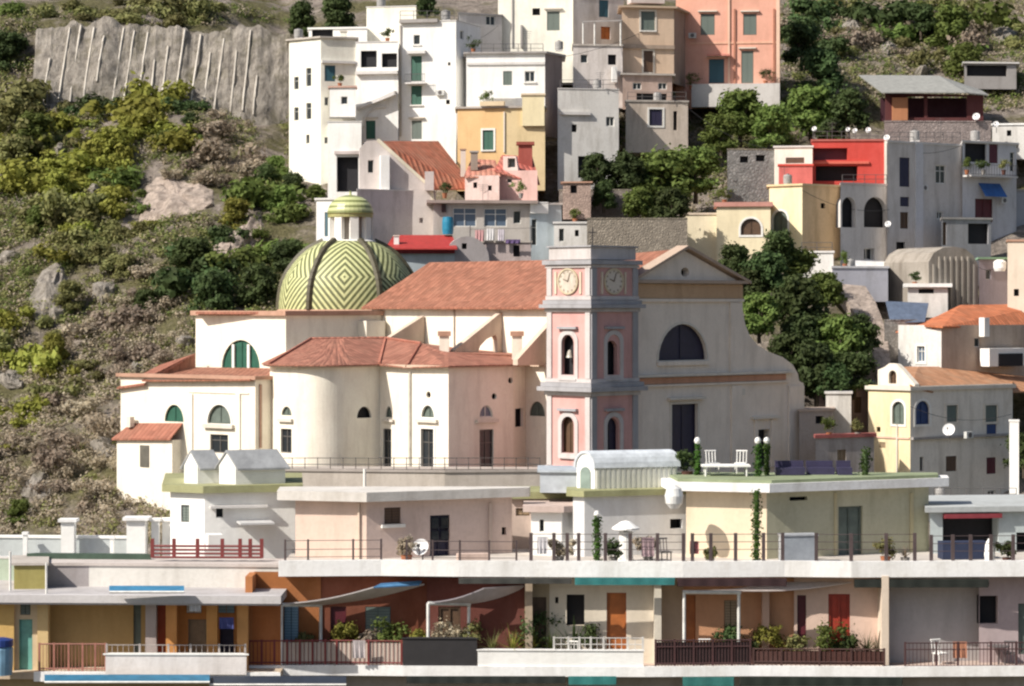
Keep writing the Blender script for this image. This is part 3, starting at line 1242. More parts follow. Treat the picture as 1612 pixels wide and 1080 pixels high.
fbox('cornice', 985, 441, 1172, 446, .45, plaster((.42, .32, .25), .4))
fbox('frieze', 988, 447.5, 1168, 470, .10, FRIEZE)
fbox('architrave', 986, 470.5, 1169, 475, .2, FRONT)
for a, b in (((985, 447), (1077, 391)), ((1077, 391), (1176, 447))):      # raking cornice
    mb = MB()
    ua, za = fw.uz(*a)
    ub, zb_ = fw.uz(*b)
    q = [(ua, za), (ub, zb_), (ub, zb_ + .24), (ua, za + .24)]
    wblock(mb, fw, q, -.8, .5)
    mb.build('raking_cornice', plaster((.42, .32, .25), .4), church)
fbox('string_course', 985, 587, 1246, 591, .45, TRIM)
fbox('frieze', 985, 592.5, 1236, 602, .12, plaster((.50, .27, .18), .5))
fbox('string_course', 985, 603, 1240, 606, .22, FRONT)
fbox('ledge', 1034, 569, 1116, 575, .2, FRONT)
fbox('door_hood', 1050, 625, 1106, 629, .4, TRIM)
fbox('door_hood', 1182, 655, 1224, 659, .35, TRIM)
for x in (1187, 1213):
    fbox('pilaster', x, 660.5, x + 5, 735, .14, FRONT)
fbox('pilaster', 1240, 607, 1264, 760, .16, FRONT)
fbox('pilaster', 1150, 607, 1166, 760, .16, FRONT)
fbox('pilaster', 1148, 476, 1167, 586, .14, FRONT)
fbox('plaque', 1160, 612, 1172, 622, .08, TRIM)

# --- nave clerestory and roof
nD0 = 206.5
nx0 = (985 - HX) * nD0 / F
nend = Wall(985, nD0, -45, 560)          # runs to the back: u negative
A = nend.p(0, 0)
Bp = nend.p(nend.u(585), 0)
cw = Wall(585, Bp.y, -45, 985)
zc1, zc0 = cw.z(735, 482), cw.z(735, 640)
mb = MB()
wface(mb, cw, [[(0, zc0), (cw.L, zc0), (cw.L, zc1), (0, zc1)]])
back = Vector((9.5, 9.5, 0))
q = [cw.p(0, 0), cw.p(cw.L, 0)]
for a, b in ((q[1], q[1] + back), (q[1] + back, q[0] + back), (q[0] + back, q[0])):
    mb.face([(a.x, a.y, zc0), (b.x, b.y, zc0), (b.x, b.y, zc1), (a.x, a.y, zc1)])
mb.build('clerestory_wall', CREAM, church)
for x in (618, 657, 696, 735, 775, 812, 845):
    mb = MB()
    wbox(mb, cw, cw.u(x) - .25, cw.u(x) + .25, cw.z(735, 486), cw.z(735, 481), .002, .35)
    mb.build('eave_corbel', TRIM, church)
mb = MB()
wbox(mb, cw, cw.u(716) - .06, cw.u(716) + .06, cw.z(735, 560), cw.z(735, 484), .003, .12)
mb.build('downpipe', paint((.35, .30, .25), .5), church)
# left slope of the nave roof, kinked behind the front bay
e0, e1 = cw.p(-.6, zc1 - .1, .7), cw.p(cw.L + .2, zc1 - .1, .7)
ridge0 = P(676, 413, Bp.y + 3.5)
apex = fw.p(fw.u(1077), fw.z(1077, 391.5), -.3)
mid = P(885, 409, (fw.D(1077) + 13.5))
em = e1 + (e0 - e1) * .38
mb = MB()
mb.slab([e0, em, mid, ridge0], .16)
mb.slab([em, e1, apex, mid], .16)
rback = Vector((7.5, 7.5, 0))
e1b = fw.p(fw.u(1163), e1.z, -.9)
e0b = e0 + (e1b - e1)
mb.slab([ridge0, mid, e0b + (e1b - e0b) * .62, e0b], .16)
mb.slab([mid, apex, e1b, e0b + (e1b - e0b) * .62], .16)
mb.build('nave_roof', TERRA, church)

# --- transept
tp = chain([308, 450, 606], [-45, 45], 1, 219.5)
tws, tzt, tzb = wallpart(church, tp, 497, 640, CREAM, {0: [('l', 349, 535, 409, 580, 'gn')]}, 9)
band(tp, tzt + .003, tzt + .42, .35, -.6).build('transept_parapet', RUST, church)
for x in (367, 391):                                                           # mullions of the thermal window
    mb = MB()
    wbox(mb, tws[0], tws[0].u(x) - .16, tws[0].u(x) + .16, tws[0].z(x, 579.4), tws[0].z(x, 542), -.12, .03)
    mb.build('mullion', TRIMW, church)
mb = MB()
mb.slab([P(450, 491, 219.5), P(606, 491, 229), P(560, 489, 240), P(320, 490, 231), P(308, 491, 226.5)], .2)
mb.build('transept_roof', TERRA2, church)
ws2, _, _ = wallpart(church, [(545, 226.3), (577, 224.8), (606, 226.3)], 505, 560, CREAM, {}, 6)

# --- dome
dc = P(549, 487, 236.5)
dome_prof = [(110, 487), (109.5, 475), (108, 463), (106, 452), (103, 442), (98.5, 432), (93, 423), (85, 412), (77, 403), (67, 394), (54, 386), (40, 379.5)]
sc_ = dc.y / F
dp = [(r_ * sc_, (487 - y) * sc_) for r_, y in dome_prof]
mb = MB()
mb.uvs = []
NSEG = 60
arc = [0.0]
for (r0, z0), (r1, z1) in zip(dp, dp[1:]):
    arc.append(arc[-1] + math.hypot(r1 - r0, z1 - z0))
bc = float(np.interp(50 * sc_, [z for _, z in dp], arc))
for i in range(len(dp) - 1):
    for k in range(NSEG):
        a0, a1 = k * 2 * math.pi / NSEG, (k + 1) * 2 * math.pi / NSEG
        cor = [(dp[i], a0, arc[i], 0), (dp[i], a1, arc[i], 1), (dp[i + 1], a1, arc[i + 1], 1), (dp[i + 1], a0, arc[i + 1], 0)]
        mb.face([dc + Vector((r_ * math.cos(a), r_ * math.sin(a), z)) for (r_, z), a, _, _ in cor])
        seg = int(k // (NSEG / 6))
        ac = (seg + .5) * math.pi / 3
        for (r_, z), a, b_, _ in cor:
            mb.uvs += [(a - ac) * r_, b_ - bc]
m, nt, b = new_mat('majolica_diamonds')
uv = nd(nt, 'ShaderNodeTexCoord').outputs['UV']
sp = nd(nt, 'ShaderNodeSeparateXYZ')
nt.links.new(uv, sp.inputs[0])
s_ = mathn(nt, 'ADD', mathn(nt, 'ABSOLUTE', sp.outputs[0]), mathn(nt, 'MULTIPLY', mathn(nt, 'ABSOLUTE', sp.outputs[1]), .82))
fr = mathn(nt, 'FRACT', mathn(nt, 'ADD', mathn(nt, 'DIVIDE', s_, .60), .25))
stripe = ramp(nt, fr, [(.46, (0, 0, 0)), (.5, (1, 1, 1)), (.94, (1, 1, 1)), (.98, (0, 0, 0))])
posn = nd(nt, 'ShaderNodeNewGeometry').outputs['Position']
nn = noise_tex(nt, posn, 3.5, 4, .7)
c = mixc(nt, stripe, (.105, .12, .042), (.55, .57, .28))
c = mixc(nt, mathn(nt, 'MULTIPLY', ramp(nt, nn, [(.4, (0, 0, 0)), (.75, (1, 1, 1))]), .3), c, (.22, .20, .12))
nt.links.new(c, b.inputs['Base Color'])
b.inputs['Roughness'].default_value = .6
dome = mb.build('dome', m, church)
RIB = paint((.075, .065, .035), .6)
for k in range(6):
    a = k * math.pi / 3
    rm = MB()
    prev = None
    for (r_, z) in dp:
        p = dc + Vector((r_ * math.cos(a), r_ * math.sin(a), z))
        if prev is not None:
            rm.tube(prev, p, .33, None, 6)
        prev = p
    rm.build('rib', RIB, dome)
mb = MB()
mb.lathe(dc - Vector((0, 0, 1.2)), [(6.75, 0), (6.75, 1.05), (6.55, 1.2)], 48)
mb.build('drum', RUST, church)
lc = dc + Vector((.15, 0, 107 * sc_))
lan = MB()
lan.lathe(lc, [(2.35, -.35), (2.45, .0), (2.2, .12)], 32)
lan = lan.build('lantern', TRIMW, church)
lm = MB()
lm.lathe(lc, [(1.5, .1), (1.5, 2.5)], 24)
lm.build('lantern_core', plaster((.30, .26, .22), .4), lan)  # dark drum stands in for the shadowed openings between the columns
for k in range(8):
    a = k * math.pi / 4 + .25
    cm = MB()
    cm.box(lc + Vector((1.78 * math.cos(a), 1.78 * math.sin(a), .122)), .5, .78, 2.1, math.degrees(a))
    cm.build('column', TRIMW, lan)
lm = MB()
lm.lathe(lc, [(1.75, 2.225), (2.1, 2.23), (2.1, 2.5), (2.2, 2.6)], 32)
lm.build('lantern_cornice', paint((.36, .34, .14), .5), lan)
cap = MB()
cap.lathe(lc, [(2.15, 2.603), (2.1, 2.95), (1.92, 3.4), (1.6, 3.8), (1.1, 4.1), (.55, 4.26), (.12, 4.33), (.1, 4.7)], 32)
m, nt, b = new_mat('majolica_stripes')
posn = nd(nt, 'ShaderNodeNewGeometry').outputs['Position']
sp = nd(nt, 'ShaderNodeSeparateXYZ')
nt.links.new(posn, sp.inputs[0])
st_ = mathn(nt, 'FRACT', mathn(nt, 'MULTIPLY', sp.outputs[2], 2.0))
nt.links.new(mixc(nt, ramp(nt, st_, [(.4, (0, 0, 0)), (.46, (1, 1, 1))]), (.20, .22, .08), (.50, .53, .26)), b.inputs['Base Color'])
b.inputs['Roughness'].default_value = .4
cap.build('lantern_cap', m, lan)

# --- low chapel on the left of the transept
lp = chain([190, 402, 430], [-38, 45], 1, 210.5)
lws, lzt, lzb = wallpart(church, lp, 598, 800, CREAM, {0: [
    ('l', 327, 637, 364, 667, 'gr', 's'), ('l', 259, 637, 289, 664, 'gn'), ('r', 331, 684, 359, 713, 'g', 'f'), ('r', 237, 700, 251, 734, 'g', 'f')]}, 8)
band(lp, lzt + .003, lzt + .3, .3, -.4).build('chapel_cornice', RUST, church)
w = lws[0]
for nm, x0, y0, x1, y1, o1, mt in (('ledge', 322, 668, 369, 674, .3, TRIM), ('panel_moulding', 297, 617, 392, 619, .08, CREAM), ('pilaster', 297, 620, 304, 750, .12, CREAM),
                                   ('pilaster', 372, 620, 379, 750, .12, CREAM)):
    fbox(nm, x0, y0, x1, y1, o1, mt, w)
mb = MB()
mb.slab([w.q(400, 597, .5), P(430, 597, 213), P(450, 580, 219.6), P(308, 578, 226.2), P(307, 556, 226.6), w.q(230, 598, .5)], .14)
mb.build('chapel_roof', TERRA, church)
mb = MB()
mb.slab([w.q(232, 604, .4), P(308, 556, 226.4), P(250, 575, 228), w.q(189, 610, .4)], .14)
mb.build('chapel_roof', TERRA2, church)
# lean-to with its own little roof
mb = MB()
mb.slab([w.q(196, 689, 1.5), w.q(288, 689, 1.5), w.q(288, 666, .03), w.q(207, 666, .03)], .16)
mb.build('lean_to_roof', TERRA2, church)
fbox('lean_to', 200, 690, 287, 800, 1.2, CREAM, w)
fbox('side_door', 237, 700, 251, 734, 1.26, paint((.12, .11, .09), .6), w, church, 1.201)
mb = MB()
mb.box(w.q(213, 672, .6), .5, .5, .9, -38)
mb.build('chimney', TRIM, church)
fbox('downpipe', 408, 605, 411, 705, .12, paint((.4, .24, .17), .6), lws[1])

# --- apse with a rounded corner and the zig-zag side chapels
apse = [(425, 213.0), (435, 209.6), (462, 208.2)]
Aw, Bw = P(462, 0, 208.2), P(545, 0, 208.2)
ch_ = (Bw.x - Aw.x)
Rr = ch_ / 2 / math.sin(math.radians(46))
cy = 208.2 + Rr * math.cos(math.radians(46))
cxm = (Aw.x + Bw.x) / 2
for k in range(1, 16):
    a = math.radians(-46 + 92 * k / 16)
    x, y = cxm + Rr * math.sin(a), cy - Rr * math.cos(a)
    apse.append((HX + F * x / y, y))
apse += [(545, 208.2)]
bp = chain([545, 598, 706, 808, 828, 864], [45, -45, 45, 65, -42], 0, 208.2)
pts = apse + bp[1:]
nA = len(apse) - 1
WH = [('l', 664, 638, 684, 657, 'gr', 's'), ('r', 663, 675, 683, 742, 'g', 'dsf'), ('o', 671, 616, 678, 627, 'k'),
      ('l', 607, 640, 617, 657, 'gr'), ('r', 603, 675, 616, 736, 'g', 'df')]
aws, azt, azb = wallpart(church, pts, 580, 800, CREAM, {
    1: [('l', 443, 640, 459, 654, 'gr'), ('r', 442, 675, 459, 713, 'g', 'f')],
    nA: [('l', 562, 640, 585, 658, 'k')],
    nA + 1: WH,
    nA + 2: [('l', 755, 638, 776, 657, 'gb'), ('r', 755, 676, 777, 742, 'g', 'df'), ('o', 774, 619, 782, 629, 'k'), ('o', 800, 594, 807, 604, 'k')],
    nA + 3: [('r', 811, 643, 823, 672, 'k')],
    nA + 4: [('l', 833, 632, 858, 655, 'gr')]}, 8)
band(pts, azt + .003, azt + .22, .5, -.3).build('eave', plaster((.55, .42, .32), .3), church)
for (wi, x0, x1) in ((nA + 1, 657, 690), (nA + 2, 749, 782)):
    fbox('ledge', x0, 660, x1, 665, .28, TRIM, aws[wi])
fbox('ledge', 439.5, 659, 461.5, 664, .25, TRIM, aws[1])
fbox('ledge', 604, 660, 621, 664, .25, TRIM, aws[nA + 1])
fbox('downpipe', 645, 586, 648, 760, .14, paint((.45, .42, .36), .5), aws[nA + 1])
eo = offset_line(pts, .62)
ez = azt + .22


def E(px, py, D):
    return P(px, py, D)


ev = [Vector((p.x, p.y, ez)) for p in eo]
ctop = P(490, 534, 217.5)
mb = MB()
for k in range(len(apse) - 1):
    if k < 2:
        mb.slab([ev[k], ev[k + 1], ctop], .1)
for k in range(2, nA):
    t0, t1 = (k - 2) / (nA - 2), (k - 1) / (nA - 2)
    T0 = ctop + (P(540, 533, 216) - ctop) * t0
    T1 = ctop + (P(540, 533, 216) - ctop) * t1
    mb.slab([ev[k], ev[k + 1], T1, T0], .1)
rB = P(607, 533, 219)
mb.slab([ev[nA], ev[nA + 1], rB, P(540, 533, 216)], .1)
ap2 = P(662, 541, 213.5)
mb.slab([ev[nA + 1], P(640, 578, 207.8), ap2, rB], .1)
mb.slab([P(640, 578, 207.8), ev[nA + 2], P(706, 556, 210), ap2], .1)
mb.slab([ev[nA + 2], ev[nA + 3], P(812, 562, 213), P(706, 556, 210)], .1)
mb.slab([ev[nA + 3], ev[nA + 4], P(862, 574, 212.5), P(862, 560, 214), P(812, 562, 213)], .1)
mb.slab([ap2, P(706, 556, 210), P(812, 562, 213), P(862, 560, 214.5), P(800, 556, 219), P(700, 545, 222), rB], .1)
mb.build('aisle_roof', tile((.30, .12, .078), .1), church)
for a, b in ((ev[1], ctop), (ctop, rB), (ev[nA + 1], rB), (ap2, P(640, 578, 207.8)), (ap2, rB)):
    mb = MB()
    mb.tube(a + Vector((0, 0, .06)), b + Vector((0, 0, .06)), .13, None, 6)
    mb.build('ridge_tile', tile((.36, .13, .085), .2), church)
# --- sloping buttresses against the clerestory
BUT = plaster((.56, .46, .37), .45)
for xt, yt, xl, yl, arch in ((668, 497, 600, 540, None), (790, 491, 716, 551, [(750, 562), (756, 545), (766, 534), (780, 527), (783, 535), (783, 562)]), (880, 494, 815, 566, None)):
    bwl = Wall(xl, cw.D(xt) - (xt - xl) * cw.D(xt) / F, 45, xt) if False else None
    Dt = cw.D(xt) - .02
    w_ = Wall(xt, Dt, 45, xt + 50)
    outl = [(xt, 575), (xl, 575), (xl, yl), (xt, yt)]
    D0 = Dt - (xt - xl) / F * Dt * 1.0
    wv = Wall(xl, D0, 45, xt)
    outline_wall(church, wv, outl, [arch] if arch else [], BUT, 'buttress', .55)
for x0, y0, x1, y1, D in ((692, 529, 707, 556, 212.5), (806, 529, 822, 566, 212)):
    mb = MB()
    a, b = P(x0, y1, D), P(x1, y0, D)
    wd = b.x - a.x
    mb.box(((a.x + b.x) / 2, D, a.z), wd, wd, b.z - a.z)
    o = mb.build('chimney', CREAM, church)
    m2 = MB()
    m2.box(((a.x + b.x) / 2, D, b.z + .002), wd * 1.35, wd * 1.35, .4)
    m2.build('chimney_cap', RUST, o)

# --- bell tower
PINK = plaster((.56, .32, .295), .4)
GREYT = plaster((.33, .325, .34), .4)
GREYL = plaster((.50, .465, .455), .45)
bt = chain([862, 930, 1003], [-45, 45], 1, 200)
tower = Bld('bell_tower', 'square pink bell tower with grey cornices, clock faces and arched openings', 'bell tower', bt, 409, 790, PINK, {
    0: [('a', 883, 527, 903, 590, 'k'), ('a', 883, 655, 903, 713, 'br', '')],
    1: [('a', 953, 536, 972, 590, 'k'), ('a', 953, 658, 974, 712, 'vi', '')]}, dep=5.2, roof=None, depth=.4)
tw = tower.ws
side = tw[0].L
# square the plan off: a proper back
zt_, D0 = tower.zt, 200


def tband(y0, y1, d, mat, name='cornice'):
    z0, z1 = (HY - y1) * D0 / F, (HY - y0) * D0 / F
    c = tower.foot
    p0, p1, p2 = tw[0].p(-d, 0, d), offset_line(bt, d)[1], tw[1].p(tw[1].L + d, 0, d)
    p3 = p0 + p2 - p1
    mb = MB()
    r_ = [p0, p1, p2, p3]
    mb.prism([Vector((p.x, p.y, z0)) for p in r_], [Vector((p.x, p.y, z1)) for p in r_])
    return mb.build(name, mat, tower.root)


tband(388, 408, -.08, GREYL, 'parapet')
tband(386, 388.5, .06, GREYT, 'coping')
tband(409, 416, .32, GREYT)
tband(416.5, 421, .14, GREYL)
tband(466, 472, .12, GREYL)
tband(472.5, 479, .28, GREYT)
tband(479.3, 485, .5, GREYT)
tband(485.3, 491, .18, GREYL)
tband(597, 603, .14, GREYL)
tband(603.3, 610, .40, GREYT)
tband(610.3, 617, .62, GREYT)
tband(617.3, 624, .2, GREYL)
tband(736, 790, .16, GREYL, 'plinth')
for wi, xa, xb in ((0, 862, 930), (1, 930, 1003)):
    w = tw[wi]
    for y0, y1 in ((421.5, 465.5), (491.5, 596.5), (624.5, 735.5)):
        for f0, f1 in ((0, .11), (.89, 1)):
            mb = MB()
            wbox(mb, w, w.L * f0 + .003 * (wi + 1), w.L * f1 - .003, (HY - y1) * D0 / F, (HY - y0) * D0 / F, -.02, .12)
            mb.build('pilaster', GREYL if wi == 0 else GREYT, tower.root)  # paler on the sunny face, darker on the shaded one: light painted in
    xm = xa + (xb - xa) * .485
    for (yt, yb) in ((527, 590), (656, 713)):
        hw = 10
        po = opening(w, 'a', xm - hw, yt, xm + hw, yb)
        mb = MB()
        wring(mb, w, grow(po, .38), grow(po, .02), -.02, .09)
        mb.build('surround', GREYL, tower.root)
        mb = MB()
        wbox(mb, w, w.u(xm) - 1.05, w.u(xm) + 1.05, w.z(xm, yt - 9), w.z(xm, yt - 13), -.02, .3)
        mb.build('hood', GREYT, tower.root)
        mb = MB()
        wbox(mb, w, w.u(xm) - .95, w.u(xm) + .95, w.z(xm, yb + 9), w.z(xm, yb + 6), -.02, .2)
        mb.build('sill', GREYL, tower.root)
    # clock
    uc, zc = w.u(xm), w.z(xm, 443)
    ring = [(uc + 1.0 * math.cos(t * math.pi / 16), zc + 0.92 * math.sin(t * math.pi / 16)) for t in range(32)]
    mb = MB()
    wblock(mb, w, ring, -.02, .08)
    ck = mb.build('clock_face', plaster((.62, .55, .47), .7), tower.root)
    mb = MB()
    wring(mb, w, grow(ring, .13), grow(ring, .0), -.02, .14)
    mb.build('clock_rim', plaster((.56, .48, .34), .5), ck)
    for ang, ln in ((70, .75), (160, .55)):
        a = math.radians(ang)
        mb = MB()
        d = (math.cos(a), math.sin(a))
        q = [(uc - d[1] * .06, zc + d[0] * .06), (uc + d[1] * .06, zc - d[0] * .06), (uc + d[0] * ln + d[1] * .03, zc + d[1] * ln - d[0] * .03), (uc + d[0] * ln - d[1] * .03, zc + d[1] * ln + d[0] * .03)]
        wblock(mb, w, q, .085, .12)
        mb.build('clock_hand', paint((.22, .17, .13), .6), ck)
    mb = MB()
    for t in range(12):
        a = t * math.pi / 6
        ux, zx = uc + .88 * math.cos(a), zc + .8 * math.sin(a)
        wbox(mb, w, ux - .07, ux + .07, zx - .08, zx + .08, .081, .1)
    mb.build('hour_marks', paint((.36, .29, .22), .6), ck)
    for sx in (-1.36, 1.36):
        mb = MB()
        wbox(mb, w, uc + sx - .1, uc + sx + .1, zc - 1.0, zc + .75, -.02, .1)
        mb.build('scroll', plaster((.66, .56, .44), .5), tower.root)
# bells in the belfry openings, iron cross on top
for (wi, x, y) in ((0, 893, 545),):
    mb = MB()
    c_ = tw[wi].q(x, 563, -.28)
    mb.lathe(c_, [(.30, 0), (.24, .15), (.16, .5), (.05, .62)], 14)
    mb.build('bell', paint((.45, .42, .36), .4), tower.root)
top_c = tw[0].p(tw[0].L, 0) + (tw[1].p(tw[1].L, 0) - tw[0].p(0, 0)) * 0
mb = MB()
cc_ = Vector(((tower.foot[0].x + tower.foot[2].x) / 2, tower.foot[1].y + 3.4, (HY - 386) * D0 / F))
mb.tube(cc_, cc_ + Vector((0, 0, 1.5)), .04)
mb.tube(cc_ + Vector((-.35, 0, 1.1)), cc_ + Vector((.35, 0, 1.1)), .035)
mb.build('iron_cross', DARK, tower.root)

# --- church terrace with its railing
GREYW = plaster((.48, .43, .38), .5)
tpts = [(440, 201.5), (700, 199.5), (850, 200.5)]
tb = Bld('terrace_wall', 'stained terrace wall carrying a thin railing below the church chapels', 'wall', tpts, 744, 810, GREYW, {}, 3.2, 'flat', plaster((.38, .34, .31), .4), .1, .18)
IRON = paint((.10, .085, .08), .6)
rr = empty('railing', P(640, 744, 200), 'thin dark iron railing on the terrace in front of the church chapels', 'railing')
for (x0, d0), (x1, d1) in zip(tpts, tpts[1:]):
    n = 13 if x0 == 440 else 8
    for yy in (721, 731, 739):
        mb = MB()
        mb.tube(P(x0, yy, d0 + .15), P(x1, yy, d1 + .15), .03, None, 5)
        mb.build('rail', IRON, rr)
    for k in range(n + (x0 != 440)):
        px, d = x0 + (x1 - x0) * k / n, d0 + (d1 - d0) * k / n + .15
        mb = MB()
        mb.tube(P(px, 744.5, d), P(px, 720, d), .035, None, 5)
        mb.build('post', IRON, rr)
mb = MB()
mb.tube(P(574, 775, 199), P(574, 738, 199), .12)
tag(mb.build('bollard', TRIMW), 'thin white post against the church terrace wall', 'post')
# ------------------------------------------------------------------ hill houses
WH = plaster((.80, .79, .76), .34)
WHC = plaster((.78, .75, .66), .38)
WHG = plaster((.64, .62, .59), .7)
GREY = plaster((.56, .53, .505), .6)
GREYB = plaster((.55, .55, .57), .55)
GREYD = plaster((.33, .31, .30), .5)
ORNG = plaster((.66, .44, .22), .35)
YEL = plaster((.73, .64, .42), .35)
BEI = plaster((.60, .45, .33), .35)
ROSE = plaster((.68, .36, .27), .3)
RED = plaster((.55, .07, .055), .3)
MAR = plaster((.22, .035, .045), .4)
MAUVE = plaster((.54, .47, .45), .5)
ROOFG = paint((.33, .31, .29), .8)
FLATR = plaster((.44, .40, .36), .5)
LGREY = plaster((.62, .60, .58), .35)
IRON2 = paint((.12, .11, .11), .5)


def rail_on(b, wi, x0, x1, y0, y1, out, n, mat=None, base=True, name='balcony'):
    """balcony: slab carried by the wall with a railing"""
    w = b.ws[wi]
    mb = MB()
    z1 = w.z(x0, y1)
    wbox(mb, w, w.u(x0), w.u(x1), z1 - .16, z1, .005, out)
    o = mb.build(name, LGREY, b.root)
    zt = w.z(x0, y0)
    mb = MB()
    for z in (zt, z1 + .12):
        mb.tube(w.p(w.u(x0), z, out - .05), w.p(w.u(x1), z, out - .05), .03, None, 5)
    for k in range(n + 1):
        u = w.u(x0) + (w.u(x1) - w.u(x0)) * k / n
        mb.tube(w.p(u, z1, out - .05), w.p(u, zt, out - .05), .022, None, 4)
    mb.build('railing', mat or IRON2, o)
    return o


def awning(name, label, w, x0, x1, y0, y1, out, mat, th=.05):
    u0, u1, z0, z1 = w.u(x0), w.u(x1), w.z(x0, y1), w.z(x0, y0)
    mb = MB()
    mb.slab([w.p(u0, z1, .02), w.p(u1, z1, .02), w.p(u1, z0, out), w.p(u0, z0, out)], th)
    o = mb.build(name, mat)
    return tag(o, label, 'awning')


W_ = lambda *a: list(a)
# --- tall white house
h = Bld('white_house', 'tall white house with two green balcony doors one above the other', 'house', chain([628, 718, 757], [-12, 68], 1, 276), 33, 270, WH, {
    0: W_(('r', 651, 55, 661, 70, 'g', 'i'), ('r', 647, 88, 664, 128, 'gn'), ('r', 647, 135, 664, 165, 'gn', 'i'), ('r', 648, 190, 664, 219, 'gr', 'h'), ('r', 705, 98, 709, 103, 'k'), ('r', 702, 157, 708, 164, 'k')),
    1: W_(('r', 724, 48, 730, 62, 'g'), ('r', 741, 74, 748, 84, 'g'), ('r', 736, 150, 744, 166, 'g'))}, roof='par', rmat=LGREY)
rail_on(h, 0, 641, 672, 118, 131, 1.0, 10)
h.wbox('hood', 0, 643, 671, 80, 85, .01, .7, LGREY)
h.wbox('ledge', 0, 630, 690, 30.5, 36, .01, .4, GREYD)
h.wbox('downpipe', 0, 629.5, 632, 40, 215, .01, .14, FLATR)
h = Bld('white_house', 'windowless white block rising behind the tall white house', 'house', chain([577, 655], [-12], 0, 283), 10, 120, WHC, {}, roof='par', rmat=LGREY)
h = Bld('white_house', 'white house with an open loggia and a long slanting stair on its front', 'house', chain([560, 627], [-10], 0, 277), 66, 270, WH, {
    0: W_(('r', 568, 80, 593, 106, 'k'), ('r', 601, 84, 625, 106, 'k'), ('r', 576, 190, 591, 219, 'gn', 'h'))}, roof='par', rmat=LGREY)
h.wbox('ledge', 0, 561, 627, 112, 117, .01, .5, LGREY)
w = h.ws[0]
mb = MB()
p0, p1 = w.uz(564, 170), w.uz(624, 146)
wblock(mb, w, [(p0[0], p0[1] - .3), (p1[0], p1[1] - .3), (p1[0], p1[1] + .15), p0], .01, 1.0)
mb.build('stair', LGREY, h.root)
mb = MB()
for k in range(9):
    a = math.pi * (.42 + .07 * k)
    b_ = math.pi * (.42 + .07 * (k + 1))
    c0, r0_ = w.uz(600, 196), 1.8
    pts_ = [(c0[0] + r * math.cos(t), c0[1] + r * math.sin(t)) for r, t in ((r0_, a), (r0_, b_), (r0_ + .25, b_), (r0_ + .25, a))]
    wblock(mb, w, pts_, .01, .3)
mb.build('arch_moulding', LGREY, h.root)
h = Bld('cream_house', 'cream house with four narrow dark windows beside the rock wall', 'house', chain([455, 505, 560], [-40, 18], 1, 276), 60, 330, WHC, {
    0: W_(('r', 463, 121, 470, 141, 'g'), ('r', 482, 107, 490, 136, 'g'), ('r', 463, 169, 470, 190, 'g'), ('r', 482, 162, 490, 188, 'g'), ('r', 482, 212, 487, 226, 'g')),
    1: W_(('r', 511, 103, 528, 128, 'tl'), ('r', 511, 153, 517, 166, 'g'), ('r', 511, 216, 516, 226, 'g'))}, over=.25, rmat=FLATR)
h.wbox('ledge', 1, 506, 559, 96, 100, .01, .35, LGREY)
h.chimney(536, 50, 545, 60, 280, WHC)
h = Bld('white_house', 'small white cube room with one square window hung on the cream house', 'house', chain([519, 560], [-5], 0, 273.5), 138, 184, WH, {0: W_(('r', 537, 152, 547, 164, 'g'))}, dep=2.4, rmat=plaster((.5, .33, .27), .4), over=.15)
h = Bld('white_house', 'plain white block over a brown garage opening', 'house', chain([516, 569], [-6], 0, 271), 192, 320, WH, {0: W_(('r', 530, 247, 564, 302, 'k'))}, roof='par', rmat=LGREY, depth=.5)
h.wbox('ledge', 0, 527, 568, 238, 243, .01, .3, MAUVE)
h = Bld('white_house', 'low white room with dark terrace opening on top of the cream house', 'house', chain([486, 578], [-8], 0, 282), 45, 90, WH, {0: W_(('r', 491, 46.5, 524, 63, 'k'))}, roof='flat', rmat=WH, dep=3)

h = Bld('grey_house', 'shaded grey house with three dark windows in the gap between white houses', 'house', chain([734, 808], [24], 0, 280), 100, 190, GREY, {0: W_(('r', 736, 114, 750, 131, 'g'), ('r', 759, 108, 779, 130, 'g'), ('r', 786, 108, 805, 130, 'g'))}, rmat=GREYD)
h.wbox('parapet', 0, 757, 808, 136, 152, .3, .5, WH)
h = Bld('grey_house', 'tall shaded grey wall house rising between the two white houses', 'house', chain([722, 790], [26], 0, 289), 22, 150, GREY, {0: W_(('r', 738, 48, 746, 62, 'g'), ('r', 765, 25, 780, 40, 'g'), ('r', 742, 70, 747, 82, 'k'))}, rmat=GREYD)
h = Bld('white_house', 'white house cut by the top of the picture with a single dark window', 'house', chain([784, 902, 918], [-8, 66], 1, 291), -14, 130, WHC, {0: W_(('r', 861, 18, 881, 48, 'gr', 'h'), ('r', 838, 13, 850, 24, 'k'))}, rmat=LGREY)
h.wbox('downpipe', 0, 806, 808, -10, 75, .01, .13, GREYD)
h.wbox('downpipe', 0, 820, 823, 40, 75, .01, .4, GREYD)
h = Bld('white_house', 'white roof terrace house with a dark shaded flank', 'house', chain([734, 858, 885], [-5, 62], 1, 273), 84, 215, WH, {0: W_(('r', 826, 112, 842, 129, 'g', 'i'), ('r', 792, 112, 806, 134, 'gr'))}, rmat=GREYD, over=.3, mats={1: plaster((.22, .18, .17), .4)})  # flank is white wall painted dark brown for its shade
h.wbox('string_course', 0, 735, 858, 98, 102, .01, .15, LGREY)
h.wbox('parapet', 0, 752, 812, 142, 156, .6, .8, WH)
h = Bld('orange_house', 'ochre orange house with one green shuttered window', 'house', chain([720, 795, 858], [-12, -2], 1, 266), 170, 300, ORNG, {0: W_(('r', 760, 205, 777, 236, 'gn', 'si'))}, rmat=FLATR, over=.2, mats={1: plaster((.68, .54, .32), .4)})
h.wbox('cornice', 0, 757, 795, 160, 167, .01, .5, plaster((.62, .5, .34), .3))
h.wbox('downpipe', 0, 793, 795, 176, 240, .01, .13, TRIM)
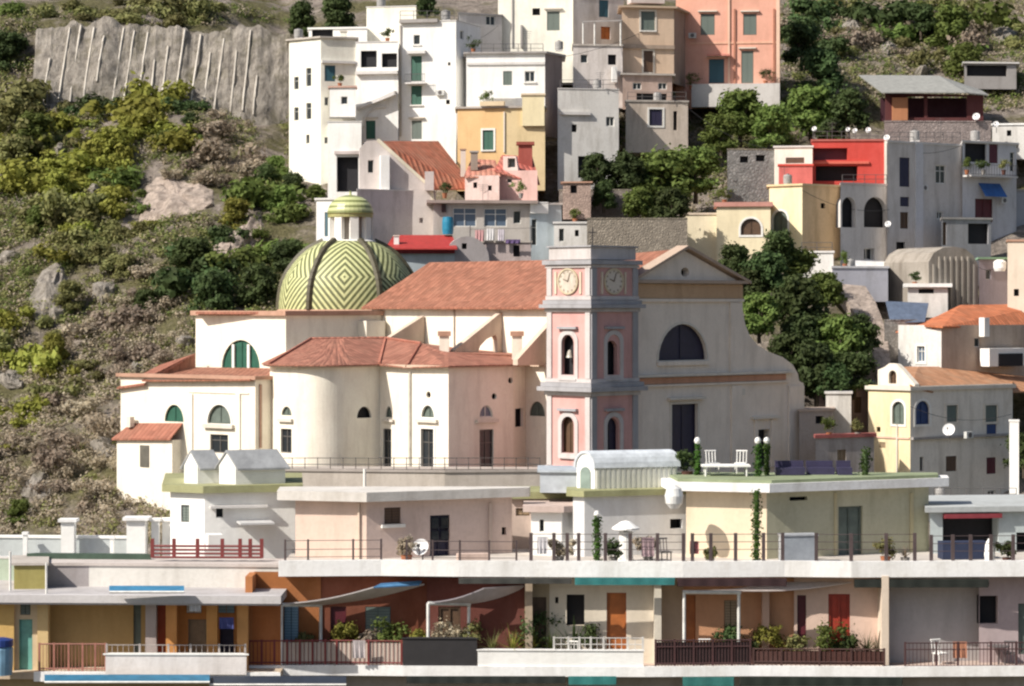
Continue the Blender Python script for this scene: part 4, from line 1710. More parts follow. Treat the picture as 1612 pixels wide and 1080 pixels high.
h = Bld('yellow_house', 'small pale yellow room on the corner of the ochre orange house', 'house', chain([822, 857], [-4], 0, 265.6), 150, 198, YEL, {}, dep=2.5, rmat=plaster((.6, .5, .36), .3))
h = Bld('grey_house', 'grey white ruined house with peeling plaster above the garden trees', 'house', chain([878, 974], [10], 0, 267), 140, 300, WHG, {0: W_(('r', 954, 184, 967, 199, 'g'), ('r', 910, 246, 950, 280, 'k'), ('r', 900, 196, 908, 208, 'k'))}, roof='par', rmat=LGREY)
h.wbox('ledge', 0, 882, 929, 176, 181, .01, .3, LGREY)
h = Bld('white_house', 'patchy white house with two small dark openings under a canopy', 'house', chain([902, 980], [6], 0, 280), 72, 170, plaster((.62, .57, .54), .7), {0: W_(('r', 914, 86, 925, 99, 'g'), ('r', 957, 86, 970, 102, 'k'))}, rmat=FLATR)
h.wbox('pillar', 0, 962, 970, 106, 130, .2, .7, WH)
h = Bld('grey_house', 'dim grey back wall house with a teal shutter behind the canopy', 'house', chain([903, 982], [27], 0, 287), -14, 90, GREY, {0: W_(('r', 943, 0, 958, 27, 'tl'), ('r', 946, 42, 961, 62, 'or', 'd'))}, rmat=GREYD)
cn = empty('terrace_canopy', P(945, 70, 281), 'flat grey canopy on thin white posts over a roof terrace', 'canopy')
mb = MB()
mb.slab([P(916, 33, 280), P(979, 31, 280), P(979, 31, 284), P(916, 33, 284)], .15)
mb.build('canopy_roof', GREYD, cn)
for x in (918, 936, 977):
    mb = MB()
    mb.tube(P(x, 72, 280.2), P(x, 34, 280.2), .09)
    mb.build('post', WHITEP, cn)
h = Bld('beige_house', 'narrow beige house with stacked windows and a projecting cornice', 'house', chain([979, 1061, 1082], [10, 72], 1, 283), 12, 130, BEI, {0: W_(('r', 1009, 18, 1031, 48, 'gr', 'ci'), ('r', 1013, 80, 1028, 114, 'br', 'c'))}, rmat=plaster((.5, .38, .28), .3), over=.5, mats={1: plaster((.33, .25, .2), .4)})  # side face: darker copy of the beige, shade put into the colour
h.wbox('string_course', 0, 979, 1061, 71, 77, .01, .25, plaster((.36, .28, .22), .4))
h.wbox('penthouse', 0, 995, 1048, -12, 4, -2.5, -.5, MAUVE)
h = Bld('beige_house', 'shabby low shop front with washing under the beige house', 'house', chain([980, 1058], [11], 0, 279), 118, 172, plaster((.44, .33, .28), .6), {0: W_(('r', 996, 130, 1010, 141, 'g'), ('r', 1036, 130, 1050, 141, 'g'), ('r', 1002, 147, 1050, 158, 'k'))}, rmat=FLATR, over=.3)
h = Bld('beige_house', 'flaking lower house with one deep blue window above the trees', 'house', chain([985, 1083], [9], 0, 273), 160, 240, plaster((.55, .47, .40), .75), {0: W_(('r', 1022, 172, 1043, 198, 'vi', 's'), ('r', 1060, 175, 1066, 205, 'k'))}, rmat=FLATR, over=.1)
h = Bld('pink_house', 'salmon pink house with dark green shutters and pale corner strips', 'house', chain([1064, 1228], [-7], 0, 288), -14, 170, ROSE, {
    0: W_(('r', 1103, 22, 1125, 55, 'gr', 'h'), ('r', 1170, 22, 1191, 55, 'gr', 'h'), ('r', 1116, 93, 1140, 131, 'tl', 'h'), ('r', 1167, 80, 1186, 131, 'gr', 'h'))}, rmat=FLATR)
for x0, x1 in ((1146, 1149), (1222, 1227.5)):
    h.wbox('pilaster', 0, x0, x1, -14, 150, .01, .16, plaster((.72, .5, .38), .3))
h.wbox('string_course', 0, 1086, 1222, 66, 69, .01, .08, plaster((.72, .42, .3), .3))
for x in (1155, 1217):
    h.wbox('downpipe', 0, x, x + 3, 14, 142, .01, .16, paint((.45, .2, .13), .5))
h.wbox('terrace', 0, 1090, 1228, 134, 170, .01, 2.0, GREY)
h.wbox('canopy', 0, 1113, 1150, 86, 89, .02, .9, plaster((.6, .25, .2), .3))

# --- lower middle houses
R1 = empty('red_roofed_house', P(620, 380, 258), 'house with a long raking white gable wall and a red tiled roof', 'house')
w = Wall(566, 256, 8, 700)
outline_wall(R1, w, [(566, 400), (566, 234), (577, 222), (592, 221), (676, 296), (693, 392), (693, 400)], [], plaster((.60, .54, .51), .45), 'wall', .5, [('r', 579, 252, 588, 272, 'g'), ('r', 660, 343, 666, 351, 'k')])
mb = MB()
for a, b in (((592, 221), (676, 296)), ((676, 296), (693, 392))):
    p, q = w.uz(*a), w.uz(*b)
    wblock(mb, w, [p, q, (q[0] + .28, q[1] + .12), (p[0] + .28, p[1] + .2)], -.55, .1)
mb.build('coping', plaster((.72, .66, .52), .3), R1)
mb = MB()
mb.slab([P(594, 222, 257), P(690, 222, 266), P(748, 297, 260), P(678, 297, 257.3)], .15)
mb.build('roof', tile((.44, .14, .075), .3), R1)
mb = MB()
wbox(mb, w, w.u(598), w.u(612), w.z(600, 300), w.z(600, 245), .01, .9)
mb.build('buttress', WH, R1)
mb = MB()
mb.box(P(676, 300, 256.4), .9, .9, 1.9)
mb.build('chimney', MAUVE, R1)
h = Bld('retaining_wall', 'streaked mauve grey wall supporting the red roofed house', 'wall', chain([562, 686], [31], 0, 253.5), 299, 400, plaster((.56, .5, .49), .7), {}, 2.5, 'flat', LGREY, .05, .12)
VH = Bld('veranda_house', 'low house with glazed windows under a long flat eave', 'house', chain([682, 835], [6], 0, 252), 320, 395, plaster((.5, .46, .42), .5), {0: W_(('r', 713, 327, 750, 357, 'gb'), ('r', 762, 328, 798, 357, 'gb'), ('r', 808, 332, 820, 352, 'g'))}, rmat=plaster((.36, .29, .26), .5), over=.7, rth=.3)
VH.wbox('sign_board', 0, 695, 702, 322, 334, .02, .2, paint((.05, .02, .02), .6))
h = Bld('rose_house', 'pinkish cottage with a red tiled roof and one small dormer window', 'house', chain([784, 846], [-14], 0, 257), 268, 330, plaster((.64, .42, .38), .5), {0: W_(('r', 798, 275, 806, 288, 'g'))}, roof=None)
h.roofpoly([[(778, 268, 256.4), (850, 290, 256.4), (838, 246, 261), (790, 244, 261)]], tile((.46, .12, .09), .35))
mb = MB()
a_ = Wall(792, 257, -14, 815)
outline_wall(h.root, a_, [(792, 282), (792, 246), (812, 246), (818, 282)], [], plaster((.7, .55, .5), .4), 'dormer', .6, [('r', 799, 249, 811, 264, 'g')])
h.chimney(816, 228, 838, 262, 259, plaster((.36, .09, .07), .4), plaster((.3, .08, .06), .4))
h = Bld('rose_house', 'tumbledown pink and white cottage between two red roofs', 'house', chain([732, 786], [-16], 0, 256), 276, 330, plaster((.62, .48, .44), .8), {0: W_(('r', 745, 287, 751, 296, 'k'), ('r', 768, 292, 774, 300, 'k'))}, roof=None)
h.roofpoly([[(730, 278, 255.6), (788, 278, 255.6), (780, 252, 260), (742, 250, 260)]], tile((.46, .17, .12), .5))
h.chimney(725, 236, 733, 278, 258, plaster((.66, .55, .48), .4), RUST)
h.chimney(741, 240, 752, 268, 257, plaster((.30, .24, .2), .4), GREYD)
h = Bld('blue_house', 'pale blue grey house with dark windows behind the church roof', 'house', chain([834, 862, 884], [14, 20], 0, 253), 322, 430, plaster((.40, .46, .50), .4), {0: W_(('r', 837, 345, 845, 386, 'g')), 1: W_(('r', 872, 350, 880, 378, 'g'))}, rmat=LGREY)
h.wbox('canopy', 0, 834, 862, 318, 336, .02, .3, WH)
h = Bld('white_house', 'small white cottage with two tiny windows behind the bell tower', 'house', chain([872, 928], [-2], 0, 250), 352, 420, WHG, {0: W_(('r', 880, 360, 888, 380, 'g'), ('r', 905, 362, 911, 372, 'k'))}, rmat=LGREY)
h = Bld('red_roofed_house', 'low house with bright red sheet roof behind the dome', 'house', chain([612, 716], [4], 0, 246), 391, 440, plaster((.38, .43, .46), .3), {}, roof=None)
h.roofpoly([[(606, 391, 245.4), (720, 391, 245.4), (712, 370, 251), (620, 370, 251)]], paint((.40, .035, .03), .6), .12)
h.wbox('fascia', 0, 612, 716, 392, 399, .02, .3, MAR)
h.chimney(620, 372, 628, 391, 247, WH)
vt = empty('vaulted_house', P(735, 412, 247), 'grey barrel vaulted room with one small round headed window', 'house')
w = Wall(700, 246.5, 6, 770)
outline_wall(vt, w, [(700, 425)] + [(735 - 35 * math.cos(t * math.pi / 12), 408 - 36 * math.sin(t * math.pi / 12)) for t in range(13)] + [(770, 425)], [], plaster((.36, .33, .33), .5), 'vault', 5.0, [('r', 727, 383, 735, 392, 'k')])
h = Bld('garden_wall', 'pale wall with washing lines behind the nave roof', 'wall', chain([752, 836], [0], 0, 248), 382, 425, plaster((.44, .37, .36), .7), {0: W_(('r', 808, 386, 818, 404, 'k'))}, 1.5, 'flat', FLATR)
lw = Wall(750, 247.3, 0, 836)
for x0, x1, y0, y1, col, lab in ((748, 762, 362, 380, (.55, .3, .3), 'pink cloth hanging on the washing line'), (766, 778, 360, 378, (.7, .68, .68), 'white cloth hanging on the washing line'),
                                 (796, 819, 377, 383, (.10, .06, .16), 'purple cloth spread on the wall top'), (784, 794, 361, 379, (.6, .55, .6), 'lilac cloth hanging on the washing line')):
    mb = MB()
    for k in range(6):
        u0, u1 = lw.u(x0) + (lw.u(x1) - lw.u(x0)) * k / 6, lw.u(x0) + (lw.u(x1) - lw.u(x0)) * (k + 1) / 6
        z0, z1 = lw.z(x0, y1), lw.z(x0, y0)
        o0, o1 = .1 * (k % 2), .1 * ((k + 1) % 2)
        mb.face([lw.p(u0, z0, o0), lw.p(u1, z0, o1), lw.p(u1, z1, o1 * .3), lw.p(u0, z1, o0 * .3)])
        mb.face([lw.p(u0, z0, o0 - .02), lw.p(u1, z0, o1 - .02), lw.p(u1, z1, o1 * .3 - .02), lw.p(u0, z1, o0 * .3 - .02)])
    tag(mb.build('laundry', paint(col, .8)), lab, 'laundry')
ln = MB()
ln.tube(lw.q(740, 361, -.05), lw.q(836, 359, -.05), .02, None, 4)
for x in (740, 836):
    ln.tube(lw.q(x, 390, -.05), lw.q(x, 355, -.05), .05, None, 5)
tag(ln.build('washing_line', IRON2), 'washing line on two posts behind the nave roof', 'washing line')
c0 = P(705, 369, 250.5)
mb = MB()
mb.lathe(c0, [(.5, 0), (.56, .5), (.56, 1.2), (.5, 1.7), (.1, 1.75)], 18)
bw = mb.build('water_barrel', paint((.02, .22, .36), .4))
tag(bw, 'bright blue water barrel beside the veranda house', 'barrel')
h = Bld('white_house', 'plain white house half hidden by the lantern of the dome', 'house', chain([498, 562], [-20], 0, 252), 314, 420, WH, {0: W_(('r', 511, 334, 521, 372, 'tl'))}, rmat=LGREY, over=.15)
h = Bld('stone_wall', 'rubble terrace wall behind the bell tower', 'wall', chain([924, 1082], [3], 0, 245), 345, 420, stone((.36, .31, .25)), {}, 1.2, 'flat', stone((.3, .26, .2)), .03, .15)
h = Bld('stone_wall', 'upper rubble terrace wall under the garden trees', 'wall', chain([880, 1010], [-4], 0, 256), 300, 350, stone((.30, .25, .22)), {}, 1.2, 'flat', stone((.3, .26, .2)), .03, .15)
h = Bld('stone_wall', 'grey rubble wall with dark gaps beside the red house', 'wall', chain([1145, 1222], [6], 0, 268), 236, 320, stone((.30, .29, .28), .8), {0: W_(('r', 1165, 246, 1178, 256, 'k'), ('r', 1190, 244, 1204, 254, 'k'))}, 1.2, 'flat', stone((.3, .26, .2)), .03, .15)
h = Bld('ruined_hut', 'tiny tumbledown hut of pinkish rubble beside the terrace wall', 'hut', chain([886, 930], [-8], 0, 252), 288, 345, stone((.42, .31, .26)), {0: W_(('r', 898, 292, 908, 304, 'k'))}, 3, 'flat', RUST, .2, .15)

# --- right hand cluster
h = Bld('cream_house', 'narrow cream house end with one brown window joined to the red house', 'house', chain([1219, 1279], [-10], 0, 268), 232, 330, WHC, {0: W_(('r', 1237, 248, 1266, 257, 'br'))}, rmat=LGREY)
h = Bld('red_lean_to', 'rose red lean to below the narrow cream house end', 'house', chain([1226, 1279], [-6], 0, 266), 261, 320, plaster((.55, .14, .13), .5), {}, 1.5, rmat=RED)
h = Bld('red_house', 'bright red house with long dark recessed balconies', 'house', chain([1278, 1396], [-3], 0, 269), 222, 330, RED, {0: W_(('r', 1281, 233, 1334, 252, 'mr', 'f'), ('r', 1284, 261, 1350, 285, 'k'))}, rmat=plaster((.42, .12, .1), .4), depth=.9)
h.wbox('string_course', 0, 1279, 1368, 254, 258, .01, .2, plaster((.62, .14, .1), .3))
h.wbox('pilaster', 0, 1392, 1395.9, 222, 290, .01, .16, WHC)
h = Bld('yellow_house', 'bright yellow narrow house with one arched window above the dark trees', 'house', chain([1211, 1263, 1324], [-42, 40], 1, 256), 292, 440, YEL, {
    0: W_(('a', 1217, 332, 1240, 365, 'gr', 's'), ('r', 1226, 391, 1236, 409, 'tn')), 1: W_(('r', 1292, 320, 1299, 328, 'k'))}, rmat=plaster((.62, .5, .3), .3), over=.2, mats={1: plaster((.62, .46, .28), .6)})  # second face browned in its colour to show shade
h = Bld('yellow_house', 'pale yellow wing with a wide arched window', 'house', chain([1128, 1213], [-9], 0, 254), 325, 440, plaster((.70, .61, .42), .3), {0: W_(('a', 1166, 344, 1198, 370, 'br', 's'))}, rmat=plaster((.48, .24, .2), .4), over=.25, rth=.45)
h = Bld('yellow_house', 'plain pale yellow block at the low end of the yellow houses', 'house', chain([1077, 1130], [-9], 0, 256), 338, 440, plaster((.68, .60, .44), .3), {}, rmat=plaster((.6, .5, .4), .3), over=.1)
h = Bld('arcade_house', 'grey shaded house with two tall arched recesses', 'house', chain([1323, 1399], [34], 0, 256), 290, 450, GREY, {0: W_(('a', 1325.5, 310, 1347, 358, 'k'), ('a', 1360, 310, 1396, 358, 'k'), ('r', 1360, 391, 1377, 409, 'g'))}, rmat=MAUVE, over=.1, depth=.6)
awning('awning', 'white awning over a dark window of the arcade house', h.ws[0], 1340, 1391, 409.5, 420, .9, WH)
h = Bld('grey_house', 'low lilac grey wall house below the arcade house', 'house', chain([1310, 1398], [12], 0, 247), 422, 475, plaster((.42, .42, .47), .4), {}, rmat=GREYB, over=.1)
h = Bld('white_house', 'small white store with one door below the yellow house', 'house', chain([1258, 1312], [-14], 0, 249), 398, 450, WHG, {0: W_(('r', 1266, 408, 1273, 419, 'g'))}, rmat=LGREY, dep=3)
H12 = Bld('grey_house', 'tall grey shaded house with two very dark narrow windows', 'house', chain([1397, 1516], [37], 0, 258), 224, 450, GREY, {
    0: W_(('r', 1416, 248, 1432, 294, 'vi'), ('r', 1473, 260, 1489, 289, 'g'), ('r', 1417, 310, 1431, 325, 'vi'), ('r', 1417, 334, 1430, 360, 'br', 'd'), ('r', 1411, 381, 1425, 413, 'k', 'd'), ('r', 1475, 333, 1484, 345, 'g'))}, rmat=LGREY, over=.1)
H12.wbox('pilaster', 0, 1440, 1452, 226, 420, .01, .14, GREYB)
h = Bld('grey_house', 'blue grey house with maroon shutters and a cluttered balcony', 'house', chain([1515, 1600], [33], 0, 264), 224, 430, GREYB, {
    0: W_(('r', 1519, 226, 1553, 255, 'k'), ('r', 1557, 227, 1571, 257, 'mr'), ('r', 1535, 313, 1563, 350, 'mr', 'd'), ('r', 1590, 240, 1597, 270, 'g'))}, rmat=LGREY, over=.2)
rail_on(h, 0, 1516, 1590, 259, 276, 1.2, 18)
awning('awning', 'bright blue awning over a maroon door', h.ws[0], 1540, 1574, 288, 309, 1.1, paint((.03, .12, .36), .6))
h = Bld('grey_house', 'shaded lower house with a dark slanting gap at its foot', 'house', chain([1482, 1560], [20], 0, 254), 345, 450, plaster((.28, .275, .29), .6), {0: W_(('r', 1484, 350, 1490, 386, 'br', 'd'), ('r', 1524, 352, 1556, 384, 'k'))}, rmat=GREYD)
h = Bld('grey_house', 'slate grey end house beyond the blue awning', 'house', chain([1575, 1650], [30], 0, 268), 300, 430, plaster((.34, .35, .38), .5), {0: W_(('r', 1588, 326, 1597, 336, 'k'), ('r', 1602, 360, 1612, 380, 'g'))}, rmat=GREYD)
sb = empty('stone_barn', P(1500, 480, 247), 'tall ribbed stone barn with a rounded top', 'barn')
w = Wall(1462, 245, 24, 1540)
outline_wall(sb, w, [(1462, 500), (1462, 412), (1470, 398), (1484, 390), (1502, 388), (1520, 392), (1532, 402), (1540, 418), (1540, 500)], [], plaster((.29, .26, .225), .9), 'stone_gable', 8.0)
for k in range(8):
    x = 1468 + k * 9
    mb = MB()
    wbox(mb, w, w.u(x), w.u(x + 3), w.z(x, 490), w.z(x, 404 if 0 < k < 7 else 416), .005, .16)
    mb.build('rib', plaster((.33, .30, .26), .8), sb)
h = Bld('cream_house', 'cream house end cut by the picture edge beside the stone barn', 'house', chain([1586, 1660], [-10], 0, 242), 380, 500, plaster((.68, .58, .47), .3), {0: W_(('r', 1596, 455, 1604, 466, 'k'))}, rmat=RUST)
h = Bld('mauve_house', 'narrow mauve shaded house between the barn and the cream house end', 'house', chain([1541, 1590], [25], 0, 246), 408, 500, plaster((.30, .26, .29), .6), {0: W_(('r', 1552, 425, 1560, 440, 'g'))}, rmat=plaster((.26, .42, .28), .4), over=.3)
mb = MB()
mb.lathe(P(1574, 427, 243.5), [(.5, 0), (.62, .3), (.62, .9), (.3, 1.1)], 16)
tag(mb.build('water_tank', WH), 'round white water tank on the mauve house terrace', 'water tank')
h = Bld('white_house', 'low white flat roofed hut below the stone barn', 'house', chain([1429, 1492], [-6], 0, 241), 452, 500, WHG, {0: W_(('r', 1446, 455, 1470, 462, 'k'))}, rmat=WH, over=.4, rth=.35)
cv = empty('tarp_canopy', P(1430, 510, 239), 'blue grey tarpaulin canopy on poles below the white hut', 'canopy')
mb = MB()
mb.slab([P(1394, 474, 239.5), P(1462, 477, 239.5), P(1456, 506, 236.5), P(1402, 508, 236.5)], .08)
mb.build('tarpaulin', paint((.10, .13, .19), .6), cv)
for x, y, D in ((1402, 530, 236.6), (1456, 530, 236.6)):
    mb = MB()
    mb.tube(P(x, y, D), P(x, 507, D), .06)
    mb.build('pole', IRON2, cv)
h = Bld('stone_wall', 'grey rubble wall running beside the stony path', 'wall', chain([1392, 1470], [14], 0, 236), 505, 580, stone((.36, .33, .30)), {}, 1.5, 'flat', stone((.3, .28, .26)), .03, .12)
H16 = Bld('orange_roofed_house', 'house with bright orange tiled hip roof and a white end wall', 'house', chain([1414, 1482, 1660], [-42, 34], 1, 231), 512, 600, plaster((.45, .36, .29), .5), {
    0: W_(('r', 1444, 545, 1456, 570, 'gb', 's')), 1: W_(('r', 1534, 532, 1543, 546, 'g'), ('r', 1560, 560, 1567, 575, 'g'))}, roof=None, mats={0: WHG})
H16.roofpoly([[(1455, 512, 232), (1484, 514, 230.4), (1660, 512, 243), (1660, 478, 247), (1512, 480, 239)], [(1484, 514, 230.4), (1410, 522, 236), (1470, 500, 240), (1512, 480, 239)]], tile((.46, .14, .055), .12))
H16.wbox('terrace_room', 1, 1538, 1598, 548, 576, .4, 1.6, WH)
H16.wbox('dark_gap_sheet', 1, 1552, 1590, 556, 576, 1.61, 1.66, DARK)  # flat dark sheet on the room front, nothing is cut open
H16.wbox('chimney', 1, 1540, 1548, 500, 530, .1, .8, WH)
H17 = Bld('yellow_gabled_house', 'yellow house with arched windows, small bell gable and weathered tile roof', 'house', chain([1367, 1433, 1594], [-48, 36], 1, 218), 608, 830, plaster((.75, .63, .40), .4), {
    0: W_(('a', 1405, 632, 1424, 668, 'gr', 's'), ('r', 1380, 672, 1386, 680, 'k'), ('r', 1384, 696, 1394, 705, 'tn')),
    1: W_(('a', 1441, 631, 1463, 668, 'bl', 's'), ('r', 1490, 638, 1507, 664, 'gr', 'c'), ('r', 1551, 638, 1570, 664, 'gr', 'c'), ('r', 1553, 667, 1569, 686, 'bl'), ('r', 1448, 719, 1454, 742, 'g'), ('r', 1489, 718, 1506, 742, 'br'), ('r', 1553, 720, 1568, 746, 'mr'), ('r', 1555, 772, 1567, 795, 'g'))},
    roof=None, mats={1: plaster((.70, .65, .58), .6)}, dep=8)  # flank has its own tan, a shade tone painted into the plaster
H17.bandy('cornice', 609, 615, .22, TRIM)
H17.wbox('string_course', 1, 1434, 1592, 685, 689, .01, .3, GREYD)
H17.wbox('string_course', 0, 1368, 1432, 687, 690, .01, .1, plaster((.7, .45, .35), .3))
H17.wbox('downpipe', 0, 1412, 1414, 668, 745, .01, .12, TRIM)
H17.roofpoly([[(1466, 616, 219.4), (1660, 616, 234), (1660, 596, 240), (1600, 577, 240), (1446, 577, 229)], [(1433, 608, 217.8), (1466, 616, 219.4), (1446, 577, 229), (1420, 577, 229)]], tile((.42, .20, .10), .4))
gw = Wall(1380, 221.5, -48, 1425)
outline_wall(H17.root, gw, [(1382, 612), (1382, 582), (1392, 578), (1400, 572), (1411, 573), (1420, 582), (1440, 605), (1440, 612)], [], plaster((.74, .68, .58), .35), 'bell_gable', .6, [('a', 1399, 583, 1411, 604, 'br')])
h = Bld('white_pillar', 'tall white plastered pillar beside the weathered tile roof house', 'pillar', chain([1589, 1604], [-20], 0, 214), 664, 820, WH, {}, .8, 'flat', WH, .05, .15)
h = Bld('white_house', 'low dusty roof terrace with a dark doorway below the white pillar', 'house', chain([1468, 1604], [4], 0, 205), 788, 850, plaster((.34, .31, .32), .6), {0: W_(('r', 1554, 793, 1566, 815, 'k', 'd'))}, 3, rmat=GREY)
tree('broadleaf_tree', 1612, 705, 34, 'dark', 'dark tree behind the white pillar at the picture edge', None, 222)

hut = empty('pergola_hut', P(1470, 190, 290), 'dark maroon hut under a pale sloping sheet roof on the hillside', 'hut')
w = Wall(1394, 289, 0, 1548)
outline_wall(hut, w, [(1394, 205), (1394, 146), (1548, 150), (1548, 205)], [[(1428, 185), (1428, 152), (1455, 152), (1455, 185)], [(1460, 185), (1460, 152), (1522, 152), (1522, 185)]], plaster((.10, .03, .03), .4), 'wall', .3)
mb = MB()
wbox(mb, w, w.u(1404), w.u(1428), w.z(1410, 190), w.z(1410, 154), .01, .5)
mb.build('painted_sunlit_panel', plaster((.45, .2, .1), .5), hut)  # orange panel paints sunlight onto this end of the hut wall
mb = MB()
wbox(mb, w, w.u(1394), w.u(1548), w.z(1410, 190), w.z(1410, 150), -4, -3.8)
mb.build('back_wall', plaster((.06, .02, .03), .4), hut)
mb = MB()
mb.slab([P(1388, 145, 287.5), P(1520, 145, 287.5), P(1478, 119, 295), P(1352, 118, 295)], .12)
mb.slab([P(1520, 145, 287.5), P(1556, 149, 288.5), P(1545, 142, 295), P(1478, 119, 295)], .12)
mb.build('roof', paint((.30, .30, .28), .7), hut)
h = Bld('stone_wall', 'rough grey terrace wall under the pergola hut', 'wall', chain([1392, 1560], [2], 0, 275), 192, 250, stone((.36, .30, .28)), {}, 2, 'flat', stone((.36, .3, .28)), .05, .15)
h = Bld('white_house', 'low white house at the end of the rough terrace wall', 'house', chain([1562, 1660], [-12], 0, 279), 196, 250, WHG, {0: W_(('r', 1585, 205, 1592, 214, 'k'))}, rmat=WH)
h = Bld('stone_hut', 'dark open shed among scrub above the pergola hut', 'hut', chain([1518, 1600], [5], 0, 300), 100, 140, GREYD, {0: W_(('r', 1522, 103, 1585, 120, 'k'))}, rmat=LGREY, over=.3)
# stony path and ruined corner right of the church front
mb = MB()
le = [(1312, 446), (1330, 470), (1350, 500), (1366, 535), (1378, 570), (1384, 600)]
ri = [(1362, 450), (1378, 475), (1390, 505), (1398, 540), (1402, 572), (1404, 600)]
for k in range(5):
    ds = [246 - 3.4 * k, 246 - 3.4 * (k + 1)]
    mb.slab([P(*le[k + 1], ds[1]), P(*ri[k + 1], ds[1]), P(*ri[k], ds[0]), P(*le[k], ds[0])], 1.2)
o = mb.build('stony_path', PALER)
o['kind'] = 'structure'
h = Bld('ruined_house', 'broken plaster house wall between the church front and the yellow gabled house', 'house', chain([1258, 1312], [24], 0, 219), 648, 800, plaster((.36, .31, .28), .8), {0: W_(('r', 1284, 655, 1296, 667, 'k'))}, rmat=plaster((.45, .36, .3), .5), dep=4)
h = Bld('white_house', 'small white wall stub with a pale drainpipe in the ruined corner', 'house', chain([1300, 1340], [-5], 0, 224), 620, 760, WHG, {}, rmat=LGREY, dep=3)
h = Bld('mauve_house', 'dark mauve house front in the ruined corner', 'house', chain([1290, 1374], [20], 0, 227), 604, 760, plaster((.26, .19, .18), .6), {0: W_(('r', 1296, 612, 1306, 630, 'k'), ('r', 1345, 625, 1356, 650, 'br'))}, rmat=GREYD, dep=4)
h = Bld('garden_wall', 'grey garden wall with a red coping beside the yellow gabled house', 'wall', chain([1284, 1376], [26], 0, 213.5), 690, 800, plaster((.36, .32, .30), .7), {0: W_(('r', 1318, 708, 1332, 740, 'tn', 'd'))}, 1.2, 'flat', plaster((.33, .10, .09), .4), .15, .3)


# --- small roof things
def dish(px, py, D, r, label, yaw=-25, stand=.5, cat='satellite dish'):
    c = P(px, py, D)
    R = r * D / F
    root = empty('satellite_dish', c - Vector((0, 0, R + stand)), label, cat)
    a = math.radians(yaw)
    ax = Vector((math.sin(a) * .93, -math.cos(a) * .93, .36)).normalized()
    t = ax.cross(Vector((0, 0, 1))).normalized()
    s = t.cross(ax)
    mb = MB()
    rings = []
    for k in range(5):
        rr_ = R * k / 4
        rings.append([c + ax * (.28 * R * (k / 4) ** 2) + (t * math.cos(j * math.pi / 9) + s * math.sin(j * math.pi / 9)) * max(rr_, .01) for j in range(18)])
    for A_, B_ in zip(rings, rings[1:]):
        for j in range(18):
            i = (j + 1) % 18
            mb.face([A_[j], A_[i], B_[i], B_[j]])
    mb.build('reflector', paint((.74, .74, .74), .45, .1), root)
    mb = MB()
    mb.tube(c - s * R * .9 + ax * .28 * R, c + ax * R * .9, .025, None, 5)
    mb.box(c + ax * R * .9 - Vector((0, 0, .06)), .13, .13, .12)
    mb.build('arm', IRON2, root)
    mb = MB()
    mb.tube(c - ax * .05, c - ax * .18, .05, None, 6)
    mb.tube(c - ax * .18, c - ax * .18 - Vector((0, 0, R + stand)), .035, None, 6)
    mb.build('mast', IRON2, root)
    return root


for a in ((1494, 677, 216.5, 10, 'large white satellite dish on the shaded wall of the yellow gabled house'),
          (1396, 217, 266, 5, 'small white satellite dish at the corner of the red house roof'), (1398, 353, 254, 5, 'white satellite dish on the arcade house corner'),
          (1346, 206, 274, 4, 'tiny white dish behind the red house roof'), (1282, 203, 274, 4, 'tiny white dish under the dark tree'),
          (1367, 205, 275, 4.5, 'tiny white dish in front of the rough terrace wall'),
          (1537, 184, 275, 6, 'white dish standing on the rough terrace wall'), (1568, 196, 277, 5, 'white dish on the low white house'),
          (1335, 204, 271, 3.5, 'tiny white dish at the back of the red house roof')):
    dish(*a)


def antenna(px, py, D, h, label):
    b_ = P(px, py, D)
    mb = MB()
    mb.tube(b_, b_ + Vector((0, 0, h)), .03, .02, 5)
    for k, ln_ in enumerate((.5, .42, .34, .26)):
        z = h * (.95 - .1 * k)
        mb.tube(b_ + Vector((-ln_, .1 * k, z)), b_ + Vector((ln_, .1 * k, z)), .016, None, 4)
    o = mb.build('tv_antenna', IRON2)
    return tag(o, label, 'antenna')


for a in ((698, 33, 279, 2.0, 'thin tv antenna on the tall white house'), (612, 12, 285, 2.2, 'tv antenna on the windowless white block'), (830, 80, 276, 2.2, 'tv antenna on the white roof terrace house'),
          (1480, 222, 262, 2.4, 'tv antenna on the tall grey shaded house'), (1310, 222, 271, 2.0, 'tv antenna on the red house'), (1550, 222, 268, 2.2, 'tv antenna on the blue grey house'),
          (1235, 290, 259, 1.8, 'tv antenna on the bright yellow narrow house'), (760, 318, 255, 1.8, 'tv antenna on the veranda house eave'), (1180, 318, 257, 1.8, 'tv antenna on the pale yellow wing'),
          (1560, 577, 234, 1.8, 'tv antenna on the weathered tile roof'), (945, 140, 270, 1.8, 'tv antenna on the grey ruined house'), (1440, 222, 263, 1.5, 'short tv antenna on the grey shaded house edge')):
    antenna(*a)
# ------------------------------------------------------------------ near apartment block: roof terrace level
WHITE = plaster((.78, .77, .74), .22)
FASC = plaster((.80, .79, .77), .5)
MOSS = plaster((.30, .30, .16), .6)
PINKB = plaster((.62, .48, .40), .3)
CREAMY = plaster((.66, .58, .38), .28)
POST = paint((.085, .06, .06), .6)
block = empty('apartment_building', P(1040, 1300, 106), 'long terraced apartment building with white slab edges across the bottom of the view', 'apartment building')
tch = chain([440, 600, 722, 1075, 1235, 1340, 1680], [4, -6, -2, 4, -6, 3], 3, 100)
tws = walls_of(tch)


def zpx(py, D=100):
    return (HY - py) * D / F


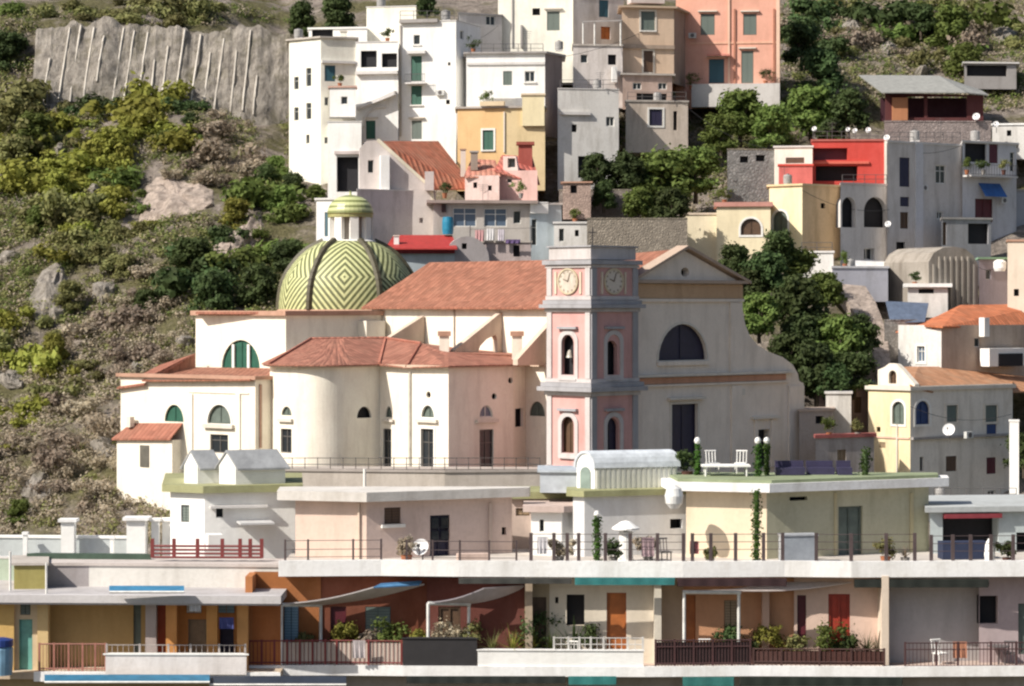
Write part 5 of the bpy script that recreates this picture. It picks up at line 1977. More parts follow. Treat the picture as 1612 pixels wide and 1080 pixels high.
def deck(ch, y0, y1, depth, out=0.0):
    ol = offset_line(ch, out)
    ring = ol + [Vector((ol[-1].x, ol[-1].y + depth, 0)), Vector((ol[0].x, ol[0].y + depth, 0))]
    mb = MB()
    mb.prism([Vector((p.x, p.y, zpx(y1))) for p in ring], [Vector((p.x, p.y, zpx(y0))) for p in ring])
    return mb


deck(tch, 893, 907, 8).build('roof_terrace', plaster((.50, .46, .42), .5), block)
band(tch, zpx(909), zpx(884), .04, -.2).build('terrace_parapet', FASC, block)
bch = chain([385, 520, 636, 1015, 1180, 1410, 1680], [3, -4, -1.5, 3, -2, 2], 3, 99.4)
deck(bch, 1049, 1058, 4).build('balcony_slab', plaster((.46, .36, .31), .5), block)
band(bch, zpx(1062), zpx(1046), .04, -.15).build('balcony_edge', FASC, block)
deck(bch, 1400, 1440, 14, -.5).build('base_slab', GREY, block)

# recessed walls of the balcony storey: px range, depth, yaw, material, openings
DW = 101.25
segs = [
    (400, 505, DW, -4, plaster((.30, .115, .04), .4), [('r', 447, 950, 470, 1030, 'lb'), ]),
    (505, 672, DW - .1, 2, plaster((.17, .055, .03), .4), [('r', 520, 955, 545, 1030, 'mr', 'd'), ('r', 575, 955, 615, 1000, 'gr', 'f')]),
    (672, 826, DW, -3, plaster((.13, .045, .035), .35), [('r', 690, 955, 725, 1030, 'br', 'd')]),  # red here and in the row above darkened to hold the shadow
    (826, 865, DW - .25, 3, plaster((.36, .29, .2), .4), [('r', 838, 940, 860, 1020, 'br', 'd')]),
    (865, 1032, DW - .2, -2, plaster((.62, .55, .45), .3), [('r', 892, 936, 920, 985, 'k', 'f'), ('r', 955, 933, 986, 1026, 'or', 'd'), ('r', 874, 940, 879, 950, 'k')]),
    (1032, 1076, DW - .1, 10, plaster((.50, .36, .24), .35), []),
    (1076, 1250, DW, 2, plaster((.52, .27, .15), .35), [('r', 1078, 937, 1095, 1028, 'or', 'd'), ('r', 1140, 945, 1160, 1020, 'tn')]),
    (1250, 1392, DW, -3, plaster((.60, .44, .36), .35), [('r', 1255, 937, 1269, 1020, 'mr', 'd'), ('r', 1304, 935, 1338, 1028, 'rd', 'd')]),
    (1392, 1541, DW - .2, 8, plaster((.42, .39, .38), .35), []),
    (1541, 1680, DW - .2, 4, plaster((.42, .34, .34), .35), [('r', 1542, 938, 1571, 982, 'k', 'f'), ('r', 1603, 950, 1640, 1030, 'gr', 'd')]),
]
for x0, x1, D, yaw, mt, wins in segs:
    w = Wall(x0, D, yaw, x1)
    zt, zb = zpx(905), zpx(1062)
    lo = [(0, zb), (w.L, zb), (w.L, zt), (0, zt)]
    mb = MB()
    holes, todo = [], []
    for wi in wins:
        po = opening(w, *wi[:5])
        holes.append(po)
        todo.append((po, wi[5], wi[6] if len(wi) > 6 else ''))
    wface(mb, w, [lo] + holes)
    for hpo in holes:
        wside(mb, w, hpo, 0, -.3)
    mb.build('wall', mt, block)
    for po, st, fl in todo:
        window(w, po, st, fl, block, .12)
for x, D0_, D1_, mt in ((386, 99.8, 102, plaster((.44, .18, .07), .4)), (827, 100.2, 102, plaster((.34, .27, .2), .4)), (1030, 100.3, 102, plaster((.60, .55, .46), .3)),
                        (1388, 100.0, 102, plaster((.62, .52, .42), .3)), (1200, 100.9, 102, plaster((.5, .33, .25), .3))):
    mb = MB()
    a = P(x, 1049, D0_)
    q = [Vector((a.x, D0_, 0)), Vector((a.x + .28, D0_, 0)), Vector((a.x + .28, D1_, 0)), Vector((a.x, D1_, 0))]
    mb.prism([Vector((p.x, p.y, zpx(1049))) for p in q], [Vector((p.x, p.y, zpx(906.9))) for p in q])
    mb.build('partition_wall', mt, block)
# storey below the balcony edge
w = Wall(395, 100.3, 0, 1680)
mb = MB()
wface(mb, w, [[(0, zpx(1400)), (w.L, zpx(1400)), (w.L, zpx(1058)), (0, zpx(1058))]])
mb.build('lower_wall', plaster((.30, .28, .25), .5), block)


def on_chain(ch, px):
    for (a, da), (b, db) in zip(ch, ch[1:]):
        if a <= px <= b:
            return da + (db - da) * (px - a) / (b - a)
    return ch[0][1] if px < ch[0][0] else ch[-1][1]


def railing(label, xs_, ch, y0, y1, mat, inset=.15, rails=(0,), bars=0, glasspane=None, r=.035, post=.05):
    root = empty('railing', P(sum(xs_) / len(xs_), y1, on_chain(ch, xs_[0]) + inset), label, 'railing')
    pts_ = []
    for x in xs_:
        D = on_chain(ch, x) + inset
        p = P(x, 0, D)
        mb = MB()
        mb.box((p.x, p.y, zpx(y1)), post * 1.6, post, zpx(y0) - zpx(y1))
        mb.build('post', mat, root)
        pts_.append(p)
    for rl in rails:
        mb = MB()
        for a, b in zip(pts_, pts_[1:]):
            z = zpx(y0) - .05 - rl
            mb.tube((a.x, a.y, z), (b.x, b.y, z), r, None, 6)
        mb.build('rail', mat, root)
    if bars:
        for a, b in zip(pts_, pts_[1:]):
            mb = MB()
            n = max(2, int((b - a).length / bars))
            for k in range(1, n):
                q = a + (b - a) * k / n
                mb.tube((q.x, q.y, zpx(y1)), (q.x, q.y, zpx(y0) - .06), .013, None, 4)
            mb.build('grille', mat, root)
    if glasspane:
        mb = MB()
        for a, b in zip(pts_, pts_[1:]):
            z0, z1 = zpx(y1) + .04, zpx(y0) - .12
            y_ = .03
            mb.prism([Vector((a.x, a.y + y_, z0)), Vector((b.x, b.y + y_, z0)), Vector((b.x, b.y + y_ + .03, z0)), Vector((a.x, a.y + y_ + .03, z0))],
                     [Vector((a.x, a.y + y_, z1)), Vector((b.x, b.y + y_, z1)), Vector((b.x, b.y + y_ + .03, z1)), Vector((a.x, a.y + y_ + .03, z1))])
        mb.build('infill_panel', glasspane, root)
    return root


railing('dark posts with thin wires along the roof terrace below the pink flat', [449, 485, 556, 600], tch, 851, 885, POST, .12, (0, .35, .65), 0, None, .014)
railing('dark posts with thin wires in front of the door of the pink flat', [640, 681, 724, 770, 813], tch, 852, 885, POST, .12, (0, .35, .65), 0, None, .014)
railing('dark posts and thin wires before the small white roof houses', [836, 872, 893, 911, 953, 992, 1035, 1076], tch, 840, 885, POST, .12, (0, .3, .6), 0, None, .014, .085)
railing('dark posts and thin wires before the sunny side of the yellow flat', [1090, 1119, 1158, 1202, 1232], tch, 840, 885, POST, .12, (0, .3, .6), 0, None, .014, .085)
railing('dark posts and thin wires before the shaded side of the yellow flat', [1285, 1340, 1395, 1440], tch, 840, 885, POST, .12, (0, .3, .6), 0, None, .014, .085)
railing('dark posts and thin wires at the end of the roof terrace', [1466, 1500, 1528, 1560, 1595, 1640], tch, 843, 885, POST, .12, (0, .3, .6), 0, None, .014, .085)

# --- pink penthouse
pp = chain([465, 577, 806], [-16, 24], 1, 103.2)
PH = Bld('penthouse', 'pink beige rooftop flat with a pale flat roof and an open glazed door', 'penthouse', pp, 789, 905, PINKB, {
    1: [('r', 605, 799, 631, 825, 'br', 'i'), ('r', 677, 811, 708, 886, 'vi', 'd'), ('r', 790, 830, 797, 842, 'k')]}, .4, None, mats={1: plaster((.57, .45, .40), .5)})  # right wall: darker copy of the pink, shade painted in
ol = offset_line(pp, .5)
ring = [ol[0] + Vector((-.1, 0, 0)), ol[1], ol[2] + Vector((.05, 0, 0)), Vector((ol[2].x + .1, ol[2].y + .6, 0)), Vector((ol[0].x - .2, ol[2].y + .6, 0))]
mb = MB()
mb.prism([Vector((p.x, p.y, zpx(788.8, 103.2))) for p in ring], [Vector((p.x, p.y, zpx(774, 103.2))) for p in ring])
mb.build('roof', plaster((.60, .57, .53), .5), PH.root)
PH.wbox('downpipe', 0, 564, 567, 792, 890, .01, .1, plaster((.62, .5, .4), .3))
PH.wbox('pilaster', 1, 769, 774, 792, 890, .005, .07, plaster((.5, .4, .35), .3))
g = PH.ws[1]
mb = MB()
for x0, x1, y0, y1 in ((679.5, 691, 815, 832), (694.5, 706, 815, 832), (679.5, 691, 836, 850), (694.5, 706, 836, 850)):
    wbox(mb, g, g.u(x0), g.u(x1), g.z(690, y1), g.z(690, y0), -.03, -.012)
mb.build('door_pane', GLASS, PH.root)
dish(663, 862, 101.5, 13.5, 'large white satellite dish standing before the pink rooftop flat', -20, .35)

# --- white shed houses on the left
SH = Bld('rooftop_house', 'white rooftop house with mossy slab and two small white sheds on top', 'house', chain([268, 322, 466], [-26, 14], 1, 105.5), 776, 905, WHITE, {
    0: [('r', 285, 795, 298, 822, 'gr')], 1: [('r', 340, 800, 352, 815, 'g')]}, 7, 'flat', MOSS, over=.25, rth=.3)
SH.wbox('lean_to_roof', 1, 372, 425, 819, 822, .01, 1.3, plaster((.5, .5, .5), .4))
SH.wbox('storage_box', 1, 322, 345, 838, 862, .4, 1.2, WHITE)
SH.wbox('wall_ledge', 1, 330, 420, 795, 799, .01, .3, LGREY)
for x0, x1, x2, D, lab in ((290, 311, 346, 106.6, 'smaller white shed with grey roof on the mossy rooftop'), (345, 371, 449, 106.2, 'larger white shed with grey roof on the mossy rooftop')):
    c = chain([x0, x1, x2], [-30, 22], 1, D)
    s_ = Bld('rooftop_shed', lab, 'shed', c, 733, 771, WHITE, {}, 3.0, None)
    a, b_, e = s_.foot[0], s_.foot[1], s_.foot[2]
    zt, up = s_.zt, (771 - 712) * D / F - (771 - 733) * D / F
    # gable over the lit end, roof running back along the shaded side
    Rv = (e - b_)
    gm = (a + b_) / 2
    mb = MB()
    n_ = s_.ws[0].n
    z_ = Vector((0, 0, 1))
    mb.face([a + z_ * zt, b_ + z_ * zt, gm + z_ * (zt + up)])
    mb.build('gable', WHITE, s_.root)
    o_ = (b_ - a).normalized() * .18
    mb = MB()
    mb.slab([b_ + o_ + z_ * (zt - .12) - Rv * .03, e + o_ + z_ * (zt - .12) + Rv * .03, gm + Rv + z_ * (zt + up + .08), gm - Rv * .03 + z_ * (zt + up + .08)], .08)
    mb.slab([gm - Rv * .03 + z_ * (zt + up + .08), gm + Rv + z_ * (zt + up + .08), a + Rv - o_ + z_ * (zt - .12), a - o_ - Rv * .03 + z_ * (zt - .12)], .08)
    mb.build('roof', paint((.36, .37, .38), .6), s_.root)

# --- small white rooftop houses in the middle
MH = Bld('rooftop_house', 'grey white rooftop house under a barrel roofed white shed', 'house', chain([902, 920, 1084], [-35, 20], 1, 104.2), 782, 905, plaster((.60, .60, .60), .3), {
    1: [('r', 1055, 817, 1074, 832, 'k')]}, 7, 'flat', MOSS, over=.2, rth=.25)
vs = empty('barrel_shed', P(985, 772, 106), 'white barrel roofed shed with a pale blue top on the middle rooftop', 'shed')
c = chain([908, 936, 1066], [-40, 18], 1, 105.2)
a, b_, e = [Vector(((x - HX) * d / F, d, 0)) for x, d in c]
z0, zs, up = zpx(773, 105.2), zpx(737, 105.2), (737 - 714) * 105.2 / F
prof = [a + (b_ - a) * (.5 - .5 * math.cos(t * math.pi / 10)) + Vector((0, 0, zs + up * math.sin(t * math.pi / 10))) for t in range(11)]
Rv = e - b_
mb = MB()
lo_ = [Vector((a.x, a.y, z0)), Vector((b_.x, b_.y, z0))] + prof[::-1]
mb.face(lo_)
mb.face([p + Rv for p in lo_])
mb.face([Vector((b_.x, b_.y, z0)), Vector((e.x, e.y, z0)), Vector((e.x, e.y, zs)), Vector((b_.x, b_.y, zs))])
mb.face([Vector((a.x, a.y, z0)), Vector((a.x, a.y, z0)) + Rv, Vector((a.x, a.y, zs)) + Rv, Vector((a.x, a.y, zs))])
mb.build('wall', WHITE, vs)
mb = MB()
for p, q in zip(prof, prof[1:]):
    d1 = (p - (a + b_) / 2 - Vector((0, 0, zs))).normalized() * .1
    d2 = (q - (a + b_) / 2 - Vector((0, 0, zs))).normalized() * .1
    mb.prism([p + d1 - Rv * .02, q + d2 - Rv * .02, q - Rv * .02, p - Rv * .02], [p + d1 + Rv * 1.02, q + d2 + Rv * 1.02, q + Rv * 1.02, p + Rv * 1.02])
mb.build('barrel_roof', paint((.62, .66, .70), .5), vs)
sw = Wall(936, c[1][1], 18, 1066)
for k in range(16):
    mb = MB()
    x = 939 + k * 8
    wbox(mb, sw, sw.u(x), sw.u(x + 4), z0 + .02, zs - .05, .005, .06)
    mb.build('wall_batten', plaster((.56, .56, .50), .4), vs)
mb = MB()
ew = Wall(908, c[0][1], -40, 936)
wblock(mb, ew, opening(ew, 'a', 914, 735, 930, 771), .003, .03)
mb.build('door', paint((.22, .28, .25), .5), vs)
LS = Bld('rooftop_shed', 'pale blue grey metal shed box beside the barrel roofed shed', 'shed', chain([850, 910], [-6], 0, 106.5), 744, 776, paint((.50, .54, .58), .5, .2), {}, 3, 'flat', paint((.5, .55, .6), .5), .1, .1)
LH = Bld('rooftop_house', 'low white rooftop room with a tiny window and thin rosy eave', 'house', chain([836, 884, 912], [-8, 40], 1, 104.6), 806, 905, WHITE, {0: [('r', 849, 818, 856, 837, 'g')], 1: [('r', 886, 805, 899, 850, 'gr', 'd')]}, 4, 'flat', plaster((.5, .4, .36), .4), .3, .25)
LD = Bld('rooftop_house', 'plain cream rooftop block with green stained edge behind the low white room', 'house', chain([806, 920], [4], 0, 107.5), 785, 905, plaster((.55, .44, .38), .4), {0: [('r', 812, 800, 834, 812, 'tn')]}, 3, 'flat', MOSS, .2, .3)
mb = MB()
pc = P(985, 886, 102)
mb.lathe(pc, [(.34, 0), (.3, .2), (.27, 1.15), (.3, 1.25)], 16)
fv = empty('chimney_vent', pc, 'white chimney vent with a mushroom cap on the roof terrace', 'vent')
mb.build('flue', WHITE, fv)
mb = MB()
mb.lathe(pc + Vector((0, 0, 1.35)), [(.56, 0), (.56, .06), (.2, .3), (.05, .34)], 16)
mb.tube(pc + Vector((0, 0, 1.2)), pc + Vector((0, 0, 1.4)), .1)
mb.build('cap', WHITE, fv)
mb = MB()
mb.lathe(P(1061, 800, 102.6), [(.18, 0), (.34, .2), (.38, .5), (.3, .8), (.05, .95)], 18)
fl_ = empty('globe_lamp', P(1061, 800, 102.6), 'white globe lamp hanging at the corner of the yellow flat roof', 'lamp')
mb.build('globe', paint((.78, .78, .76), .3), fl_)
mb = MB()
mb.tube(P(1061, 776, 102.6), P(1061, 770, 102.6), .05)
mb.build('bracket', IRON2, fl_)

# --- yellow penthouse
yp = chain([1080, 1207, 1462], [-16, 25], 1, 103.2)
YP = Bld('penthouse', 'pale yellow rooftop flat with a mossy overhanging white roof slab', 'penthouse', yp, 774, 905, CREAMY, {
    1: [('r', 1243, 782, 1271, 788, 'k'), ('r', 1320, 797, 1358, 884, 'gr', 'd')]}, 1, None, mats={0: plaster((.74, .62, .46), .35), 1: plaster((.46, .44, .32), .5)})  # sunny wall painted lighter, the other dimmer to read as shaded
ol = offset_line(yp, .6)
ring = [ol[0], ol[1], ol[2], Vector((ol[2].x + .2, ol[2].y + 1.6, 0)), Vector((ol[0].x - .3, ol[2].y + 1.6, 0))]
mb = MB()
mb.prism([Vector((p.x, p.y, zpx(773.8, 103.2))) for p in ring], [Vector((p.x, p.y, zpx(760, 103.2))) for p in ring])
mb.build('roof_edge', FASC, YP.root)
i_ = [p + (Vector((sum(q.x for q in ring) / 5, sum(q.y for q in ring) / 5, 0)) - p) * .07 for p in ring]
mb = MB()
mb.prism([Vector((p.x, p.y, zpx(759.8, 103.2))) for p in i_], [Vector((p.x, p.y, zpx(755, 103.2))) for p in i_])
mb.build('roof', plaster((.24, .28, .17), .6), YP.root)
YP.wbox('pilaster', 1, 1320 - 7, 1320 - 3, 776, 890, .003, .05, plaster((.5, .44, .28), .3))
YP.wbox('pilaster', 1, 1432, 1437, 776, 890, .003, .06, plaster((.5, .44, .28), .3))
mb = MB()
mb.box(P(1256, 886, 101.8), 1.42, .7, 1.12, 10)
ac = empty('storage_box', P(1256, 886, 101.8), 'grey metal storage cabinet against the shaded yellow wall', 'cabinet')
mb.build('body', paint((.33, .36, .40), .4, .2), ac)
mb = MB()
mb.box(P(1256, 842.5, 101.8), 1.5, .78, .06, 10)
mb.build('lid', paint((.42, .44, .47), .4), ac)

# far right rooftop
RR = Bld('rooftop_house', 'grey rooftop house with a wide dark open porch beside the yellow flat', 'house', chain([1464, 1680], [8], 0, 105.5), 806, 905, plaster((.45, .50, .50), .4), {0: [('r', 1484, 812, 1572, 884, 'k'), ('r', 1600, 838, 1640, 876, 'k')]}, 6, 'flat', plaster((.40, .42, .42), .4), .3, .22, depth=.8)
RR.wbox('porch_wall', 0, 1484, 1574, 808, 815, .01, .3, MAR)
mb = MB()
mb.box(P(1516, 885, 103.4), 1.9, .8, .85, 6)
bx = tag(mb.build('covered_bench', paint((.02, .03, .07), .7)), 'dark blue covered garden bench in the open porch', 'bench')
mb = MB()
mb.lathe(P(1558, 885, 101.8), [(.18, 0), (.22, .3), (.17, .75), (.05, .95)], 14)
tag(mb.build('garden_urn', WHITE), 'slim white garden urn in front of the open porch', 'urn')

# green posts with globe lamps
GREENP = leaf((.05, .11, .02), .5, 'ivy')


def ivy_post(px, y0, y1, D, wpx, label, globe=True):
    a, b_ = P(px, y1, D), P(px, y0, D)
    root = empty('ivy_post', a, label, 'post')
    mb = MB()
    rr_ = wpx * D / F / 2
    mb.tube(a, b_, rr_ * .55)
    mb.build('pole', paint((.06, .10, .03), .6), root)
    n = max(3, int((b_ - a).length / .22))
    cs = [tuple(a + (b_ - a) * ((k + .5) / n)) for k in range(n)]
    V = leaf_quads(cs, [rr_ * 1.25] * n, 60, .055, 1.1, int(px), .5) - np.array(a)
    o = bpy.data.objects.new('ivy', quad_mesh('ivy', V, GREENP))
    C.objects.link(o)
    o.parent = root
    if globe:
        mb = MB()
        mb.lathe(b_ + Vector((0, 0, -.02)), [(.04, 0), (.11, .06), (.14, .16), (.1, .27), (.02, .31)], 14)
        mb.build('globe', paint((.78, .77, .74), .3), root)
    return root


ivy_post(1191, 772, 890, 101.6, 13, 'tall green ivy post standing at the corner of the yellow flat', False)
ivy_post(1193, 699, 750, 105.2, 11, 'first green ivy post with white globe lamp on the yellow flat roof')
ivy_post(1207, 699, 749, 105.7, 9, 'second green ivy post with globe lamp close behind its twin on the roof')
ivy_post(1098, 699, 749, 106, 9, 'green ivy post with globe lamp near the barrel roofed shed')
ivy_post(940, 815, 888, 101.8, 13, 'short green ivy post with globe lamp before the small white roof houses')
ivy_post(1362, 708, 749, 106, 16, 'thick green ivy post without lamp on the yellow flat roof', False)
# things on the yellow roof
mb = MB()
tb_ = empty('garden_table', P(1145, 747, 106), 'long white garden table on the yellow flat roof', 'table')
c_ = P(1142, 734, 105.6)
mb.box(c_, 2.0, 1.0, .07)
mb.build('tabletop', WHITE, tb_)
for sx in (-.85, .85):
    for sy in (-.4, .4):
        mb = MB()
        mb.tube(c_ + Vector((sx, sy, -.42)), c_ + Vector((sx, sy, 0)), .04, None, 6)
        mb.build('leg', WHITE, tb_)


def garden_chair(px, py, D, yaw, label, mat):
    c = P(px, py, D)
    root = empty('garden_chair', c, label, 'chair')
    a = math.radians(yaw)
    X, Y = Vector((math.cos(a), math.sin(a), 0)), Vector((-math.sin(a), math.cos(a), 0))
    mb = MB()
    mb.box(c + Vector((0, 0, .42)), .48, .46, .05, yaw)
    mb.build('seat', mat, root)
    mb = MB()
    for s in (-.2, -.07, .07, .2):
        mb.tube(c + X * s + Y * .22 + Vector((0, 0, .47)), c + X * s + Y * .3 + Vector((0, 0, .95)), .022, None, 5)
    mb.tube(c + X * -.24 + Y * .3 + Vector((0, 0, .95)), c + X * .24 + Y * .3 + Vector((0, 0, .95)), .035, None, 6)
    mb.build('backrest', mat, root)
    for sx in (-.2, .2):
        for sy in (-.19, .19):
            mb = MB()
            mb.tube(c + X * sx + Y * sy, c + X * sx + Y * sy + Vector((0, 0, .42)), .025, None, 5)
            mb.build('leg', mat, root)


garden_chair(1122, 746, 106.4, 15, 'white garden chair behind the long table near the ivy post', WHITE)
garden_chair(1166, 746, 106.4, -15, 'white garden chair at the far end of the long table', WHITE)
for x0, x1, yb, D, lab in ((1221, 1266, 743, 106, 'dark violet cushioned bench at the edge of the yellow flat roof'), (1270, 1312, 743, 106.5, 'lower dark violet bench in the middle of the yellow flat roof'), (1318, 1340, 743, 106.2, 'dark violet armchair on the yellow flat roof')):
    a, b_ = P(x0, yb + 4, D), P(x1, yb + 4, D)
    root = empty('rooftop_bench', (a + b_) / 2, lab, 'bench')
    wd = b_.x - a.x
    VI = paint((.035, .03, .075), .7)
    mb = MB()
    mb.box((a + b_) / 2, wd, .7, .3)
    mb.build('seat', VI, root)
    mb = MB()
    mb.box((a + b_) / 2 + Vector((0, .3, .302)), wd, .16, .26)
    mb.build('backrest', VI, root)

# ------------------------------------------------------------------ balcony level
MAROON = paint((.19, .032, .03), .6)
BLACKP = paint((.022, .02, .022), .75)
pz = on_chain(bch, 880)


def parapet(label, x0, x1, y0, y1, mat, inset=.02, th=.18):
    pts_ = [(x, on_chain(bch, x) + inset) for x in [x0] + [c[0] for c in bch if x0 < c[0] < x1] + [x1]]
    root = empty('balcony_parapet', P((x0 + x1) / 2, y1, on_chain(bch, x0)), label, 'parapet')
    band(pts_, zpx(y1), zpx(y0), 0, -th).build('panel', mat, root)
    band(pts_, zpx(y0) + .002, zpx(y0) + .05, .04, -th - .04).build('coping', FASC if mat is not BLACKP else BLACKP, root)


parapet('solid white balcony parapet below the spiky plants', 752, 1013, 1022, 1046, WHITE)
parapet('black covered balcony front between the two awnings', 634, 751, 1004, 1046, BLACKP)
railing('dark maroon covered balcony railing under the white pergola', [1032, 1062, 1092, 1122, 1152, 1181], bch, 1004, 1046, paint((.06, .022, .022), .7), .1, (0, .25, .9), .12, paint((.03, .014, .015), .8), .03)
railing('maroon balcony railing with thin bars before the orange rooms', [392, 412, 432, 452, 472, 492, 512, 530, 580, 632], bch, 1006, 1046, MAROON, .1, (0, .85), .16, plaster((.5, .42, .36), .4), .03)
railing('dark railing with thin bars along the grey wall balcony', [1425, 1474, 1508, 1560, 1600, 1650], bch, 1008, 1046, paint((.07, .03, .03), .6), .1, (0, .25, .9), .14, None, .025)
railing('thin pale railing before the orange door', [872, 895, 912, 930, 950, 988, 1012], bch, 1000, 1022, paint((.6, .58, .55), .5), .1, (0, .25), .2, None, .02)
railing('low dark planter railing behind the potted plants', [1186, 1230, 1290, 1340, 1392], bch, 1018, 1046, paint((.07, .03, .025), .7), .1, (0, .5), .18, plaster((.075, .032, .026), .6), .03)


def pergola(label, bar, posts, cloth, cmat, extra=None):
    root = empty('awning', P(*bar[0][:2], bar[0][2]), label, 'awning')
    mb = MB()
    mb.tube(P(*bar[0]), P(*bar[1]), .075, None, 8)
    mb.build('front_bar', WHITEP, root)
    for x, y0, y1, D in posts:
        mb = MB()
        mb.tube(P(x, y0, D), P(x, y1, D), .065, None, 8)
        mb.build('post', WHITEP, root)
    mb = MB()
    a, b_, c_, d_ = [P(*q) for q in cloth]
    n = 8
    for k in range(n):
        t0, t1 = k / n, (k + 1) / n
        sag0, sag1 = Vector((0, 0, -.12 * math.sin(t0 * math.pi))), Vector((0, 0, -.12 * math.sin(t1 * math.pi)))
        p0, p1 = a + (d_ - a) * t0 + sag0, a + (d_ - a) * t1 + sag1
        q0, q1 = b_ + (c_ - b_) * t0 + sag0, b_ + (c_ - b_) * t1 + sag1
        mb.slab([p0, q0, q1, p1], .05)
    mb.build('cloth', cmat, root)
    if extra:
        mb = MB()
        mb.slab([P(*q) for q in extra[0]], .05)
        mb.build('valance', extra[1], root)
    return root


CLOTH = paint((.62, .57, .55), .8, .15)
pergola('white framed awning with a blue edge over the orange rooms', [(443, 952, 99.9), (506, 953, 100.8)], [(443, 952, 1046, 99.9), (505, 953, 1044, 100.8)],
        [(443, 950, 99.9), (506, 951, 100.8), (668, 919, 101.2), (590, 923, 100.3)], CLOTH, ([(588, 924, 100.2), (660, 920, 100.9), (664, 914, 101.15), (600, 918, 100.4)], paint((.10, .26, .48), .6)))
pergola('white framed awning over the dark red wall', [(674, 950, 99.9), (740, 951, 100.8)], [(674, 950, 1046, 99.9), (738, 951, 1044, 100.8)],
        [(672, 948, 99.9), (740, 949, 100.8), (830, 921, 101.1), (762, 925, 100.3)], paint((.52, .47, .50), .8, .15))
pergola('white pergola awning over the salmon balcony', [(1076, 932, 99.9), (1166, 933, 100.2)], [(1077, 932, 1046, 99.9), (1163, 933, 1046, 100.2)],
        [(1074, 929, 99.9), (1166, 929, 100.2), (1340, 916, 101.1), (1220, 916, 101.15)], paint((.68, .60, .57), .8, .15))
for x0, x1, y0, y1, D, col, lab in ((905, 1062, 908, 921, 99.7, (.03, .20, .20), 'rolled teal awning under the terrace slab'), (895, 970, 1063, 1078, 98.9, (.03, .20, .19), 'rolled teal awning under the white parapet'),
                                    (1075, 1155, 1064, 1080, 98.9, (.03, .17, .155), 'rolled teal awning below the maroon balcony front'), (1066, 1238, 909, 923, 99.8, (.035, .012, .014), 'rolled dark maroon awning under the terrace slab beside the teal one'), (1345, 1556, 910, 925, 100.2, (.012, .016, .012), 'long rolled black awning under the slab before the grey wall'), (722, 900, 909, 919, 99.8, (.05, .05, .045), 'rolled dark grey awning under the slab above the dark red wall'), (640, 890, 1063, 1076, 99.1, (.015, .02, .017), 'rolled black awning along the bottom under the white parapet'), (1165, 1420, 1064, 1080, 99.1, (.012, .02, .014), 'long rolled blackish green awning along the bottom under the planters')):
    root = empty('rolled_awning', P((x0 + x1) / 2, y1, D), lab, 'awning')
    mb = MB()
    mb.tube(P(x0, (y0 + y1) / 2, D), P(x1, (y0 + y1) / 2, D), (y1 - y0) * D / F / 2 * .8, None, 12)
    mb.build('roll', paint(col, .7), root)
    mb = MB()
    n = int((x1 - x0) / 4)
    for k in range(n):
        xa, xb = x0 + (x1 - x0) * k / n, x0 + (x1 - x0) * (k + 1) / n
        da, db = D - .18 - .012 * math.sin(k * .9), D - .18 - .012 * math.sin((k + 1) * .9)
        mb.face([P(xa, y1, da), P(xb, y1, db), P(xb, y0 + 2, db), P(xa, y0 + 2, da)])
    mb.build('valance', paint([c * .9 for c in col], .8), root)

# potted plants
POT = [paint((.35, .13, .06), .8), paint((.30, .28, .26), .8), paint((.10, .04, .03), .8)]


def pot_plant(px, py, r, kind, label, D, style='bush', pot=0):
    """py = photo row of the pot's foot; r = plant radius in photo pixels"""
    g = P(px, py, D)
    root = empty('potted_plant', g, label, 'plant')
    R = r * D / F
    ph = min(.5, R * .9)
    mb = MB()
    mb.lathe(g, [(ph * .34, 0), (ph * .5, ph * .9), (ph * .54, ph), (ph * .4, ph)], 14)
    mb.build('pot', POT[pot], root)
    sd = int(px * 7 + py)
    r_ = np.random.default_rng(sd)
    if style == 'bush':
        cs = [(r_.normal() * R * .4, r_.normal() * R * .35, ph + R * (.3 + 1.1 * r_.random())) for _ in range(12)]
        V = leaf_quads(cs, [R * (.28 + .25 * r_.random()) for _ in cs], 60, .06, .9, sd, .2)
    else:                                      # spiky leaves arching out of the pot
        V = []
        for k in range(46 if style == 'grass' else 26):
            a, tilt = r_.random() * 6.28, r_.uniform(.15, 1.1)
            L_ = R * r_.uniform(.9, 1.7)
            wd = .028 if style == 'grass' else .07
            p = np.array((0, 0, ph))
            dirv = np.array((math.cos(a) * math.sin(tilt), math.sin(a) * math.sin(tilt), math.cos(tilt)))
            sd_ = np.array((-math.sin(a), math.cos(a), 0)) * wd
            for s in range(4):
                q = p + dirv * L_ / 4
                w0, w1 = sd_ * (1 - s / 4.2), sd_ * (1 - (s + 1) / 4.2)
                V += [p - w0, p + w0, q + w1, q - w1]
                dirv = dirv + np.array((0, 0, -.28 * tilt))
                dirv /= np.linalg.norm(dirv)
                p = q
        V = np.array(V)
    o = bpy.data.objects.new('foliage', quad_mesh('foliage', V, LEAFS[kind]))
    C.objects.link(o)
    o.parent = root
    return root


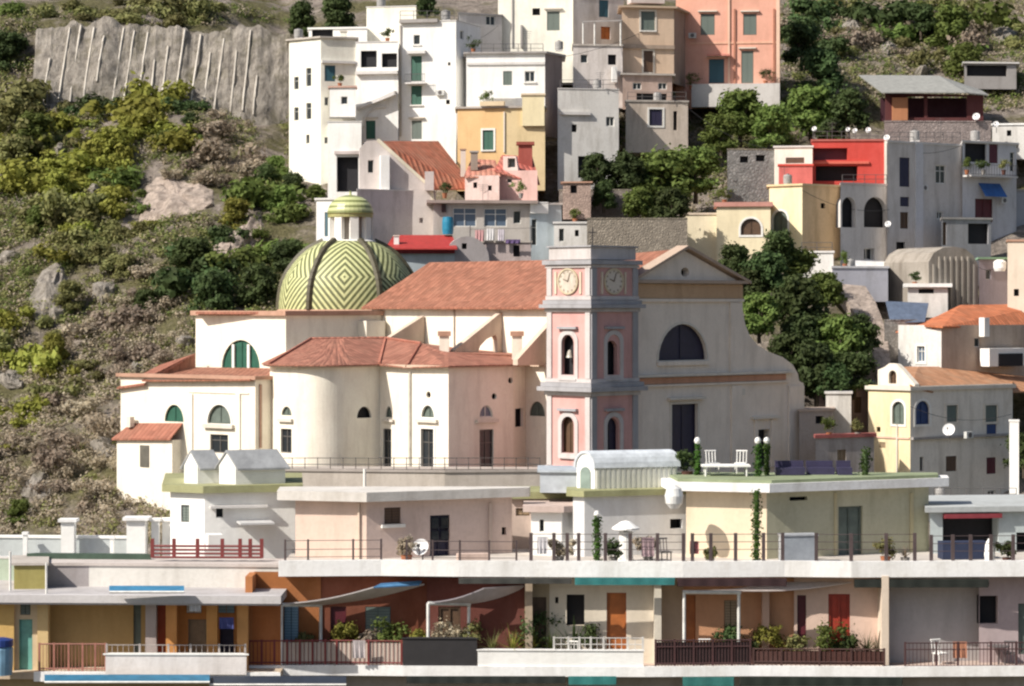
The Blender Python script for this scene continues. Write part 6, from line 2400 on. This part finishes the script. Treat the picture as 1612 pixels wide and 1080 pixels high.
for a in [
    (540, 1040, 26, 'bright', 'leafy yellow green potted plant behind the maroon railing', 100.8, 'bush', 0), (610, 1040, 30, 'mid', 'tall leafy potted plant near the end of the maroon railing', 100.75, 'bush', 1),
    (478, 1040, 18, 'olive', 'small potted plant under the blue edged awning', 100.75, 'bush', 0), (578, 1040, 20, 'dry', 'dry branched potted plant between two leafy ones', 100.75, 'bush', 2),
    (660, 1040, 20, 'bright', 'yellowish potted plant beside the awning post', 100.75, 'bush', 0), (705, 1040, 30, 'dry', 'straw coloured bushy plant inside the second awning frame', 100.75, 'bush', 1),
    (735, 1040, 24, 'olive', 'olive potted plant at the second awning post', 100.75, 'bush', 1),
    (775, 1046, 26, 'olive', 'spiky potted plant at the near end of the white parapet', 100.4, 'grass', 1), (806, 1046, 30, 'bright', 'bright green spiky potted plant above the white parapet', 100.4, 'grass', 0),
    (838, 1046, 28, 'bright', 'broad spiky plant in the middle of the white parapet row', 100.5, 'grass', 1), (866, 1046, 26, 'mid', 'green arching plant next to the cream wall', 100.6, 'grass', 0),
    (845, 1046, 42, 'teal', 'tall dark shrub against the brown partition', 100.75, 'bush', 2), (903, 1046, 40, 'teal', 'small palm in a pot before the cream wall', 100.75, 'palm', 0),
    (925, 1046, 26, 'dark', 'dark leafy plant between the palm and the orange door', 100.75, 'bush', 2), (940, 1046, 18, 'dry', 'low dry plant by the orange door', 100.8, 'grass', 1),
    (1148, 1046, 26, 'teal', 'dark green potted conifer behind the pergola post', 100.75, 'bush', 2), (1187, 1046, 28, 'dark', 'dark palm like potted plant beside the pergola post', 100.8, 'palm', 2),
    (1215, 1046, 28, 'bright', 'light green potted plant on the salmon balcony', 100.8, 'bush', 0), (1252, 1046, 18, 'olive', 'low olive potted plant before the dark red door', 100.7, 'bush', 1),
    (1302, 1046, 30, 'mid', 'round green potted shrub before the red door', 100.7, 'bush', 2), (1335, 1046, 20, 'dark', 'low dark potted plant before the red door edge', 100.6, 'bush', 2),
    (1365, 1046, 24, 'dark', 'dark spreading potted plant by the pale partition', 100.6, 'grass', 2), (1270, 1046, 15, 'dry', 'small dry potted plant in the salmon balcony row', 100.6, 'grass', 0),
    (1382, 1046, 26, 'dry', 'pale flowering potted plant against the partition', 100.75, 'palm', 1),
    (1118, 892, 14, 'olive', 'small potted plant on the roof terrace by the yellow flat', 101.5, 'bush', 1), (1394, 892, 18, 'olive', 'olive potted plant before the shaded yellow wall', 101.7, 'bush', 0),
    (1425, 892, 16, 'dry', 'dry potted plant at the shaded corner of the yellow flat', 101.7, 'grass', 1), (640, 892, 20, 'dry', 'reddish dry bush beside the satellite dish', 101.7, 'bush', 0),
    (1082, 760, 20, 'dark', 'dark clipped shrub beside the barrel roofed shed', 106.4, 'bush', 2),
    (880, 892, 18, 'dry', 'dry potted plant before the low white room', 100.75, 'bush', 1), (965, 892, 17, 'teal', 'dark potted plant beside the chimney vent', 100.75, 'bush', 1),
    (1020, 892, 18, 'dry', 'dry potted plant below the small black opening', 100.75, 'bush', 1), (1585, 892, 16, 'dark', 'dark potted plant beside the open porch', 101.7, 'bush', 2),
]:
    pot_plant(*a)
# sun lounger frame folded on the pink flat terrace
mb = MB()
mb.box(P(745, 885, 101.8), 1.3, .5, .35, 10)
tag(mb.build('storage_crate', plaster((.55, .42, .36), .5)), 'pinkish crate on the terrace beside the open door', 'crate')

# ------------------------------------------------------------------ lower building on the left
OB = empty('apartment_building', P(200, 1300, 100), 'lower ochre and orange apartment building with blue awnings at the bottom corner', 'apartment building')
och = [(-60, 98.5), (440, 98.0)]
deck(och, 932, 944, 16).build('roof', plaster((.42, .40, .40), .5), OB)
band(och, zpx(941), zpx(929), .06, -.3).build('roof_edge', plaster((.50, .48, .48), .4), OB)
deck(och, 1050, 1060, 16, -.02).build('balcony_slab', plaster((.5, .4, .3), .4), OB)
band([(55, 98.2), (440, 98.0)], zpx(1062), zpx(1047), .04, -.12).build('balcony_edge', FASC, OB)
for x0, x1, D, yaw, mt, wins in [
        (-60, 22, 99.0, 0, plaster((.55, .36, .13), .3), []), (22, 62, 99.2, 0, plaster((.60, .48, .32), .3), [('r', 30, 975, 51, 1056, 'aq', 'd'), ('r', 32, 948, 48, 968, 'gr')]),
        (62, 245, 100.1, 2, plaster((.42, .29, .13), .3), [('r', 210, 952, 222, 1030, 'gr', 'd')]), (245, 262, 99.6, 0, plaster((.36, .09, .05), .3), []),
        (262, 395, 100.0, -3, plaster((.50, .22, .07), .35), [('r', 293, 936, 318, 966, 'wh'), ('r', 343, 938, 370, 966, 'lb'), ('r', 346, 972, 368, 1032, 'vi', 'd'), ('r', 296, 975, 326, 1032, 'tn', 'd')]),
        (395, 442, 99.8, 2, plaster((.42, .15, .05), .35), [])]:
    w = Wall(x0, D, yaw, x1)
    mb = MB()
    holes, todo = [], []
    for wi in wins:
        po = opening(w, *wi[:5])
        holes.append(po)
        todo.append((po, wi[5], wi[6] if len(wi) > 6 else ''))
    wface(mb, w, [[(0, zpx(1064)), (w.L, zpx(1064)), (w.L, zpx(938)), (0, zpx(938))]] + holes)
    for hpo in holes:
        wside(mb, w, hpo, 0, -.3)
    mb.build('wall', mt, OB)
    for po, st, fl in todo:
        window(w, po, st, fl, OB, .12)
for x, mt in ((262, (.58, .27, .09)), (326, (.60, .30, .10)), (374, (.62, .32, .12)), (60, (.60, .44, .22)), (230, (.42, .36, .34))):
    mb = MB()
    a = P(x, 0, 99.2)
    mb.box((a.x + .2, 99.3, zpx(1050)), .42, .42, zpx(944.5) - zpx(1050))
    mb.build('pillar', plaster(mt, .3), OB)
w = Wall(-60, 98.9, 0, 445)
mb = MB()
wface(mb, w, [[(0, zpx(1400)), (w.L, zpx(1400)), (w.L, zpx(1059)), (0, zpx(1059))]])
mb.build('lower_wall', plaster((.34, .27, .16), .5), OB)
lch = [(-60, 98.3), (440, 98.1)]
railing('rusty bar railing before the ochre recess', [62, 85, 108, 130, 150, 166], lch, 1003, 1050, paint((.36, .15, .11), .6), .1, (0, .95), .13, None, .03)
OBP = empty('balcony_parapet', P(275, 1050, 98), 'white balcony parapet with a paler patched middle before the orange rooms', 'parapet')
band([(166, 98.0), (388, 97.9)], zpx(1050), zpx(1020), 0, -.18).build('panel', plaster((.70, .66, .64), .5), OBP)
band([(164, 98.0), (390, 97.9)], zpx(1020) + .002, zpx(1020) + .06, .04, -.22).build('coping', WHITE, OBP)
railing('thin grey railing on top of the white balcony parapet', [168, 220, 265, 300, 345, 386], lch, 1004, 1018, paint((.4, .36, .34), .6), .05, (0,), .2, None, .018)
for x0, x1, y0, y1, D, col, lab, sl_ in ((172, 290, 922, 932, 97.7, (.04, .20, .36), 'blue awning lying on the roof edge of the ochre building', 0), (70, 330, 1062, 1074, 97.3, (.03, .16, .28), 'long blue awning along the bottom under the white parapet', 0),
                                         (330, 545, 1064, 1078, 97.6, (.02, .03, .05), 'dark navy awning along the bottom beneath the maroon railing', 0)):
    root = empty('rolled_awning', P((x0 + x1) / 2, y1, D), lab, 'awning')
    mb = MB()
    n = 12
    for k in range(n):
        xa, xb = x0 + (x1 - x0) * k / n, x0 + (x1 - x0) * (k + 1) / n
        mb.slab([P(xa, y1, D - .9), P(xb, y1, D - .9), P(xb, y0, D + .15), P(xa, y0, D + .15)], .04)
    mb.build('cloth', paint(col, .7), root)
    mb = MB()
    mb.tube(P(x0, y1, D - .9), P(x1, y1, D - .9), .05, None, 6)
    mb.build('front_bar', WHITEP, root)
mb = MB()
mb.lathe(P(2, 1062, 97.8), [(.42, 0), (.46, .5), (.46, 1.0), (.4, 1.1)], 18)
wb = empty('water_barrel', P(2, 1062, 97.8), 'pale blue barrel with a dark blue lid at the bottom corner', 'barrel')
mb.build('body', paint((.20, .36, .50), .4), wb)
mb = MB()
mb.lathe(P(2, 1062, 97.8) + Vector((0, 0, 1.102)), [(.47, 0), (.47, .25), (.2, .32)], 18)
mb.build('lid', paint((.02, .05, .22), .4), wb)

# roof level left of the pink flat: back terrace, white piers, green hedge band, maroon railing
BT = Bld('roof_terrace_house', 'long low white terrace front with a pale parapet behind the ochre roof', 'house', [(60, 102.0), (140, 102.0), (446, 101.4)], 893, 960, plaster((.62, .60, .56), .5), {}, 2.2, 'flat', plaster((.5, .45, .42), .5), .06, .12, mats={0: plaster((.36, .33, .33), .6)})
band([(42, 104.5), (236, 104.2)], zpx(884, 104), zpx(871, 104), .05, -.5)
gb_ = band([(42, 103.6), (238, 103.2)], zpx(886, 103.4), zpx(872, 103.4), .0, -.35)
tag(gb_.build('planter_box', paint((.05, .085, .06), .8)), 'long dark green planter strip along the terrace edge', 'planter')
GW = Bld('garden_wall', 'long pale glass grey terrace wall behind the dark planter strip', 'wall', [(-60, 108), (210, 107.5)], 848, 905, plaster((.44, .47, .47), .4), {}, .3, 'flat', WHITE, .05, .1)
for k, (x0, x1, yt, D, lab) in enumerate(((96, 120, 821, 107.0, 'single white chimney pier with a flat cap on the pale terrace wall'), (199, 233, 818, 106.6, 'thicker white chimney pier with a flat cap beside the shed house'),
                                          (238, 252, 820, 106.8, 'thin white pier next to the thicker one'), (255, 275, 820, 107.2, 'white pier closest to the rooftop shed house'), (36, 44, 842, 107.3, 'slim white wall post near the picture edge'), (173, 180, 848, 106.9, 'slim white wall post between two piers'))):
    root = empty('chimney_pier', P((x0 + x1) / 2, 885, D), lab, 'pier')
    a, b_ = P(x0, 890, D), P(x1, yt, D)
    wd = b_.x - a.x
    mb = MB()
    mb.box(((a.x + b_.x) / 2, D, a.z), wd * .86, wd * .86, b_.z - a.z)
    mb.build('shaft', WHITE, root)
    mb = MB()
    mb.box(((a.x + b_.x) / 2, D, b_.z + .002), wd * 1.2, wd * 1.2, .12)
    mb.build('cap', FASC, root)
railing('maroon wooden railing with uneven posts before the shed house', [240, 274, 311, 350, 378, 394, 412], [(0, 102.6), (500, 102.2)], 857, 888, MAROON, .1, (.25, .4, .55, .7), 0, None, .05, .09)
OL = Bld('rooftop_shed', 'small olive green roof cabin at the edge of the ochre roof', 'shed', chain([22, 73], [3], 0, 101), 890, 945, plaster((.30, .26, .09), .5), {}, 3, 'flat', FLATR, .1, .1)
mb = MB()
mb.tube(P(16, 930, 100), P(16, 868, 100), .05)
tag(mb.build('pole', WHITEP), 'thin white pole beside the olive roof cabin', 'pole')
mb = MB()
mb.tube(P(73, 935, 99.4), P(73, 886, 99.4), .045)
tag(mb.build('pole', WHITEP), 'thin white pole at the corner of the olive roof cabin', 'pole')
FG = Bld('garden_wall', 'green stained low terrace wall at the picture edge', 'wall', [(-60, 104.5), (40, 104.2)], 880, 930, plaster((.40, .47, .38), .5), {}, .4, 'flat', LGREY, .02, .08)
# ------------------------------------------------------------------ lived-in clutter
def tank(px, py, D, r, h, label, col=(.34, .33, .32)):
    c = P(px, py, D)
    root = empty('water_tank', c, label, 'water tank')
    mb = MB()
    mb.lathe(c + Vector((0, 0, .12)), [(r * .92, 0), (r, .08), (r, h - .1), (r * .85, h)], 16)
    mb.build('body', paint(col, .5), root)
    mb = MB()
    mb.lathe(c + Vector((0, 0, .122 + h)), [(r * .4, 0), (r * .4, .08), (r * .1, .12)], 12)
    mb.build('lid', paint([x * .6 for x in col], .5), root)
    mb = MB()
    mb.box(c, r * 1.7, r * 1.7, .115)
    mb.build('plinth', LGREY, root)


for a in [
    (702, 33, 278, .5, 1.0, 'grey water tank on the tall white house roof'), (600, 12, 285, .5, 1.1, 'grey water tank on the windowless white block'),
    (470, 61, 279, .5, .9, 'grey water tank on the cream house roof'), (880, 80, 276, .45, .9, 'grey water tank at the shaded flank of the roof terrace house'),
    (1440, 223, 263, .5, 1.0, 'grey water tank on the tall grey shaded house'),
    (1535, 223, 268, .5, 1.0, 'grey water tank on the blue grey house'), (1240, 291, 259, .45, .9, 'grey water tank on the bright yellow narrow house'),
    (1340, 423, 250, .4, .8, 'small tank on the low lilac grey house'),
    (1035, 161, 276, .45, .9, 'grey water tank on the flaking lower house'), (940, 141, 270, .45, .9, 'grey water tank on the grey ruined house'),
    (1480, 786, 207, .4, .8, 'small grey tank on the dusty low terrace'),
]:
    tank(*a)


def roof_rail(x0, x1, py, D, label, h=.95, mat=None, dD=0.0):
    a, b_ = P(x0, py, D), P(x1, py, D + dD)
    root = empty('railing', (a + b_) / 2, label, 'railing')
    n = max(2, int((b_ - a).length / 1.3))
    mt = mat or IRON2
    for k in range(n + 1):
        q = a + (b_ - a) * k / n
        mb = MB()
        mb.tube(q, q + Vector((0, 0, h)), .035, None, 5)
        mb.build('post', mt, root)
    for z in (h, h * .5):
        mb = MB()
        mb.tube(a + Vector((0, 0, z)), b_ + Vector((0, 0, z)), .026, None, 5)
        mb.build('rail', mt, root)


for a in [
    (738, 855, 83, 273.3, 'thin roof railing on the white roof terrace house'), (882, 972, 140, 267.6, 'thin roof railing along the grey ruined house'),
    (1402, 1512, 223, 260.5, 'thin roof railing along the tall grey shaded house', .95, None, 6.5), (1280, 1392, 221, 269.4, 'thin roof railing along the red house'),
    (1326, 1396, 289, 257, 'thin roof railing along the arcade house', .9, None, 3.5), (988, 1080, 159, 273.5, 'thin roof railing on the flaking lower house'),
    (1262, 1310, 397, 249.2, 'thin roof railing on the small white store'), (1470, 1600, 787, 205.4, 'thin railing along the dusty low terrace'),
    (630, 715, 31, 277.5, 'thin roof railing on the tall white house'),
]:
    roof_rail(*a)


def cable(x0, y0, D0_, x1, y1, D1_, label, sag=.8):
    a, b_ = P(x0, y0, D0_), P(x1, y1, D1_)
    mb = MB()
    pr = a
    for k in range(1, 13):
        t = k / 12
        p = a + (b_ - a) * t - Vector((0, 0, sag * 4 * t * (1 - t)))
        mb.tube(pr, p, .022, None, 4)
        pr = p
    tag(mb.build('cable', DARK), label, 'cable')


for a in [
    (880, 90, 275, 1066, 20, 286, 'sagging cable from the roof terrace house to the pink house'), (718, 60, 276, 784, 40, 291, 'sagging cable between the two tall white houses'),
    (1083, 170, 273, 1220, 236, 268, 'sagging cable from the flaking house over the trees to the red house'), (835, 318, 253, 925, 290, 252, 'sagging cable from the veranda house to the rubble hut'),
    (1398, 230, 260, 1516, 228, 262, 'sagging cable across the tall grey shaded house'), (1540, 420, 246, 1588, 400, 242, 'short sagging cable from the stone barn to the cream house end'),
    (1264, 300, 256, 1400, 330, 258, 'sagging cable across the arcade house front'), (1433, 640, 217.5, 1592, 652, 214, 'sagging cable across the yellow gabled house flank'),
]:
    cable(*a)

# plants on the terraces of the hill houses
for a in [
    (745, 84, 13, 'dark', 'dark potted plant on the white roof terrace house', 275, 'bush', 0), (770, 168, 12, 'mid', 'green potted plant over the ochre house cornice', 268, 'bush', 1),
    (1088, 142, 13, 'mid', 'green potted plant at the edge of the pink house terrace', 286, 'bush', 0), (1205, 134, 12, 'dark', 'dark potted plant by the green door of the pink house', 286, 'bush', 0),
    (1522, 275, 12, 'mid', 'green potted plant on the cluttered balcony', 263.3, 'bush', 0), (1548, 275, 10, 'dark', 'dark potted plant on the cluttered balcony', 263.8, 'bush', 1),
    (1580, 275, 11, 'olive', 'olive potted plant at the end of the cluttered balcony', 264.4, 'bush', 2), (1330, 423, 12, 'mid', 'green potted plant on the low lilac grey house', 248.5, 'bush', 0),
    (1440, 452, 10, 'dark', 'dark potted plant on the white flat roofed hut', 242.5, 'bush', 0), (1305, 690, 14, 'mid', 'green plant on the red coping of the garden wall', 214.2, 'bush', 0),
    (1350, 690, 12, 'olive', 'olive plant on the red coping near the yellow gabled house', 215.5, 'bush', 1), (1140, 322, 12, 'mid', 'green potted plant on the plain pale yellow block', 257, 'bush', 0),
    (700, 312, 11, 'dark', 'dark potted plant on the flat eave of the veranda house', 254, 'bush', 0), (820, 312, 12, 'mid', 'green potted plant on the far end of the flat eave', 254, 'bush', 1),
    (905, 352, 10, 'mid', 'green potted plant on the small white cottage', 251.5, 'bush', 0), (535, 138, 9, 'mid', 'green potted plant on the small white cube room', 274.8, 'bush', 0),
    (610, 67, 10, 'dark', 'dark potted plant above the open loggia', 278.5, 'bush', 0),
]:
    pot_plant(*a)

# furniture on the near terraces
for a in [
    
    
    (1046, 886, 101.6, 20, 'dark garden chair near the small black opening', IRON2), (1110, 1046, 100.6, 0, 'white garden chair inside the pergola balcony', WHITE),
    (1590, 1046, 100.6, 170, 'dark garden chair on the grey wall balcony', IRON2), (905, 1046, 100.7, 160, 'pale garden chair hidden behind the white parapet plants', WHITE),
    (1480, 1046, 100.6, 30, 'white garden chair on the grey wall balcony', WHITE),
]:
    garden_chair(*a)


def round_table(px, py, D, label, mat):
    c = P(px, py, D)
    root = empty('garden_table', c, label, 'table')
    mb = MB()
    mb.lathe(c + Vector((0, 0, .7)), [(.42, 0), (.45, .02), (.45, .04), (.42, .05)], 20)
    mb.build('tabletop', mat, root)
    mb = MB()
    mb.tube(c, c + Vector((0, 0, .7)), .04)
    mb.build('pedestal', mat, root)


round_table(1572, 1046, 100.6, 'small dark round table on the grey wall balcony', IRON2)

# clothes on the near balconies
def cloth(px0, px1, y0, y1, D, col, label):
    a, b_ = P(px0, y0, D), P(px1, y0, D)
    h = (y1 - y0) * D / F
    mb = MB()
    n = 8
    for k in range(n):
        p, q = a + (b_ - a) * k / n, a + (b_ - a) * (k + 1) / n
        o0, o1 = .035 * math.sin(k * 2.1), .035 * math.sin((k + 1) * 2.1)
        for t in (0, .012):
            mb.face([p + Vector((0, t, 0)), q + Vector((0, t, 0)), q + Vector((0, o1 + t, -h)), p + Vector((0, o0 + t, -h))])
    tag(mb.build('laundry', paint(col, .85)), label, 'laundry')


for a in [
    (1086, 1100, 852, 872, 100.2, (.55, .2, .2), 'red cloth hung over the terrace wires near the yellow flat'), (846, 862, 845, 872, 100.3, (.6, .58, .6), 'pale towel hung over the terrace wires before the low white room'),
    (1010, 1030, 846, 876, 100.3, (.35, .25, .27), 'mauve towel hung over the terrace wires'), (1500, 1522, 1010, 1036, 99.6, (.45, .2, .12), 'rust coloured rug hung over the dark railing'),
    (345, 368, 972, 990, 98.6, (.05, .06, .2), 'dark blue shirt hanging before the orange rooms'), (298, 316, 940, 962, 98.6, (.6, .62, .68), 'white towel hanging before the orange rooms'),
    (555, 575, 1008, 1036, 99.4, (.45, .4, .4), 'grey rug hung over the maroon railing'),
]:
    cloth(*a)


# air conditioners on house fronts
def air_con(px, py, D, yaw, label):
    c = P(px, py, D)
    root = empty('air_conditioner', c, label, 'air conditioner')
    mb = MB()
    mb.box(c, .85, .34, .58, yaw)
    mb.build('casing', paint((.62, .62, .6), .5), root)
    a = math.radians(yaw)
    f_ = Vector((math.sin(a), -math.cos(a), 0))
    mb = MB()
    cc = c + f_ * .172 + Vector((0, 0, .29))
    t = Vector((math.cos(a), math.sin(a), 0))
    ring = [cc + (t * math.cos(k * math.pi / 8) + Vector((0, 0, 1)) * math.sin(k * math.pi / 8)) * .22 for k in range(16)]
    mb.prism(ring, [p + f_ * .02 for p in ring])
    mb.build('fan_grille', IRON2, root)


for a in [
          (693, 150, 276.2, -12, 'air conditioner on the tall white house front'), (1090, 60, 287.2, -7, 'air conditioner on the pink house beside the upper window'),
          (1455, 300, 261.3, 37, 'air conditioner on the tall grey shaded house'), (1580, 320, 266.4, 33, 'air conditioner on the blue grey house'), (1525, 690, 220.4, 36, 'air conditioner on the yellow gabled house flank')]:
    air_con(*a)
